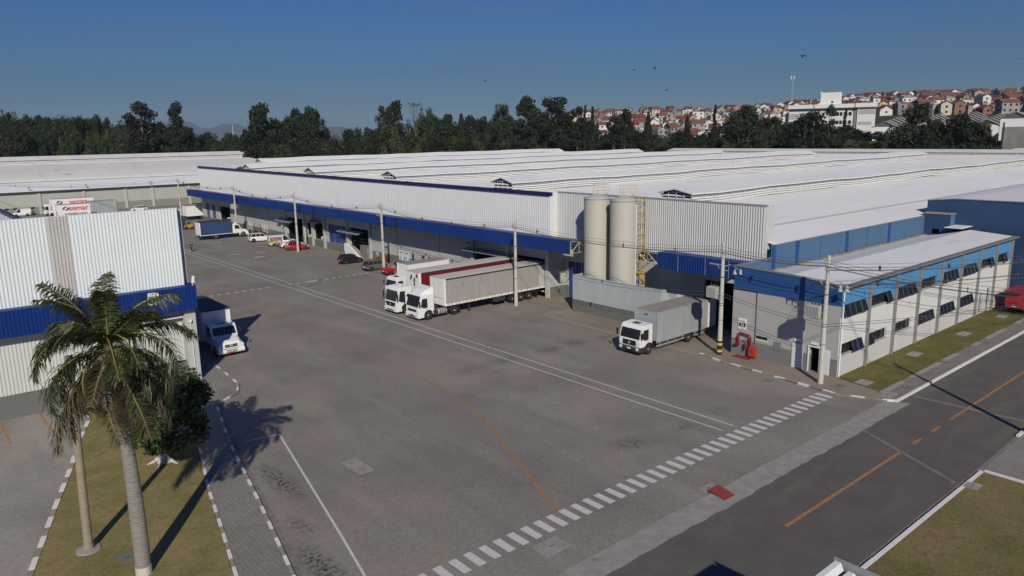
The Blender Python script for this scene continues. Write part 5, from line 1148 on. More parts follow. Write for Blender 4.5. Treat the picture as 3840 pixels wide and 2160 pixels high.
# --- cars
def car(label, loc, rz, paint, kind='hatch', L=3.9, W=1.68, H=1.46, cat='car', name='parked_car', group=None):
    t = thing(name, label, cat, (*loc,0), rz, group); h = W/2; l = L/2; g = H-.9
    r = .31 if kind != 'suv' else .36; bz = .93 if kind not in ('suv','van') else 1.02
    st = [(-l,.80,.42,bz-.12),(-l+.12,.93,.30,bz),(-l+.7,1,.22,bz+.02),(0,1,.2,bz),(l-1.15,1,.22,bz-.03),(l-.5,.97,.24,bz-.16),(l-.12,.88,.28,bz-.27),(l,.72,.36,bz-.36)]
    rings = [[(x,-h*w_*.93,z0),(x,-h*w_,z0+.18),(x,-h*w_,z1-.2),(x,-h*w_*.93,z1),(x,0,z1+.025),(x,h*w_*.93,z1),(x,h*w_,z1-.2),(x,h*w_,z0+.18),(x,h*w_*.93,z0)] for x, w_, z0, z1 in st]
    mb = MB(); n = 9; mb.add(sum(rings,[]), [(i*n+k,i*n+(k+1)%n,(i+1)*n+(k+1)%n,(i+1)*n+k) for i in range(len(st)-1) for k in range(n)]+[list(range(n)), [(len(st)-1)*n+k for k in range(n)][::-1]])
    body = ob('body', mb, M[paint], t, smooth=False, bevel=.02)
    # greenhouse: base ring and roof ring
    if kind == 'hatch': b0, b1, r0, r1 = -l+.10, l-1.05, -l+.50, .35
    elif kind == 'suv': b0, b1, r0, r1 = -l+.10, l-1.15, -l+.55, .35
    elif kind == 'pickup': b0, b1, r0, r1 = -.35, l-1.15, -.2, .45
    else: b0, b1, r0, r1 = -l+.02, l-.75, -l+.12, .75
    wb_, wt_ = h*.93, h*.74 if kind != 'van' else h*.86
    A = [(b0,-wb_*.95,bz),(b1,-wb_*.92,bz-.04),(b1,wb_*.92,bz-.04),(b0,wb_*.95,bz)]; B = [(r0,-wt_,H-.05),(r1,-wt_,H-.05),(r1,wt_,H-.05),(r0,wt_,H-.05)]
    mb = MB().add(A+B, [(0,1,5,4),(1,2,6,5),(2,3,7,6),(3,0,4,7)], 0)
    ob('windows', mb, M['glass'] , t)
    mb = MB(); 
    mb.add([(r0-.05,-wt_-.02,H-.055),(r1+.06,-wt_-.02,H-.055),(r1+.06,wt_+.02,H-.055),(r0-.05,wt_+.02,H-.055),(r0+.1,-wt_*.8,H),(r1-.1,-wt_*.8,H),(r1-.1,wt_*.8,H),(r0+.1,wt_*.8,H)],[(3,2,1,0),(4,5,6,7),(0,1,5,4),(1,2,6,5),(2,3,7,6),(3,0,4,7)])
    for i in range(4): mb.tube([A[i],B[i]],.045,5)
    for s in (-1,1):
        for fx in ((.5,) if kind in ('pickup',) else (.46,) if kind == 'van' else (.36,.66)):
            xa, xb_ = b0+(b1-b0)*fx, r0+(r1-r0)*(fx*1.05); mb.tube([(xa,s*wb_*.94,bz),(xb_,s*wt_,H-.05)],.04,5)
    ob('roof', mb, M[paint], t)
    if kind == 'van':
        mb = MB()
        for s in (-1,1): mb.add([(b0,s*wb_*.957,bz),(.28,s*wb_*.947,bz),(.28,s*(wt_+.012),H-.05),(r0,s*(wt_+.012),H-.05)],[(0,1,2,3) if s < 0 else (3,2,1,0)])
        mb.add([(b0-.012,-wb_*.95,bz),(b0-.012,wb_*.95,bz),(r0-.012,wt_,H-.05),(r0-.012,-wt_,H-.05)],[(3,2,1,0)]); ob('side_panel', mb, M[paint], t)
    if kind == 'pickup':
        mb = MB(); mb.box(-l+.14,-h*.82,bz-.42,-.45,h*.82,bz+.028); ob('load_bed', mb, M['black'], t)
        mb = MB()
        for s in (-1,1): mb.box(-l+.1,s*h*.82,bz-.02,-.4,s*h*.99,bz+.07)
        mb.box(-l+.02,-h*.9,bz-.1,-l+.13,h*.9,bz+.07); ob('bed_side', mb, M[paint], t)
    wx = l-.72 if kind != 'van' else l-.8; rx = -l+.72 if kind != 'van' else -l+.95
    mb = MB()
    for s in (-1,1):
        for x in (wx,rx):
            a = min(s*(h-.22),s*(h+.004)); b_ = max(s*(h-.22),s*(h+.004)); mb.prism(arc(x,r,r+.06,-15,195,12),'y',a,b_)
    ob('wheel_arch', mb, M['black'], t)
    for s in (-1,1):
        for x in (wx,rx): wheel(t, x, s*(h-.085), r, .19)
        ob('headlight', MB().box(l-.3,s*h*.55,bz-.38,l-.03,s*h*.85,bz-.24), M['lamp'], t, bevel=.03)
        ob('tail_light', MB().box(-l-.012,s*h*.6,bz-.26,-l+.2,s*h*.965,bz-.06) if kind != 'hatch' else MB().box(-l+.0,s*h*.64,bz-.2,-l+.22,s*h*.95,bz+.02), M['taill'], t, bevel=.02)
        ob('mirror', MB().box(b1-.55,s*h*.96,bz+.02,b1-.4,s*(h+.15),bz+.15), M[paint], t, bevel=.03)
    ob('number_plate', MB().box(-l-.03,-.2,.52,-l-.01,.2,.63), M['whitem'], t)
    ob('bumper', MB().box(-l-.03,-h*.82,.3,-l+.12,h*.82,.48).box(l-.12,-h*.7,.3,l+.03,h*.7,.42), M['black'], t, bevel=.03)
    return t
P_ = 'cars parked along the warehouse'
car('white sport utility car between the blue tarpaulin lorry and the painted van', (55.9,140.3), R(-8), 'white', 'suv', 4.4, 1.85, 1.62, group=P_)
v = car('white delivery van with purple printed sides and lime green rear corner', (56.4,132.0), R(-12), 'white', 'van', 4.6, 1.85, 1.9, 'van', 'delivery_van', P_)
mb = MB()
for s in (-1,1): mb.add([(-2.2,s*.945,.62),(.1,s*.945,.62),(.1,s*.83,1.72),(-2.1,s*.83,1.72)],[(0,1,2,3) if s < 0 else (3,2,1,0)])
mb.add([(-2.315,-.8,.75),(-2.315,.8,.75),(-2.22,.7,1.75),(-2.22,-.7,1.75)],[(3,2,1,0)])
ob('printed_panel', mb, M['purple'], v); mb = MB(); mb.add([(-2.33,-.85,.45),(-2.33,.85,.45),(-2.33,.8,.85),(-2.33,-.8,.85)],[(3,2,1,0)])
for s in (-1,1): mb.add([(-2.25,s*.955,.5),(-1.15,s*.955,.62),(-1.1,s*.95,.9),(-2.2,s*.95,.85)],[(0,1,2,3) if s < 0 else (3,2,1,0)])
ob('lime_panel', mb, M['lime'], v)
pk = car('white pickup with open load bed between the printed van and the red hatchback', (56.7,127.9), R(-12), 'white', 'pickup', 4.3, 1.68, 1.5, 'pickup', 'pickup_truck', P_)
car('red hatchback half behind a concrete utility pole', (56.1,124.5), R(-17), 'red', 'hatch', 3.95, 1.7, 1.48, group=P_)
car('black hatchback alone in front of the white ramp', (55.85,104.75), R(-2), 'blackp', 'hatch', 3.8, 1.64, 1.45, group=P_)
car('dark grey hatchback left of the red pickup', (55.6,96.7), R(4), 'greyp', 'hatch', 4.0, 1.66, 1.44, group=P_)
pk = car('red pickup loaded with crates beside the utility pole', (56.2,91.6), R(-4), 'red', 'pickup', 4.5, 1.72, 1.58, 'pickup', 'pickup_truck', P_)
car('silver hatchback tucked against the red trailer lorry', (56.0,88.2), R(-4), 'silverp', 'hatch', 3.9, 1.66, 1.47, group=P_)
for i, (x, y, m_) in enumerate(((54.9,91.9,'wood'),(55.3,91.3,'steel'),(55.55,92.0,'wood'))):
    c = thing('crate', ('low wooden crate at the tailgate of the red pickup','grey crate nearest the camera on the red pickup','tall wooden crate by the cab of the red pickup')[i], 'crate', (x,y,.6), R(-4))
    hh = (.55,.75,.8)[i]; mb = MB()
    for z in (0,.28,.5): mb.box(-.28,-.25,z,.28,-.22,z+.2); mb.box(-.28,.22,z,.28,.25,z+.2); mb.box(-.28,-.22,z,-.25,.22,z+.2); mb.box(.25,-.22,z,.28,.22,z+.2)
    ob('slats', mb, M[m_], c); ob('contents', MB().box(-.24,-.21,.02,.24,.21,hh), M['officed'], c)
v = car('white rounded minibus by the far warehouse windows', (30.3,238.2), PI, 'white', 'van', 4.3, 1.75, 1.95, 'van', 'minibus')
car('dark car at the left edge of the far yard beside the white minibus', (25.6,238.0), PI*.9, 'blackp')
car('white car half hidden behind the near building roof edge, in the far yard', (56.5,226.5), PI, 'white', 'suv', 4.3, 1.8, 1.6)
v = car('dark red old van inside the railing by the office lawn', (93.2,24.5), R(-3), 'redd', 'van', 5.0, 1.95, 2.25, 'van', 'parked_van')
ob('notice', MB().box(-1.2,-.958,1.35,-.5,-.93,1.75), M['whitem'], v); ob('roof_board', MB().box(-3.1,-.95,2.22,1.0,.95,2.32), M['redd'], v)
# motorcycles
def moto(label, loc, rz, paint):
    t = thing('motorcycle', label, 'motorcycle', (*loc,0), rz, 'motorcycles by the warehouse wall')
    for x in (-.65,.65): ob('wheel', MB().lathe([(.2,-.05),(.3,-.05),(.3,.05),(.2,.05),(.2,-.05)],0,0,16,ax='y'), M['tyre'], t, loc=(x,0,.3))
    mb = MB(); mb.tube([(.65,0,.3),(.45,0,.9)],.035,6); mb.tube([(-.65,0,.3),(0,0,.45),(.4,0,.8)],.05,6); mb.box(-.15,-.12,.25,.2,.12,.55); mb.tube([(.42,-.35,1.0),(.45,0,.95),(.42,.35,1.0)],.02,5); ob('frame', mb, M['chassis'], t)
    ob('fuel_tank', MB().tube([(-.05,0,.75),(.15,0,.82),(.38,0,.78)],[.09,.15,.08],8), M[paint], t); ob('seat', MB().tube([(-.7,0,.8),(-.4,0,.74),(-.05,0,.74)],[.08,.12,.1],8), M['black'], t); ob('headlight', MB().lathe([(0,.58),(.09,.56),(.09,.46)],0,.88,10,ax='x'), M['lamp'], t)
moto('black motorcycle between the blue tarpaulin lorry and the warehouse wall', (58.7,152.6), R(60), 'blackp')
moto('black motorcycle leaning by the small blue door of the warehouse', (59.4,151.3), R(50), 'blackp')
moto('red motorcycle beyond the white sport utility car', (59.6,148.2), R(40), 'red')
# forklift
t = thing('forklift', 'yellow forklift behind the blue tarpaulin lorry', 'forklift', (52.2,171.8,0), R(200))
ob('body', MB().prism([(-1.1,.25),(.5,.25),(.5,.7),(.1,.75),(-.2,1.0),(-1.1,1.05)],'y',-.55,.55), M['yellow'], t, bevel=.05)
mb = MB()
for s in (-1,1): mb.tube([(-.9,s*.5,1.0),(-.75,s*.48,2.1),(.2,s*.48,2.1),(.45,s*.5,.7)],.04,5)
mb.box(-.75,-.5,2.08,.2,.5,2.14); ob('overhead_guard', mb, M['chassis'], t)
mb = MB()
for s in (-1,1): mb.box(.6,s*.35-.05,.1,.72,s*.35+.05,2.6); mb.box(.72,s*.3-.06,.08,1.8,s*.3+.06,.13)
for z in (.4,1.2,2.5): mb.box(.6,-.35,z,.7,.35,z+.08)
ob('mast', mb, M['chassis'], t)
for x, r in ((.35,.33),(-.75,.27)):
    for s in (-1,1): wheel(t, x, s*.5, r, .2)
ob('seat', MB().box(-.55,-.25,1.0,-.1,.25,1.1).box(-.6,-.25,1.1,-.5,.25,1.55), M['black'], t)

# ================================================================ small things by the warehouse
t = thing('dock_ramp', 'white sided concrete ramp leading up into the gate by the black hatchback', 'ramp', (60.4,109.6,0))
mb = MB(); mb.prism([(3.2,0),(3.2,1.5),(2.4,1.5),(-1.9,0)],'x',-1.0,.1); ob('ramp', mb, M['concrete'], t)
mb = MB(); mb.prism([(3.3,0),(3.3,2.0),(2.2,2.0),(-2.1,.0)],'x',-1.25,-1.0); obs('side_wall', mb, M['whitem'], t)
mb = MB()
for z in (1.9,2.4,2.9): mb.tube([(.05,-2.9,z),(.05,2.3,z)],.035,5)
for y in (-2.9,-.4,2.3): mb.tube([(.05,y,1.5),(.05,y,2.95)],.04,5)
ob('railing', mb, M['chassis'], t)
ob('concrete_block', MB().box(-.6,-2.9,0,.1,-.9,2.0), M['concrete_d'], t)
for i, (x, y, l_) in enumerate(((57.9,112.0,'leftmost of the posts, against the white ramp side'),(57.6,109.9,'second post from the left in front of the ramp'),(57.2,108.0,'third post from the left in front of the ramp'),(57.3,106.3,'rightmost post in front of the ramp, nearest the pallets'))):
    t = thing('bollard', 'slim dark '+l_, 'bollard', (x,y,0), group='bollards by the ramp')
    ob('post', MB().lathe([(.05,0),(.05,1.05),(.0,1.07)],n=8), M['black'], t); ob('base', MB().lathe([(.22,0),(.2,.08),(.07,.16)],n=10), M['black'], t); ob('band', MB().lathe([(.055,.6),(.055,.75)],n=8), M['orangebox'], t)
def pallet_stack(label, x, y, n):
    t = thing('pallet_stack', label, 'pallets', (x,y,0), R(5), 'pallet stacks')
    for i in range(n):
        z = i*.15; mb = MB()
        for k in range(5): mb.box(-.55,-.5+k*.23,z+.11,.55,-.38+k*.23,z+.14)
        for q in (-.5,0,.46): mb.box(q-.03,-.5,z+.01,q+.07,.54,z+.11)
        ob('pallet', mb, M['wood'], t)
pallet_stack('taller stack of brown wooden pallets by the wall left of the glass windows', 59.7,101.3,8); pallet_stack('lower stack of brown wooden pallets by the wall near the notice board', 59.6,103.0,5)
t = thing('notice_board', 'small white framed board leaning at the wall by the pallets', 'board', (60.3,104.2,.3)); ob('board', MB().box(0,-.35,0,.05,.35,.9), M['wallw'], t); ob('panel', MB().box(-.012,-.2,.2,-.001,.2,.7), M['kicker'], t)
t = thing('parking_sign', 'small white sign on a thin post by the gate beyond the red hatchback', 'sign', (60.1,139.5,0)); ob('post', MB().tube([(0,0,0),(0,0,3.2)],.03,6), M['steel'], t); ob('panel', MB().box(-.05,-.35,2.5,-.031,.35,3.3), M['whitem'], t); ob('mark', MB().box(-.06,-.08,2.7,-.051,.08,3.1), M['ink'], t)
for i, (y, m_) in enumerate(((129.0,'cloth_w'),(128.3,'wood'),(124.0,'cloth_d'),(124.8,'cloth_w'),(171,'cloth_w'))):
    t = thing('sack_pile', ('white sacks piled in the open dock by the person','brown boxes in the dark open dock','dark bundle at the edge of the second dock opening','white bundle in the second dock opening','white sacks lying on the far loading dock')[i], 'sacks', (61.3,y,1.3 if i < 4 else 1.4))
    mb = MB()
    for k in range(4): mb.tube([(rnd.uniform(-.2,.2)-.35,rnd.uniform(-.3,.3),.15+.2*(k//2)),(rnd.uniform(-.2,.2)+.35,rnd.uniform(-.3,.3),.15+.2*(k//2))],.17,7)
    ob('sacks', mb, M[m_], t)
# red riser, cabinet and grate at the office front
t = thing('fire_riser', 'red fire riser pipework on the office wall under the 16 sign', 'fire riser', (55.95,34.7,.1))
mb = MB(); mb.tube([(-.12,.72,1.0),(-.12,.72,1.75),(-.12,.62,2.05),(-.12,-.35,1.95),(-.12,-.45,1.8),(-.12,-.45,1.0)],.075,8); mb.tube([(-.12,.15,1.55),(-.25,-.3,1.5)],.03,6); ob('pipe', mb, M['hydr'], t)
mb = MB(); 
for y in (.72,-.45): mb.lathe([(.13,.92),(.13,1.02),(.09,1.04)],-.12,y,10); mb.lathe([(.12,1.6),(.12,1.68)],-.12,y,10)
mb.box(-.3,.62,.95,-.12,.95,1.1); ob('valve', mb, M['hydr'], t)
ob('extinguisher', MB().lathe([(.08,.7),(.09,.75),(.09,1.2),(.04,1.28)],-.2,-.05,10), M['hydr'], t)
t = thing('hose_cabinet', 'orange fire hose cabinet standing by the office wall', 'cabinet', (55.85,34.0,.1)); ob('cabinet', MB().box(-.2,-.35,.15,.15,.3,1.05), M['orangebox'], t, bevel=.015); ob('window', MB().lathe([(0,-.215),(.12,-.213),(.12,-.201)],.0,.65,14,ax='x'), M['rust'], t); ob('leg', MB().box(-.15,-.3,0,-.1,-.25,.15).box(-.15,.2,0,-.1,.25,.15), M['chassis'], t)
t = thing('drain_grate', 'red framed steel grate in the pavement before the fire riser', 'grate', (55.5,34.75,.1)); mb = MB()
mb.box(-.42,-.8,0,.42,.8,.02); ob('frame', mb, M['hydr'], t); mb = MB()
for k in range(7): mb.box(-.18+k*.05,-.6,.02,-.16+k*.05,.6,.05)
ob('bars', mb, M['rust'], t)
# railing by the red van
t = thing('railing', 'thin dark steel railing round the red van bay', 'railing', (88.4,24.7,.1)); mb = MB()
for z in (.45,.8,1.15): mb.tube([(.2,1.9,z),(0,.4,z),(-.5,-1.9,z),(4,-2.2,z)],.022,5)
for p in ((.2,1.9),(0,.4),(-.5,-1.9),(1.5,-2.05),(4,-2.2)): mb.tube([(*p,0),(*p,1.17)],.03,5)
ob('rails', mb, M['black'], t)

# ================================================================ people
def person(label, loc, rz, shirt, trousers, bag=None, pose=0):
    t = thing('person', label, 'person', loc, rz)
    def skin(name, V, E, m, parent):
        me = bpy.data.meshes.new(name); me.from_pydata([v[:3] for v in V], E, []); me.materials.append(m)
        o = bpy.data.objects.new(name, me); COL.objects.link(o); o.parent = parent
        md = o.modifiers.new('skin','SKIN'); md.use_smooth_shade = True
        for i, v in enumerate(V): me.skin_vertices[0].data[i].radius = (v[3],v[3]); me.skin_vertices[0].data[i].use_root = i == 0
        sb = o.modifiers.new('sub','SUBSURF'); sb.levels = 1; sb.render_levels = 1; return o
    st = .16 if pose == 0 else .05; by = .35 if pose == 1 else 0
    V = [(0,0,.92,.13),(by*.5,0,1.15,.13),(by,0,1.40,.12),(by+.02,0,1.5,.055),(by+.04,0,1.62,.095),(by+.03,0,1.72,.06),
         (0,.09,.86,.085),(st,.1,.48,.06),(st-.1,.1,.08,.045),(st+.08,.1,.04,.04),(0,-.09,.86,.085),(-st+.05,-.1,.48,.06),(-st-.1,-.1,.10,.045),(-st+.06,-.1,.04,.04),
         (by,.19,1.38,.055),(by+.05,.24,1.12,.042),(by+.2,.2,.92,.035),(by+.26,.19,.86,.03),(by,-.19,1.38,.055),(by+.03,-.25,1.12,.042),(by+.16,-.23,.9,.035),(by+.2,-.22,.83,.03)]
    E = [(0,1),(1,2),(2,3),(3,4),(4,5),(0,6),(6,7),(7,8),(8,9),(0,10),(10,11),(11,12),(12,13),(2,14),(14,15),(15,16),(16,17),(2,18),(18,19),(19,20),(20,21)]
    body = skin('body', V, E, M['skin'], t)
    top = [(0,0,.95,.15),(by*.5,0,1.15,.152),(by,0,1.41,.142),(by,.2,1.39,.072),(by+.05,.245,1.12,.055),(by+.19,.205,.94,.045),(by,-.2,1.39,.072),(by+.03,-.255,1.12,.055),(by+.15,-.235,.93,.045)]
    skin('shirt', top, [(0,1),(1,2),(2,3),(3,4),(4,5),(2,6),(6,7),(7,8)], M[shirt], t)
    tr = [(0,0,.93,.155),(0,.09,.85,.105),(st,.1,.48,.078),(st-.1,.1,.1,.065),(0,-.09,.85,.105),(-st+.05,-.1,.48,.078),(-st-.1,-.1,.12,.065)]
    skin('trousers', tr, [(0,1),(1,2),(2,3),(0,4),(4,5),(5,6)], M[trousers], t)
    ob('hair', MB().lathe([(.102,1.62),(.108,1.68),(.09,1.75),(.04,1.79),(0,1.795)],by+.025,0,12), M['cloth_d'], t, smooth=True)
    if bag: ob('bag', MB().box(-.3,-.16,1.0,-.13,.16,1.45), M[bag], t, bevel=.05)
    return t
person('person in dark clothes with a red backpack walking across the open yard', (41.8,136.3,0), R(-125), 'cloth_d', 'cloth_d', 'cloth_r')
person('person in a white shirt bending over the load bed of the white pickup', (54.3,128.4,0), R(0), 'cloth_w', 'cloth_d', None, 1)
person('person in white and brown standing in the open dock beside the sacks', (61.2,127.9,1.3), R(180), 'cloth_w', 'wood')
person('dark clothed person at the edge of the dark gate beyond the red hatchback', (60.3,130.8,0), R(180), 'cloth_d', 'cloth_d')
person('dark clothed person between the white minibus and the far lorry', (32.8,236.6,0), R(200), 'cloth_d', 'cloth_d')
# plain far objects: sentinel dome lamps on the far roof edge
for i, (x, y, z) in enumerate(((33.0,240.4,7.6),(46.8,240.4,7.6),(63.8,240.4,7.6))):
    t = thing('roof_lamp', ('leftmost','middle','rightmost')[i]+' small grey lamp on the eave of the far warehouse', 'lamp', (x,y-.5,z-1.0)); ob('lamp_head', MB().lathe([(0,.5),(.35,.55),(.4,.75),(0,.9)],n=10), M['steel'], t); ob('arm', MB().tube([(0,.2,.0),(0,0,.55)],.06,5), M['steel'], t)
# ================================================================ utility poles and lines
def pole(label, x, y, h=10.3, transformer=None, arms=True, stripes=False, lamps=False, side=1, tall=True):
    t = thing('utility_pole', label, 'utility pole', (x,y,0), group='concrete utility poles')
    ob('shaft', MB().lathe([(.22,0),(.215,.5),(.13,h),(0,h+.01)], n=14), M['pole'], t, smooth=False)
    if stripes:
        mb = MB(); mb.lathe([(.235,.05),(.235,1.35)], n=14); ob('base_sleeve', mb, M['black'], t)
        mb = MB()
        for z in (.35,.95): mb.lathe([(.245,z),(.245,z+.22)], n=14)
        ob('yellow_band', mb, M['yellow'], t)
    mb = MB(); mb.tube([(0,0,h-.55),(-.35,0,h-.55)],.03,5); mb.box(-.42,-.06,h-.85,-.32,.06,h-.42)
    ob('cable_bracket', mb, M['steel'], t)
    mb = MB()
    for z in (h-.5,h-.7,h-.9): mb.lathe([(.05,z),(.075,z+.05),(.05,z+.1),(.07,z+.13),(0,z+.16)],-.38,0,8)
    ob('insulator', mb, M['transf'], t)
    if arms:
        a = ob('crossarm', MB().box(-.05,-.15,h-2.0,.05,1.35*1,h-1.9).tube([(0,.0,h-2.5),(0,.7,h-1.95)],.025,4), M['steel'], t)
        mb = MB()
        for y_ in (.25,.75,1.25): mb.tube([(0,y_,h-1.95),(0,y_+.05,h-2.35)],[.05,.03],6); mb.tube([(0,y_+.05,h-2.35),(.1,.2,h-2.7)],.012,4)
        ob('fuse_cutout', mb, M['chassis'], a)
    if transformer:
        zt = h-4.9 if transformer == 1 else h-4.85
        b = ob('transformer', MB().box(-.32,.30,zt,.32,1.2,zt+1.0), M['transf'], t, bevel=.03)
        mb = MB()
        for k in range(9):
            y_ = .3+k*.112
            for s in (-1,1): mb.box(s*.33,y_-.02,zt+.05,s*.52,y_+.03,zt+.95)
        for k in range(6): mb.box(-.3+k*.12-.015,1.2,zt+.05,-.3+k*.12+.02,1.38,zt+.95)
        ob('cooling_fin', mb, M['transf'], b)
        mb = MB()
        for y_ in (.5,.8,1.1): mb.lathe([(.05,zt+1.0),(.07,zt+1.08),(.04,zt+1.14),(.06,zt+1.2),(0,zt+1.3)],0,y_,8); mb.tube([(0,y_,zt+1.3),(.12,y_-.1,zt+1.7),(0,.2+y_*.3,h-2.35)],.013,4)
        ob('bushing', mb, M['chassis'], b)
        ob('transformer_bracket', MB().box(-.1,.1,zt-.1,.1,1.1,zt).box(-.05,.1,zt+.4,.05,.3,zt+.5), M['steel'], t)
    if lamps:
        mb = MB(); mb.tube([(0,0,h-2.1),(.5,-.5,h-1.9),(1.1,-.9,h-2.4)],.03,5); mb.tube([(0,0,h-2.3),(.4,-.3,h-2.5)],.025,5); ob('lamp_arm', mb, M['steel'], t)
        for dx, dy in ((1.0,-.55),(1.25,-.95)):
            mb = MB().lathe([(.04,h-2.35),(.1,h-2.45),(.18,h-2.8),(.17,h-2.83),(0,h-2.77)],dx,dy,12); ob('floodlight', mb, M['transf'], t)
    mb = MB()
    for z in (h-3.0,h-5.3,h-5.5,3.2): mb.lathe([(.20,z),(.20,z+.05)], n=10)
    ob('strap', mb, M['chassis'], t)
    if tall: ob('conduit', MB().tube([(.2,.12,.1),(.17,.1,h-3)],.045,5), M['steel'], t)
    return Vector((x-.38,y,h-.55))
PH = 10.3
tops = []
tops.append(pole('far slim concrete pole rising behind the near white building, leftmost in the row', 57.6,193,10.3, arms=False))
tops.append(pole('concrete pole with a small transformer standing over the blue tarpaulin lorry', 56.2,152.8,10.2, transformer=2))
tops.append(pole('plain concrete pole in front of the red hatchback', 55.2,122.2,10.2, arms=False))
tops.append(pole('concrete pole with crossarm and hanging conduit, between the dark grey hatchback and red pickup', 55.0,93.3,10.2))
tops.append(pole('concrete pole standing against the long grey curtain-side trailer', 54.8,63.9,9.9, arms=False, tall=False))
tops.append(pole('concrete pole with yellow and black base bands and a finned transformer, by gate 16', 54.8,36.6,10.0, transformer=1, stripes=True, lamps=True))
tops.append(pole('corner concrete pole with transformer and two grey floodlights in front of the office', 53.8,26.8,10.1, transformer=1, lamps=True))
tops.append(pole('street pole across the road at the right edge of the picture', 53.9,12.6,9.75, arms=False))
def sagline(a, b, sag, n=14): return [(a.lerp(b,i/n))-Vector((0,0,4*sag*(i/n)*(1-i/n))) for i in range(n+1)]
def span(a, b, sag, label, nsp=3, lines=((0,0),(.13,-.22),(-.13,-.22)), messenger=.25, r=.02):
    t = thing('power_line', label, 'cable', tuple(a), group='overhead cables')
    z = Vector((0,0,0)); d = b-a; n_ = Vector((-d.y,d.x,0)).normalized()
    for o, dz in lines: ob('cable', MB().tube([p+n_*o+Vector((0,0,dz)) for p in sagline(z,d,sag)],r,4), M['cable'], t)
    if messenger: ob('messenger_wire', MB().tube([p+Vector((0,0,messenger)) for p in sagline(z,d,sag*.92)],.012,4), M['cable'], t)
    pts = sagline(z,d,sag,40)
    for k in range(nsp):
        p = pts[int(40*(k+.8)/(nsp+.6))]; mb = MB(); mb.add([p+Vector((0,0,.2)),p+n_*.17,p-Vector((0,0,.32)),p-n_*.17,p+d.normalized()*.05,p-d.normalized()*.05],[(0,1,4),(1,2,4),(2,3,4),(3,0,4),(1,0,5),(2,1,5),(3,2,5),(0,3,5)]); ob('spacer', mb, M['cable'], t)
nm = ['leftmost far pole to blue lorry pole','blue lorry pole to red hatchback pole','red hatchback pole to red pickup pole','red pickup pole to grey trailer pole','grey trailer pole to gate 16 pole','gate 16 pole to corner office pole','corner office pole to road pole']
for i in range(7): span(tops[i], tops[i+1], (.7,.9,.8,.8,.7,.25,.35)[i], 'bundle of overhead cables from '+nm[i], (4,4,3,4,4,1,2)[i])
span(tops[6]+Vector((0,0,-.3)), Vector((96,13.6,8.8)), 1.0, 'upper cables from the corner office pole along the street to the right', 5)
span(tops[6]+Vector((0,0,-1.6)), Vector((96,13.8,7.3)), .9, 'middle cables from the corner office pole along the street to the right', 5, ((0,0),(.15,-.1),(0,-.35)), 0)
span(tops[4]+Vector((0,0,-3.6)), tops[5]+Vector((0,0,-3.7)), .9, 'low pair of cables across the silos and the silo wall', 1, ((0,0),(0,-.3)), 0, .018)
span(tops[5]+Vector((0,0,-3.7)), tops[6]+Vector((0,0,-4.6)), .2, 'low pair of cables in front of the office blue band', 0, ((0,0),(0,-.25)), 0, .018)
span(tops[6]+Vector((0,0,-4.7)), Vector((96,14.5,4.6)), .8, 'low cables from the corner office pole toward the red van', 0, ((0,0),(0,-.2)), 0, .02)
span(tops[0], Vector((20,236,9.5)), 1.2, 'far cables running left from the leftmost far pole', 3)
t = thing('street_pole', 'far street pole at the right beyond the picture edge', 'utility pole', (96,13.3,0)); ob('shaft', MB().lathe([(.22,0),(.13,9.8),(0,9.81)], n=12), M['pole'], t)

# ================================================================ palms and near trees
def leafmat(name, c1, c2, var=.25, scale=1.2, rough=.75, spec=.25):
    m = mat(name, c1, rough, spec=spec, col2=c2, scale=scale, detail=4, rnd_var=var); b = m.node_tree.nodes['Principled BSDF']
    return m
M['frond'] = leafmat('palm_frond', (.060,.072,.021), (.022,.031,.010), .2, 2.5, .45, .4)
M['frond_d'] = leafmat('old_palm_frond', (.105,.088,.040), (.05,.046,.02), .2, 2.5, .5, .35)
M['rachis'] = mat('palm_rachis', (.19,.18,.05), .5)
M['bark'] = mat('palm_bark', (.285,.27,.25), .9, noise=.4, scale=3.2, stretch=(.6,.6,3.2), detail=8)
M['bark2'] = mat('thin_palm_bark', (.33,.27,.215), .9, noise=.3, scale=3, stretch=(.6,.6,2), detail=8)
M['treebark'] = mat('tree_bark', (.10,.08,.06), .95, noise=.4, scale=3)
M['paintbark'] = mat('limewashed_bark', (.60,.57,.52), .9, noise=.3, scale=5, stretch=(1,1,.3), detail=8)
def frond_mesh(seed, L, up, droop, old=False, name='frond'):
    """one pinnate palm leaf growing along +x from the origin: rachis and drooping leaflets"""
    q = random.Random(seed); mb = MB(); n = 16; pts = []; p = Vector((0,0,0)); a = up
    for i in range(n+1):
        pts.append(p.copy()); st = L/n; p = p+Vector((math.cos(a)*st, q.uniform(-.012,.012)*L/3, math.sin(a)*st)); a -= droop/n*(1+1.2*i/n)
    mb.tube(pts, [.06*(1-.85*i/n) for i in range(n+1)], 5, 1)
    N = 96
    for i in range(N):
        u = .09+.9*i/N; k = u*n; j = min(n-1,int(k)); base = pts[j].lerp(pts[j+1],k-j); tan = (pts[j+1]-pts[j]).normalized()
        up_ = Vector((-tan.z,0,tan.x)); ln = L*.225*(math.sin(PI*min(1,u*.86+.10))**.55)*q.uniform(.8,1.08)
        for s in (-1,1):
            plum = q.uniform(-.5,.55)
            d = (Vector((0,s,0))*q.uniform(.75,1.05)+tan*q.uniform(.35,.75)+up_*plum).normalized()
            w_ = tan*.020+up_*.012; b0 = base; m1 = base+d*ln*.5-Vector((0,0,ln*q.uniform(.03,.12))); e = base+d*ln*.92-Vector((0,0,ln*q.uniform(.18,.62 if not old else .85)))
            mb.add([b0-w_*.7,b0+w_*.7,m1+w_*1.15,m1-w_*1.15,e+w_*.15,e-w_*.15],[(0,1,2,3),(3,2,4,5)],0)
    return mb
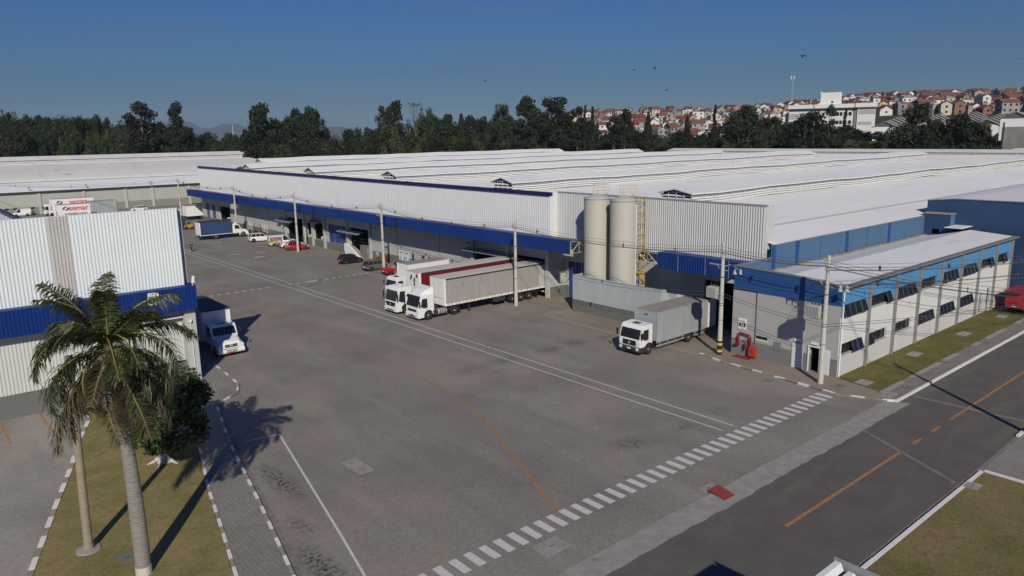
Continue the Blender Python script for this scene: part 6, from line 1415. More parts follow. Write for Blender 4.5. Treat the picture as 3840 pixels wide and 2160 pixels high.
t = thing('palm_tree', 'big royal palm with grey ringed trunk and shaggy drooping crown in the left foreground', 'palm', (7.05,34.41,.09))
def tr(z): u = z/10; return (-.10*u-.12*u*u+.08*math.sin(u*3), .10*u, z)
ring = []
for i in range(64): z = 8.7*i/63; ring += [z]
mb = MB(); n = 20
prof_r = lambda z: .325+.012*math.sin(z*.8)-.012*max(0,z-3)
vs = []; 
for i, z in enumerate(ring):
    for e, rr in ((0,1.0),(.10,.965)):
        c = tr(z+e)
        for k in range(n): a = k*2*PI/n; vs.append((c[0]+prof_r(z)*rr*math.cos(a),c[1]+prof_r(z)*rr*math.sin(a),c[2]))
m_ = len(ring)*2; mb.add(vs, [(i*n+k,i*n+(k+1)%n,(i+1)*n+(k+1)%n,(i+1)*n+k) for i in range(m_-1) for k in range(n)]); ob('trunk', mb, M['bark'], t)
ob('trunk_paint', MB().lathe([(.35,0),(.345,.40)], n=20), M['paintbark'], t)
mb = MB().tube([tr(8.7),tr(9.2),tr(10.2),tr(10.9)],[.27,.27,.21,.15],14); ob('crownshaft', mb, mat('crownshaft',(.13,.10,.05),.6,noise=.4,scale=3,stretch=(1,1,.3)), t, smooth=True)
top = Vector(tr(10.7)); q = random.Random(11)
specs = []
for i in range(6): specs.append((i*60+q.uniform(-18,18), q.uniform(58,84), q.uniform(35,65), q.uniform(3.5,4.1), False))
for i in range(10): specs.append((i*36+q.uniform(-12,12), q.uniform(28,52), q.uniform(60,95), q.uniform(3.5,4.2), False))
for i in range(9): specs.append((20+i*40+q.uniform(-12,12), q.uniform(-10,16), q.uniform(75,110), q.uniform(3.4,4.1), i % 3 == 0))
for i in range(9): specs.append((i*40+q.uniform(-10,10), q.uniform(-52,-25), q.uniform(35,60), q.uniform(3.8,4.6), True))
for i, (az, up, dr, L, old) in enumerate(specs):
    o = ob('frond', frond_mesh(100+i, L, R(up), R(dr), old), [M['frond_d'] if old else M['frond'], M['rachis']], t, loc=top+Vector((.1*math.cos(R(az)),.1*math.sin(R(az)),(-.55 if up < -20 else -.2 if up < 20 else .1))))
    o.rotation_euler = (R(q.uniform(-20,20)),0,R(az))
t = thing('bare_palm', 'slim leafless palm with cut top on a round pale base, left of big palm', 'palm', (5.6,38.35,.09))
mb = MB(); pts = [(.0,0,0),(.03,.0,.35),(.05,0,1.5),(.12,0,4),(.2,.02,6.5),(.28,.05,9.6)]; mb.tube(pts,[.28,.21,.195,.185,.175,.17],14); ob('trunk', mb, M['bark2'], t)
ob('base_pad', MB().lathe([(.56,0),(.54,.05),(.3,.09),(0,.1)], n=22), M['concrete'], t)

def leaf_blob(mb, c, rad, n, size, q, mi=0, flat=.8):
    """leaf-sized faces on and in an irregular clump"""
    for _ in range(n):
        d = Vector((q.gauss(0,1),q.gauss(0,1),q.gauss(0,1))).normalized(); r = q.random()**.35
        p = Vector(c)+Vector((d.x*rad[0],d.y*rad[1],d.z*rad[2]))*r
        nn = (d*.8+Vector((q.uniform(-1,1),q.uniform(-1,1),q.uniform(-.4,1.2)))).normalized(); a = nn.orthogonal().normalized(); b = nn.cross(a)
        th = q.uniform(0,6.28); u = (a*math.cos(th)+b*math.sin(th))*size*q.uniform(.6,1.2); v = (b*math.cos(th)-a*math.sin(th))*size*flat*q.uniform(.5,1)
        mb.add([p-u,p+v*.7-u*.1,p+u,p-v*.7+u*.1],[(0,1,2,3)],mi)
M['leaf_n'] = leafmat('broad_leaf', (.062,.092,.020), (.028,.046,.012), .1, 1.6, .5, .4)
t = thing('broadleaf_tree', 'dense dark green round tree with white painted trunk behind the big palm', 'tree', (11.45,46.5,.09))
q = random.Random(21); mb = MB()
for i in range(70):
    a = q.uniform(0,6.28); e = q.uniform(-1.1,1.25); rr = q.uniform(.6,1.0)
    c = (.35+2.3*rr*math.cos(a)*math.cos(e*.75), 2.3*rr*math.sin(a)*math.cos(e*.75), 3.35+2.45*rr*math.sin(e)); s = q.uniform(.5,.9); leaf_blob(mb, c, (s,s,s*.75), 230, .17, q)
ob('crown', mb, M['leaf_n'], t)
mb = MB(); mb.tube([(0,0,-.1),(0,0,.3),(.05,0,1.0),(.1,0,1.8)],[.5,.34,.29,.24],12)
for a in (0.4,1.6,2.9,4.0,5.2): mb.tube([(.25*math.cos(a),.25*math.sin(a),.35),(.6*math.cos(a),.6*math.sin(a),.10),(1.0*math.cos(a),1.0*math.sin(a),-.02)],[.16,.10,.04],6)
ob('trunk', mb, M['paintbark'], t)
mb = MB()
for a in (0,1.3,2.5,3.8,5): mb.tube([(.1,0,1.7),(.1+.7*math.cos(a),.7*math.sin(a),2.7),(.1+1.4*math.cos(a),1.4*math.sin(a),3.6)],[.16,.09,.03],6)
ob('branch', mb, M['treebark'], t)

# ================================================================ trees behind the warehouse
M['leaf_a'] = leafmat('eucalyptus_leaf', (.028,.034,.016), (.012,.016,.008), .3, .35)
M['leaf_b'] = leafmat('dark_leaf', (.022,.032,.012), (.009,.014,.006), .3, .35)
M['leaf_c'] = leafmat('green_leaf', (.034,.050,.014), (.015,.024,.007), .3, .35)
M['leaf_d'] = leafmat('yellowish_leaf', (.068,.072,.022), (.03,.035,.012), .25, .35)
M['trunk_f'] = mat('pale_trunk', (.16,.14,.115), .9, noise=.4, scale=.8)
def crown_mesh(kind, seed):
    """unit-height tree (1 m tall, scaled later): returns crown mesh, trunk mesh"""
    q = random.Random(seed); c = MB(); t = MB(); S = .030
    if kind == 'euc':       # tall, layered, gaps of sky
        for i in range(24):
            z = q.uniform(.36,.97); r = .21*(1-((z-.58)/.42)**2*.7)*q.uniform(.2,1.05); a = q.uniform(0,6.28); s = q.uniform(.06,.10)*(1.2-.35*z)
            p = (r*math.cos(a), r*math.sin(a), z); leaf_blob(c, p, (s*1.25,s*1.25,s*.8), 100, S*.95, q); t.tube([(0,0,z-.13),(p[0]*.6,p[1]*.6,z-.05),p],[.008,.006,.003],4)
        t.tube([(0,0,-.05),(.01,0,.4),(-.01,.01,.7),(0,0,.93)],[.016,.013,.009,.004],6)
    elif kind == 'dome':
        for i in range(22):
            a = q.uniform(0,6.28); e = q.uniform(-.35,1.45); rr = q.uniform(.75,1.0); p = (.30*rr*math.cos(a)*math.cos(e), .30*rr*math.sin(a)*math.cos(e), .62+.32*rr*math.sin(e)); s = q.uniform(.075,.12); leaf_blob(c, p, (s*1.1,s*1.1,s*.8), 110, S*1.05, q)
        leaf_blob(c, (0,0,.58), (.27,.27,.27), 420, S*1.5, q); t.tube([(0,0,-.05),(0,0,.5)],[.022,.014],6)
        for a in (0,1.5,3,4.6): t.tube([(0,0,.3),(.12*math.cos(a),.12*math.sin(a),.5),(.2*math.cos(a),.2*math.sin(a),.68)],[.012,.009,.004],4)
    elif kind == 'bush':
        for i in range(18):
            a = q.uniform(0,6.28); rr = q.uniform(.1,1); p = (.36*rr*math.cos(a), .36*rr*math.sin(a), q.uniform(.25,.9)*(1-.25*rr)); s = q.uniform(.10,.16); leaf_blob(c, p, (s,s,s*.75), 120, S*1.15, q)
        t.tube([(0,0,-.05),(0,0,.5)],[.02,.012],6)
    elif kind == 'pine':    # conical, tiered
        for i in range(26):
            u = i/25; z = .16+.82*u; r = .17*(1-u)**.8+.012; k = q.uniform(0,6.28)
            for j in range(4): a = k+j*1.57+q.uniform(-.4,.4); leaf_blob(c, (r*.6*math.cos(a),r*.6*math.sin(a),z), (r*.65+.012,r*.65+.012,.034), 34, S*.95, q)
        t.tube([(0,0,-.05),(0,0,.95)],[.016,.003],6)
    elif kind == 'cypress':
        for i in range(22): u = i/21; leaf_blob(c, (q.uniform(-.01,.01),q.uniform(-.01,.01),.08+.88*u), (.055*(1-u*.75),.055*(1-u*.75),.05), 55, S*.6, q)
        t.tube([(0,0,-.05),(0,0,.6)],[.012,.006],5)
    elif kind == 'bare':
        for i in range(16):
            a = q.uniform(0,6.28); r = q.uniform(.03,.12); t.tube([(0,0,q.uniform(.35,.6)),(r*.5*math.cos(a),r*.5*math.sin(a),.75),(r*math.cos(a),r*math.sin(a),q.uniform(.88,1.0))],[.005,.003,.0015],3)
            leaf_blob(c, (r*math.cos(a),r*math.sin(a),.97), (.03,.03,.03), 6, S*.4, q)
        t.tube([(0,0,-.05),(0,0,.6)],[.014,.008],6)
    for b_ in (c, t):
        zm = max(v[2] for v in c.v); b_.v = [(v[0],v[1],v[2]/zm) for v in b_.v]
    lm = {'euc':'leaf_a','dome':'leaf_b','bush':'leaf_c','pine':'leaf_b','cypress':'leaf_b','bare':'leaf_d'}[kind]
    return c, t, lm
PROTO = {}
for kind, cnt in (('euc',4),('dome',3),('bush',3),('pine',2),('cypress',1),('bare',1)):
    for s in range(cnt):
        c, t_, lm = crown_mesh(kind, 50+s*7+len(kind)); mats_ = [M[lm]] if kind != 'bush' or s != 2 else [M['leaf_d']]
        PROTO[(kind,s)] = (c.mesh('crown', mats_), t_.mesh('trunk', M['trunk_f']))
def tree(kind, px, d, top_py, wpx=None, label='', group=None, base=None, s=None):
    """a tree d metres off along column px whose crown reaches the height seen at top_py"""
    p = at(px, d); z0 = hz(p.x, p.y)-.3 if base is None else base
    v = _f*1887.6+_r2*(px-1288)-_u2*(top_py-724.5); zt = CH+v.z/math.hypot(v.x,v.y)*d
    h = max(3.0, zt-z0); k = [q_ for q_ in PROTO if q_[0] == kind]; pr = PROTO[k[rnd.randrange(len(k))] if s is None else (kind,s)]
    t = thing(kind_names[kind], label, 'tree', (p.x,p.y,z0), rnd.uniform(0,6.28), group)
    natural = {'euc':.46,'dome':.66,'bush':.86,'pine':.36,'cypress':.13,'bare':.26}[kind]
    sw = h if wpx is None else wpx/1887.6*d/natural*math.cos(math.atan2(px-1288,1887.6))**2
    for m_, nme in ((pr[0],'crown'),(pr[1],'trunk')):
        o = ob(nme, m_, None, t); o.scale = (sw,sw,h)
    return t
kind_names = {'euc':'eucalyptus_tree','dome':'broadleaf_tree','bush':'leafy_tree','pine':'pine_tree','cypress':'cypress_tree','bare':'bare_tree'}
tall = [('euc',402,330,253,100,'tall eucalyptus with broad layered crown left of the slim one, over far left roof'),('euc',378,334,292,70,'lower eucalyptus against the left side of the broad layered one'),
 ('euc',482,330,251,62,'tallest slim eucalyptus over the far left roof, standing alone'),('euc',515,338,318,46,'small eucalyptus leaning out right of the slim tall one'),
 ('dome',690,330,256,98,'big dark domed tree, left of the pair of domes on the skyline'),('dome',770,334,268,74,'domed tree in the middle between two bigger skyline crowns'),('dome',808,332,262,72,'round crowned tree at the right end of the domed skyline group'),
 ('euc',984,318,262,46,'eucalyptus with a thin stray top left of the tall forked one'),('euc',1012,316,247,58,'tall forked eucalyptus left of the bare pale tree'),('bare',1062,322,256,40,'pale bare tree fanning out against the sky'),
 ('bush',1088,312,266,54,'pointed green conifer right of the bare pale tree'),('dome',1108,318,284,90,'broad bright green tree below the pointed conifer'),('bush',1010,300,304,80,'light yellowish feathery tree under the forked eucalyptus'),
 ('euc',1328,300,237,70,'tall open eucalyptus left of the two on the skyline near the hillside houses'),('euc',1268,305,258,60,'eucalyptus with side plume just left of the two tall open ones'),('euc',1402,296,240,92,'widest tall eucalyptus on the skyline where the hillside houses begin'),('euc',1350,300,262,50,'slender eucalyptus between two tall open ones'),('euc',1452,292,266,54,'eucalyptus on the right shoulder of the widest one'),
 ('cypress',1488,285,266,22,'narrow dark cypress in front of the first hillside houses'),('cypress',1470,288,262,20,'thin cypress left of another, at the start of the houses'),('pine',1622,276,280,36,'dark pyramid conifer in front of the pink hillside houses'),('dome',1566,280,270,48,'rounded tree left of the dark pyramid, against the houses'),('euc',1540,284,290,50,'thin trunked tree left of the rounded dark tree'),
 ('pine',1716,272,290,34,'tall pointed conifer left of the narrow cypress by the white house'),('cypress',1782,268,262,24,'tall narrow cypress beside the white house'),('dome',1856,262,262,84,'large round dark tree below the lime green house'),('bush',1830,262,275,76,'spreading tree left of the large round dark one'),
 ('cypress',2096,252,272,26,'dark narrow cypress in front of the white apartment block'),('dome',2010,256,276,120,'wide dark tree covering the left foot of the apartment block'),('euc',2058,256,262,46,'open eucalyptus in front of the apartment block windows'),
 ('euc',2268,250,256,96,'tall dark tree standing before the grey roofed row houses, left one'),('dome',2384,246,282,124,'big dark tree before the grey roofed row houses, right one'),('dome',2320,248,300,90,'medium dark tree between two large ones before the row houses'),('bush',2442,244,300,70,'last rounded tree before the bare earth bank'),('bush',2215,250,312,80,'leafy tree at the lower left of the row houses')]
for k_, px, d, py, w_, lb_ in tall: tree(k_, px, d, py, w_, lb_)
prof = [(-60,278),(0,276),(60,274),(120,272),(200,285),(340,295),(430,303),(530,330),(640,322),(680,305),(760,308),(850,322),(905,326),(940,318),(1000,308),(1060,298),(1090,290),(1150,285),(1200,292),(1250,290),(1300,280),(1400,275),(1470,296),(1520,324),(1600,330),(1700,332),(1760,326),(1800,306),(1880,290),(1950,300),(2050,304),(2120,322),(2180,332),(2240,306),(2330,300),(2400,298),(2445,312),(2475,345)]
def skyl(px):
    for (a, u), (b, v) in zip(prof, prof[1:]):
        if a <= px <= b: return u+(v-u)*(px-a)/(b-a)
    return 320
def bd(px): return 345-px*.004 if px < 650 else 330-(px-650)*.02 if px < 1250 else 318-(px-1250)*.06
zone = lambda px: ('behind the far left roof' if px < 640 else 'behind the warehouse roofs, left of the forked eucalyptus' if px < 960 else 'behind the warehouse roofs, toward the hillside houses' if px < 1480 else 'below the hillside houses' if px < 1950 else 'below the apartment block and row houses')
NM = {'euc':'airy eucalyptus in the wood ','dome':'dark rounded tree in the wood ','bush':'low leafy tree in the wood ','pine':'pointed conifer in the wood '}
rt_ = random.Random(17)
for row, (dd, drop, step) in enumerate(((14,0,25),(2,26,26),(-10,50,29))):
    px = -50+row*9
    while px < 2470:
        x = px+rt_.uniform(-8,8); d = bd(x)+dd+rt_.uniform(-4,4); py = skyl(x)+drop+rt_.uniform(-6,14)
        kinds = (['euc','dome','dome','euc','bush'] if row == 0 else ['dome','bush','bush','euc'] if row == 1 else ['bush','bush','dome'])
        if 640 < x < 960 or 1080 < x < 1250: kinds = ['dome','bush','dome','bush','pine']
        k = rt_.choice(kinds); py = min(py, 362)
        w_ = {'euc':40,'dome':52,'bush':56,'pine':44}[k]*rt_.uniform(.85,1.25)
        if x < 2440 or row == 2: tree(k, x, d, py, w_, NM[k]+zone(x), 'trees of the wood '+zone(x))
        px += step
# wooded slope rising on the far left and far woodland, one mass each
def forest(name, label, rects, mi, n):
    mb = MB(); q = random.Random(len(label))
    for _ in range(n):
        px0, px1, d0, d1, h0, h1 = rects[q.randrange(len(rects))]
        p = at(q.uniform(px0,px1), q.uniform(d0,d1)); z = hz(p.x,p.y); h = q.uniform(h0,h1); w_ = h*q.uniform(.22,.34)
        for j in range(4):
            c = (p.x+q.uniform(-.5,.5)*w_, p.y+q.uniform(-.5,.5)*w_, z+h*q.uniform(.45,.88)); leaf_blob(mb, c, (w_*.75,w_*.75,h*.17), 15, h*.062, q)
    return tag(ob(name, mb, M[mi]), label, 'forest', None, 'stuff')
forest('forest', 'dark wooded slope rising at the far left behind the white roof', [(-140,420,380,470,9,15),(-140,420,470,660,9,14),(-140,300,600,700,10,16)], 'leaf_a', 1500)
forest('forest', 'distant woodland plain between the tall trees and the blue hills', [(330,1100,420,700,8,13),(380,1000,700,1300,8,14)], 'leaf_b', 900)
forest('forest', 'scrub and small trees among the hillside houses', [(1380,2700,370,560,3,5.5),(1480,2700,560,770,3,6.5)], 'leaf_b', 230)

# ================================================================ hillside town
HC = {'white':(.66,.655,.64),'cream':(.56,.51,.40),'yellow':(.56,.46,.20),'grey':(.33,.32,.31),'concrete':(.25,.24,.235),'pink':(.46,.30,.27),'pale green':(.38,.46,.39),'lime green':(.30,.50,.09),'pale blue':(.34,.44,.50),'ochre':(.46,.29,.15),'brick':(.26,.13,.095)}
RC = {'red tiled':(.165,.045,.036),'orange tiled':(.20,.080,.052),'brown tiled':(.155,.085,.06),'flat grey':(.26,.25,.245)}
HM = {k: mat('house_wall_'+k.replace(' ','_'), v, .9, noise=.14, scale=.5, detail=6) for k, v in HC.items()}
RM = {k: mat('house_roof_'+k.replace(' ','_'), v, .9, noise=.28, scale=.8, detail=6) for k, v in RC.items()}
_hc = {}
def house_parts(wc, rc, w_, dp, st):
    key = (wc, rc, w_, dp, st)
    if key in _hc: return _hc[key]
    h = 2.6*st+.1; a, b = w_/2, dp/2; wall = MB(); roof = MB(); win = MB()
    wall.box(-a,-b,-3,a,b,h)
    if rc == 'flat grey':
        roof.box(-a-.1,-b-.1,h,a+.1,b+.1,h+.14); roof.box(-a*.3,b*.1,h+.14,a*.25,b*.7,h+1.3)
    else:
        r = h+.30*dp
        wall.add([(-a,-b,h),(-a,b,h),(-a,0,r-.1)],[(2,1,0)]); wall.add([(a,-b,h),(a,b,h),(a,0,r-.1)],[(0,1,2)])
        e = .45
        for s in (-1,1): roof.add([(-a-e,s*(b+e),h-.18),(a+e,s*(b+e),h-.18),(a+e,0,r),(-a-e,0,r),(-a-e,s*(b+e),h-.02),(a+e,s*(b+e),h-.02),(a+e,0,r+.16),(-a-e,0,r+.16)],[(0,1,2,3),(7,6,5,4),(0,4,5,1),(1,5,6,2),(3,7,4,0)] if s > 0 else [(3,2,1,0),(4,5,6,7),(1,5,4,0),(2,6,5,1),(0,4,7,3)])
    for f in range(st):
        z = .8+2.6*f
        n = max(2,int(w_/3))
        for i in range(n):
            x = -a+w_*(i+.5)/n
            for s in (-1,1): win.box(x-.55,s*b-.03,z,x+.55,s*b+.03,z+1.1)
        for s in (-1,1): win.box(s*a-.03,-.6,z,s*a+.03,.5,z+1.1)
    _hc[key] = (wall.mesh('wall',HM[wc]), roof.mesh('roof',RM[rc]), win.mesh('window',M['glass'])); return _hc[key]
SPEC = []
rh = random.Random(29)
taken = []
def house(px, d, wc, rc, w_, dp, st, rz, label=None):
    p = at(px, d); z = hz(p.x,p.y)
    if any((p-o).length < 5.8 for o in taken): return
    taken.append(p)
    row = 'on skyline' if d > 690 else 'high on hillside' if d > 590 else 'midway up hillside' if d > 480 else 'low on hillside'
    col = ('above tall eucalyptus' if px < 1540 else 'above silos' if px < 1680 else 'right of silos' if px < 1820 else 'left of apartment block' if px < 1955 else 'behind apartment block' if px < 2175 else 'above row houses' if px < 2420 else 'at right edge')
    size = ('wide ' if w_ > 10.5 else 'narrow ' if w_ < 7.5 else '')+('two storey ' if st == 2 else 'three storey ' if st == 3 else 'low ')
    SPEC.append((px, d, p, z, rz, wc, rc, w_, dp, st, label or f'{size}{wc} house, {rc} roof, {row}, {col}', bool(label)))
special = [(1738,560,'white','flat grey',8,9,3,'tall blank white house standing out above its neighbours left of the apartment block'),(1894,430,'lime green','orange tiled',8,8,2,'bright lime green house above the dark round tree'),(1636,640,'cream','orange tiled',7,7,3,'tall cream house with balcony on the skyline above the silos'),(1530,520,'white','brown tiled',9,8,2,'white gabled house with dark roof at the left of the hillside'),(1596,540,'yellow','red tiled',10,8,2,'yellow gabled house above the silos'),(2290,600,'yellow','brown tiled',9,8,2,'pale yellow gabled house above the row houses, left of the orange one'),(2332,600,'ochre','brown tiled',9,8,2,'orange gabled house right of the pale yellow one'),(2240,590,'white','flat grey',13,8,2,'wide plain white block behind the apartment block')]
for px, d, wc, rc, w_, dp, st, lb_ in special: house(px, d, wc, rc, w_, dp, st, YAW-R(90)+rh.uniform(-.4,.4), lb_)
wcs = ['white']*9+['cream']*2+['yellow']*1+['white']*4+['grey']*7+['concrete']*5+['pink','pale green','pale blue','brick']
rcs = ['red tiled']*6+['orange tiled']*3+['brown tiled']*3+['flat grey']*9
for d in (400,430,460,490,520,550,580,610,640,670,700,725,745):
    lo_px = 1445 if d > 480 else 1500
    px = lo_px-20*(d > 600)+rh.uniform(0,20)
    while px < 2680:
        ok = not (d < 440 and px > 1930)
        if ok and rh.random() < .9:
            st = rh.choice([1,1,1,2,2]) if d < 700 else rh.choice([1,1,2,2])
            house(px, d+rh.uniform(-10,10), rh.choice(wcs), rh.choice(rcs), rh.choice([5,6,7.5,9]), rh.choice([5,6.5]), st, YAW-R(90)+rh.choice([0,PI/2])+rh.uniform(-.35,.35))
        px += (8.6/d*1887.6)*rh.uniform(.75,1.15)
special_n = sum(1 for s_ in SPEC if s_[-1])
SPEC.sort(key=lambda s_: (not s_[-1], s_[1]/(s_[7]*s_[9])))
for px, d, p, z, rz, wc, rc, w_, dp, st, lb_, sp_ in SPEC[:292]:
    t = thing('house', lb_, 'house', (p.x,p.y,z), rz, None if sp_ else 'houses on the hillside')
    for m_, n_ in zip(house_parts(wc, rc, w_, dp, st), ('wall','roof','window')): ob(n_, m_, None, t)
mb = MB(); mats_ = []
for px, d, p, z, rz, wc, rc, w_, dp, st, lb_, sp_ in SPEC[292:]:
    rm = Matrix.Rotation(rz, 4, 'Z')
    for me in house_parts(wc, rc, w_, dp, st):
        if me.materials[0] not in mats_: mats_.append(me.materials[0])
        mi = mats_.index(me.materials[0]); mb.add([rm @ v.co+Vector((p.x,p.y,z)) for v in me.vertices], [list(f.vertices) for f in me.polygons], mi)
if mb.v: tag(ob('houses', mb, mats_), 'smaller far houses filling the gaps on the hillside', 'houses', None, 'stuff')
# tell apart the houses whose descriptions agree
byl = {}
for o in list(COL.objects):
    if o.parent is None and o.name.startswith('house') and o.get('kind') is None: byl.setdefault(o['label'], []).append(o)
ORD = ['leftmost','second','third','fourth','fifth','sixth','seventh','eighth','ninth','tenth','eleventh','twelfth']
for lb_, os_ in byl.items():
    if len(os_) > 1:
        os_.sort(key=lambda o: bearing(o.location.x, o.location.y))
        for i, o in enumerate(os_): o['label'] = (ORD[min(i,11)]+(' from left, ' if i else ', ')+lb_) if len(lb_.split()) < 13 else lb_.replace(' roof,',f' roof, {ORD[min(i,11)]},',1)
# apartment block
p = at(2062, 330); pz = hz(p.x,p.y)
t = thing('apartment_block', 'white and grey apartment block with flat overhanging roof slab on the hillside', 'apartment block', (p.x,p.y,pz), R(29-90-3))
t.scale = (.84,.84,1)
ob('wall', MB().box(-18.5,-5,-6,11.0,5,11.6).box(11.0,-6.2,-6,18.6,5,11.6), mat('apartment_wall',(.66,.65,.63),.85,noise=.06,scale=.5), t)
ob('roof_slab', MB().box(-19.0,-6.8,11.6,-7.8,5.6,13.0).box(-7.4,-6.8,11.6,9.6,5.6,13.1).box(10.0,-7.4,11.6,19.1,5.6,13.2), M['wallw'], t)
ob('lift_tower', MB().box(-5.0,-3.8,13.1,4.0,3,17.6).box(-5.2,-4,17.2,-4.6,3,17.9), M['wallw'], t)
mb = MB(); 
for z in (8.6,5.2,1.8,-1.6): mb.box(-18.3,-5.06,z-1.0,-9.8,-5.0,z+1.2); mb.box(11.4,-6.26,z-.2,17.2,-6.2,z+1.0) if z != 8.6 else mb.box(11.4,-6.26,z+.4,18.4,-6.2,z+2.8); mb.box(5.0,-5.06,z+.2,9.0,-5.0,z+1.3)
obs('grey_panel', mb, mat('apartment_grey',(.36,.36,.37),.85), t)
mb = MB()
for z in (9.0,5.8,2.6,-.6):
    for x in (-8.8,-6.2,-3.4,-.4,1.4,2.8,4.2,6.0,8.0): mb.box(x-.55,-5.09,z-.4,x+.55,-5.0,z+1.0)
obs('window', mb, M['glassb'], t)
ob('dark_joint', MB().box(9.7,-5.6,-6,10.7,-4.9,11.6), M['officed'], t); ob('tower_window', MB().box(-.4,-3.86,13.6,.5,-3.8,14.3), M['glass'], t)
# row houses
M['rowroof'] = mat('row_house_roof', (.30,.285,.265), .9, noise=.15, scale=.6); M['rowgable'] = mat('row_house_gable', (.105,.105,.115), .9)
def row_parts():
    a, b, h = 3.6, 3.9, 3.1; r = h+1.75
    wl = MB().box(-a,-b,-3,a,b,h); g = MB().add([(-a,-b,h-.0),(a,-b,h),(0,-b,r-.05),(-a,-b-.04,h),(a,-b-.04,h),(0,-b-.04,r-.05)],[(3,4,5)]); g.add([(-a,b+.03,h),(a,b+.03,h),(0,b+.03,r-.05)],[(2,1,0)])
    rf = MB()
    for s in (-1,1): rf.add([(0,-b-.4,r),(s*(a+.5),-b-.4,h-.3),(s*(a+.5),b+.4,h-.3),(0,b+.4,r),(0,-b-.4,r+.15),(s*(a+.5),-b-.4,h-.15),(s*(a+.5),b+.4,h-.15),(0,b+.4,r+.15)],[(4,5,6,7),(3,2,1,0),(0,1,5,4),(1,2,6,5),(2,3,7,6)] if s > 0 else [(7,6,5,4),(0,1,2,3),(4,5,1,0),(5,6,2,1),(6,7,3,2)])
    wn = MB()
    for y in (-2,1.4): wn.box(a-.03,y-.5,.9,a+.04,y+.6,2.1); wn.box(-a-.04,y-.5,.9,-a+.03,y+.6,2.1)
    return wl.mesh('wall',M['whitem']), g.mesh('gable',M['rowgable']), rf.mesh('roof',M['rowroof']), wn.mesh('window',M['glass'])
rp = row_parts()
rows = [(2196,296,5),(2300,318,4),(2385,322,5),(2440,300,5),(2510,262,6),(2610,262,5)]
for i, (px, d, n) in enumerate(rows):
    a = R(29-13-i*1.5)
    for k in range(n):
        c = at(px, d)+Vector((math.cos(a),math.sin(a),0))*k*8.4; z = max(hz(c.x,c.y), 18.0 if i > 3 else 15.5)+.4
        where = ('front house','second house','third house','fourth house','fifth house','last house')[k]
        which = ('beside the apartment block','first left of the tall dark tree','behind the two tall dark trees','right of the two tall dark trees','above the concrete retaining wall','at the right picture edge')[i]
        t = thing('row_house', f'{where} of the stepped grey roofed white row {which}', 'house', (c.x,c.y,z), a-PI/2, 'grey roofed row houses')
        for m_, n_ in zip(rp, ('wall','gable','roof','window')): ob(n_, m_, None, t)
# retaining wall, earth bank
a0, a1 = at(2476,240), at(2760,236); t = thing('retaining_wall', 'stained concrete retaining wall with dark posts above the red earth at the right edge', 'wall', tuple(a0))
d_ = (a1-a0).normalized(); n_ = Vector((-d_.y,d_.x,0)); zb = 12.0
mb = MB(); slab(mb, [tuple((a0)[:2]),tuple((a1)[:2]),tuple((a1+n_*.5)[:2]),tuple((a0+n_*.5)[:2])], 3, zb+7.2); ob('wall', mb, mat('stained_concrete',(.28,.265,.245),.95,noise=.4,scale=.5,detail=8,stretch=(1,1,.4)), t, True)
mb = MB()
for k in (.4,13,26): q_ = a0+d_*k-n_*.35; mb.lathe([(.22,2),(.22,zb+8.4)],q_.x,q_.y,8)
ob('post', mb, M['chassis'], t, True)
mb = MB(); 
for k in range(10): q_ = a0+d_*(3+k*2.6)-n_*.25; h_ = 1.6+.8*math.sin(k*.9); mb.add([q_+Vector((0,0,4)),q_+d_*2.6+Vector((0,0,4)),q_+d_*2.6+Vector((0,0,zb+h_+.2)),q_+Vector((0,0,zb+h_))],[(0,1,2,3)])
ob('limewash', mb, M['wallw'], t, True)
mb = MB(); n = 24
e0, e1 = at(2395,236), at(2800,232); vs = []
for i in range(n+1):
    u = i/n; q_ = e0.lerp(e1,u); f = q_-n_*-9; hh = min(1,u*5)
    for k in range(5): w_ = q_-n_*(1+k*5); vs.append((w_.x,w_.y,(13.2-k*2.6)*hh-.5+rnd.uniform(-.25,.25)))
mb.add(vs, [(i*5+k,i*5+k+1,(i+1)*5+k+1,(i+1)*5+k) for i in range(n) for k in range(4)]); struct('earth_bank', mb, mat('red_earth',(.22,.075,.04),.95,noise=.45,scale=.5,detail=8))
# distant sheds, masts, birds
def shed(px, d, w_, dp, h, z, label, rc, wc=(.55,.53,.48)):
    p = at(px,d); t = thing('shed', label, 'shed', (p.x,p.y,z), YAW-R(90)+.5)
    ob('wall', MB().prism([(-dp/2,-2),(dp/2,-2),(dp/2,h),(0,h+dp*.16),(-dp/2,h)],'x',-w_/2,w_/2), mat('shed_wall',wc,.9,noise=.1,scale=.5), t)
    mb = MB()
    for s in (-1,1): mb.quad((-w_/2-.3,s*(dp/2+.4),h-.05),(w_/2+.3,s*(dp/2+.4),h-.05),(w_/2+.3,0,h+dp*.16+.12),(-w_/2-.3,0,h+dp*.16+.12))
    ob('roof', mb, mat('shed_roof',rc,.9,noise=.2,scale=.5), t)
    mb = MB()
    for i in range(6): x = -w_/2+w_*(i+.5)/6; mb.box(x-.6,-dp/2-.03,h*.35,x+.6,-dp/2+.02,h*.7)
    ob('window', mb, M['glass'], t)
shed(622,330,20,12,5.5,6.6,'pale shed with dusty pinkish roof between tall trees at the left',(.40,.30,.25))
shed(582,336,9,10,6,6.0,'grey gabled shed next to the pinkish roofed one',(.33,.31,.29),(.40,.41,.41)); shed(298,322,17,9,4.2,7.6,'low grey roof showing among the trees over the far left warehouse',(.42,.42,.42))
p = at(1965,730); z = hz(p.x,p.y); t = thing('radio_mast', 'tall thin lattice radio mast on the hilltop', 'mast', (p.x,p.y,z)); hm = 27
mb = MB()
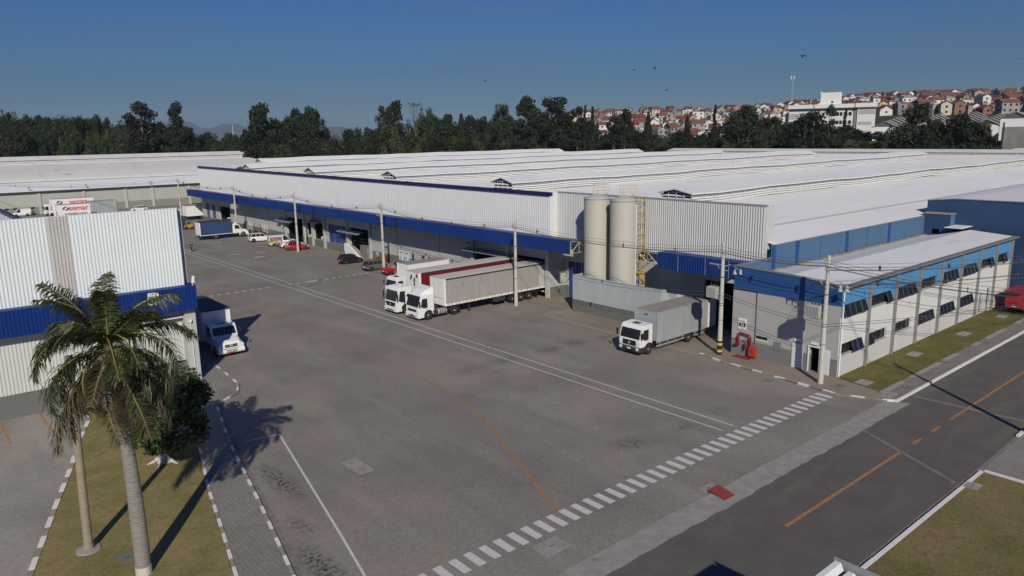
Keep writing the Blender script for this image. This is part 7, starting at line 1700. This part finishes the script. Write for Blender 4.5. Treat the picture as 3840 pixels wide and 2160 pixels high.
for k in range(3): a = k*2.094; mb.tube([(.7*math.cos(a),.7*math.sin(a),-2),(.35*math.cos(a),.35*math.sin(a),hm)],.11,4)
for i in range(14): a = i*2.094; zz = hm*i/14; r_ = .7-.35*i/14; mb.tube([(r_*math.cos(a),r_*math.sin(a),zz),(r_*math.cos(a+2.094),r_*math.sin(a+2.094),zz+hm/14)],.07,3)
ob('lattice', mb, M['steel'], t)
mb = MB()
for a in (0,2.1,4.2): mb.box(1.6*math.cos(a)-.35,1.6*math.sin(a)-.35,hm-1.6,1.6*math.cos(a)+.35,1.6*math.sin(a)+.35,hm+1.4)
mb.tube([(-1.6,0,hm),(1.6,0,hm)],.15,4); ob('antenna_panel', mb, M['whitem'], t)
for px, d, h_, lb_ in ((621,900,34,'thin white mast far off over the woods at the left'),(541,360,13,'slim pale pole beside the tall slim eucalyptus')):
    p = at(px,d); t = thing('mast', lb_, 'mast', (p.x,p.y,0)); ob('shaft', MB().tube([(0,0,0),(0,0,h_)],[.35 if d > 500 else .15,.2 if d > 500 else .12],6), M['whitem'], t); ob('tip', MB().lathe([(.4,h_),(.4,h_+.6),(0,h_+.7)],n=6), M['steel'], t)
for i, (px, py, s, fl) in enumerate(((1595,176,.55,.1),(1647,173,.5,.7),(1677,227,.55,.15),(2020,140,.75,-.5),(1220,203,.45,.4),(2562,148,.3,.2))):
    d = 120; v = _f*1887.6+_r2*(px-1288)-_u2*(py-724.5); v = v/math.hypot(v.x,v.y)*d
    t = thing('bird', ('dark bird gliding left of a pair in the sky','slim dark bird tilting right of a gliding one','dark bird lowest over the hillside houses','black bird with drooping wings high near the radio mast','small faint bird in the sky left of centre','tiny bird at the right edge of the sky')[i], 'bird', (v.x,v.y,CH+v.z), YAW+rnd.uniform(.8,2))
    mb = MB(); mb.tube([(-.5*s,0,0),(-.2*s,0,.03),(.3*s,0,.02),(.55*s,0,0)],[.03*s,.14*s,.12*s,.02*s],6)
    for k in (-1,1): mb.add([(.2*s,k*.08*s,.04*s),(-.25*s,k*.08*s,.04*s),(-.3*s,k*.7*s,(.1+fl*.5)*s),(.1*s,k*.7*s,(.12+fl*.5)*s),(-.35*s,k*1.3*s,fl*.7*s)],[(0,1,2,3),(3,2,4)])
    ob('body', mb, M['black'], t)

# ================================================================ gatehouse roof at the bottom edge
t = thing('gatehouse', 'white ribbed gatehouse roof with a grey end frame at the bottom edge of the picture', 'gatehouse', (15,3,0))
zr = 6.2; x1, y1 = 21.3, 9.75
ob('end_frame', MB().box(x1-.08,-4,zr-.35,x1,y1,zr+.05).box(8,y1-.08,zr-.45,x1-.08,y1,zr-.25), M['steel'], t, True)
mb = MB(); y = y1-.10; k = 0
while y > -4:
    lift = .08 if k % 2 == 0 else .0; L0 = x1-.35-(k % 3)*.12
    pr = [(y,zr-.08),(y-.08,zr+.06+lift),(y-.26,zr+.06+lift),(y-.36,zr-.08)]
    mb.add([(8,*p) for p in pr]+[(L0,*p) for p in pr],[(0,1,5,4),(1,2,6,5),(2,3,7,6),(4,5,6,7)]); y -= .48; k += 1
ob('roof_rib', mb, M['clad'], t, True)
mb = MB(); mb.box(8,-4,zr-.3,x1-.1,y1-.1,zr-.12); ob('roof_deck', mb, M['officed'], t, True)
mb = MB()
for x in (9,20.8):
    for y in (-3.5,9.2): mb.box(x-.15,y-.15,0,x+.15,y+.15,zr-.31)
mb.box(12,-3,0,17,3,2.9); ob('post', mb, M['wallw'], t, True)
# ================================================================ air
hz_ = MB().box(-9500,-9500,-40,9500,9500,320)
hm_ = bpy.data.materials.new('haze_air'); hm_.use_nodes = True; ht = hm_.node_tree
for nd in list(ht.nodes):
    if nd.type == 'BSDF_PRINCIPLED': ht.nodes.remove(nd)
pv_ = ht.nodes.new('ShaderNodeVolumePrincipled'); pv_.inputs['Color'].default_value = (.62,.80,1,1); pv_.inputs['Density'].default_value = .00008; pv_.inputs['Anisotropy'].default_value = 0
ht.links.new(pv_.outputs[0], [n for n in ht.nodes if n.type == 'OUTPUT_MATERIAL'][0].inputs['Volume'])
tag(ob('haze', hz_, hm_), 'thin bluish haze in the distance', 'haze', None, 'stuff')
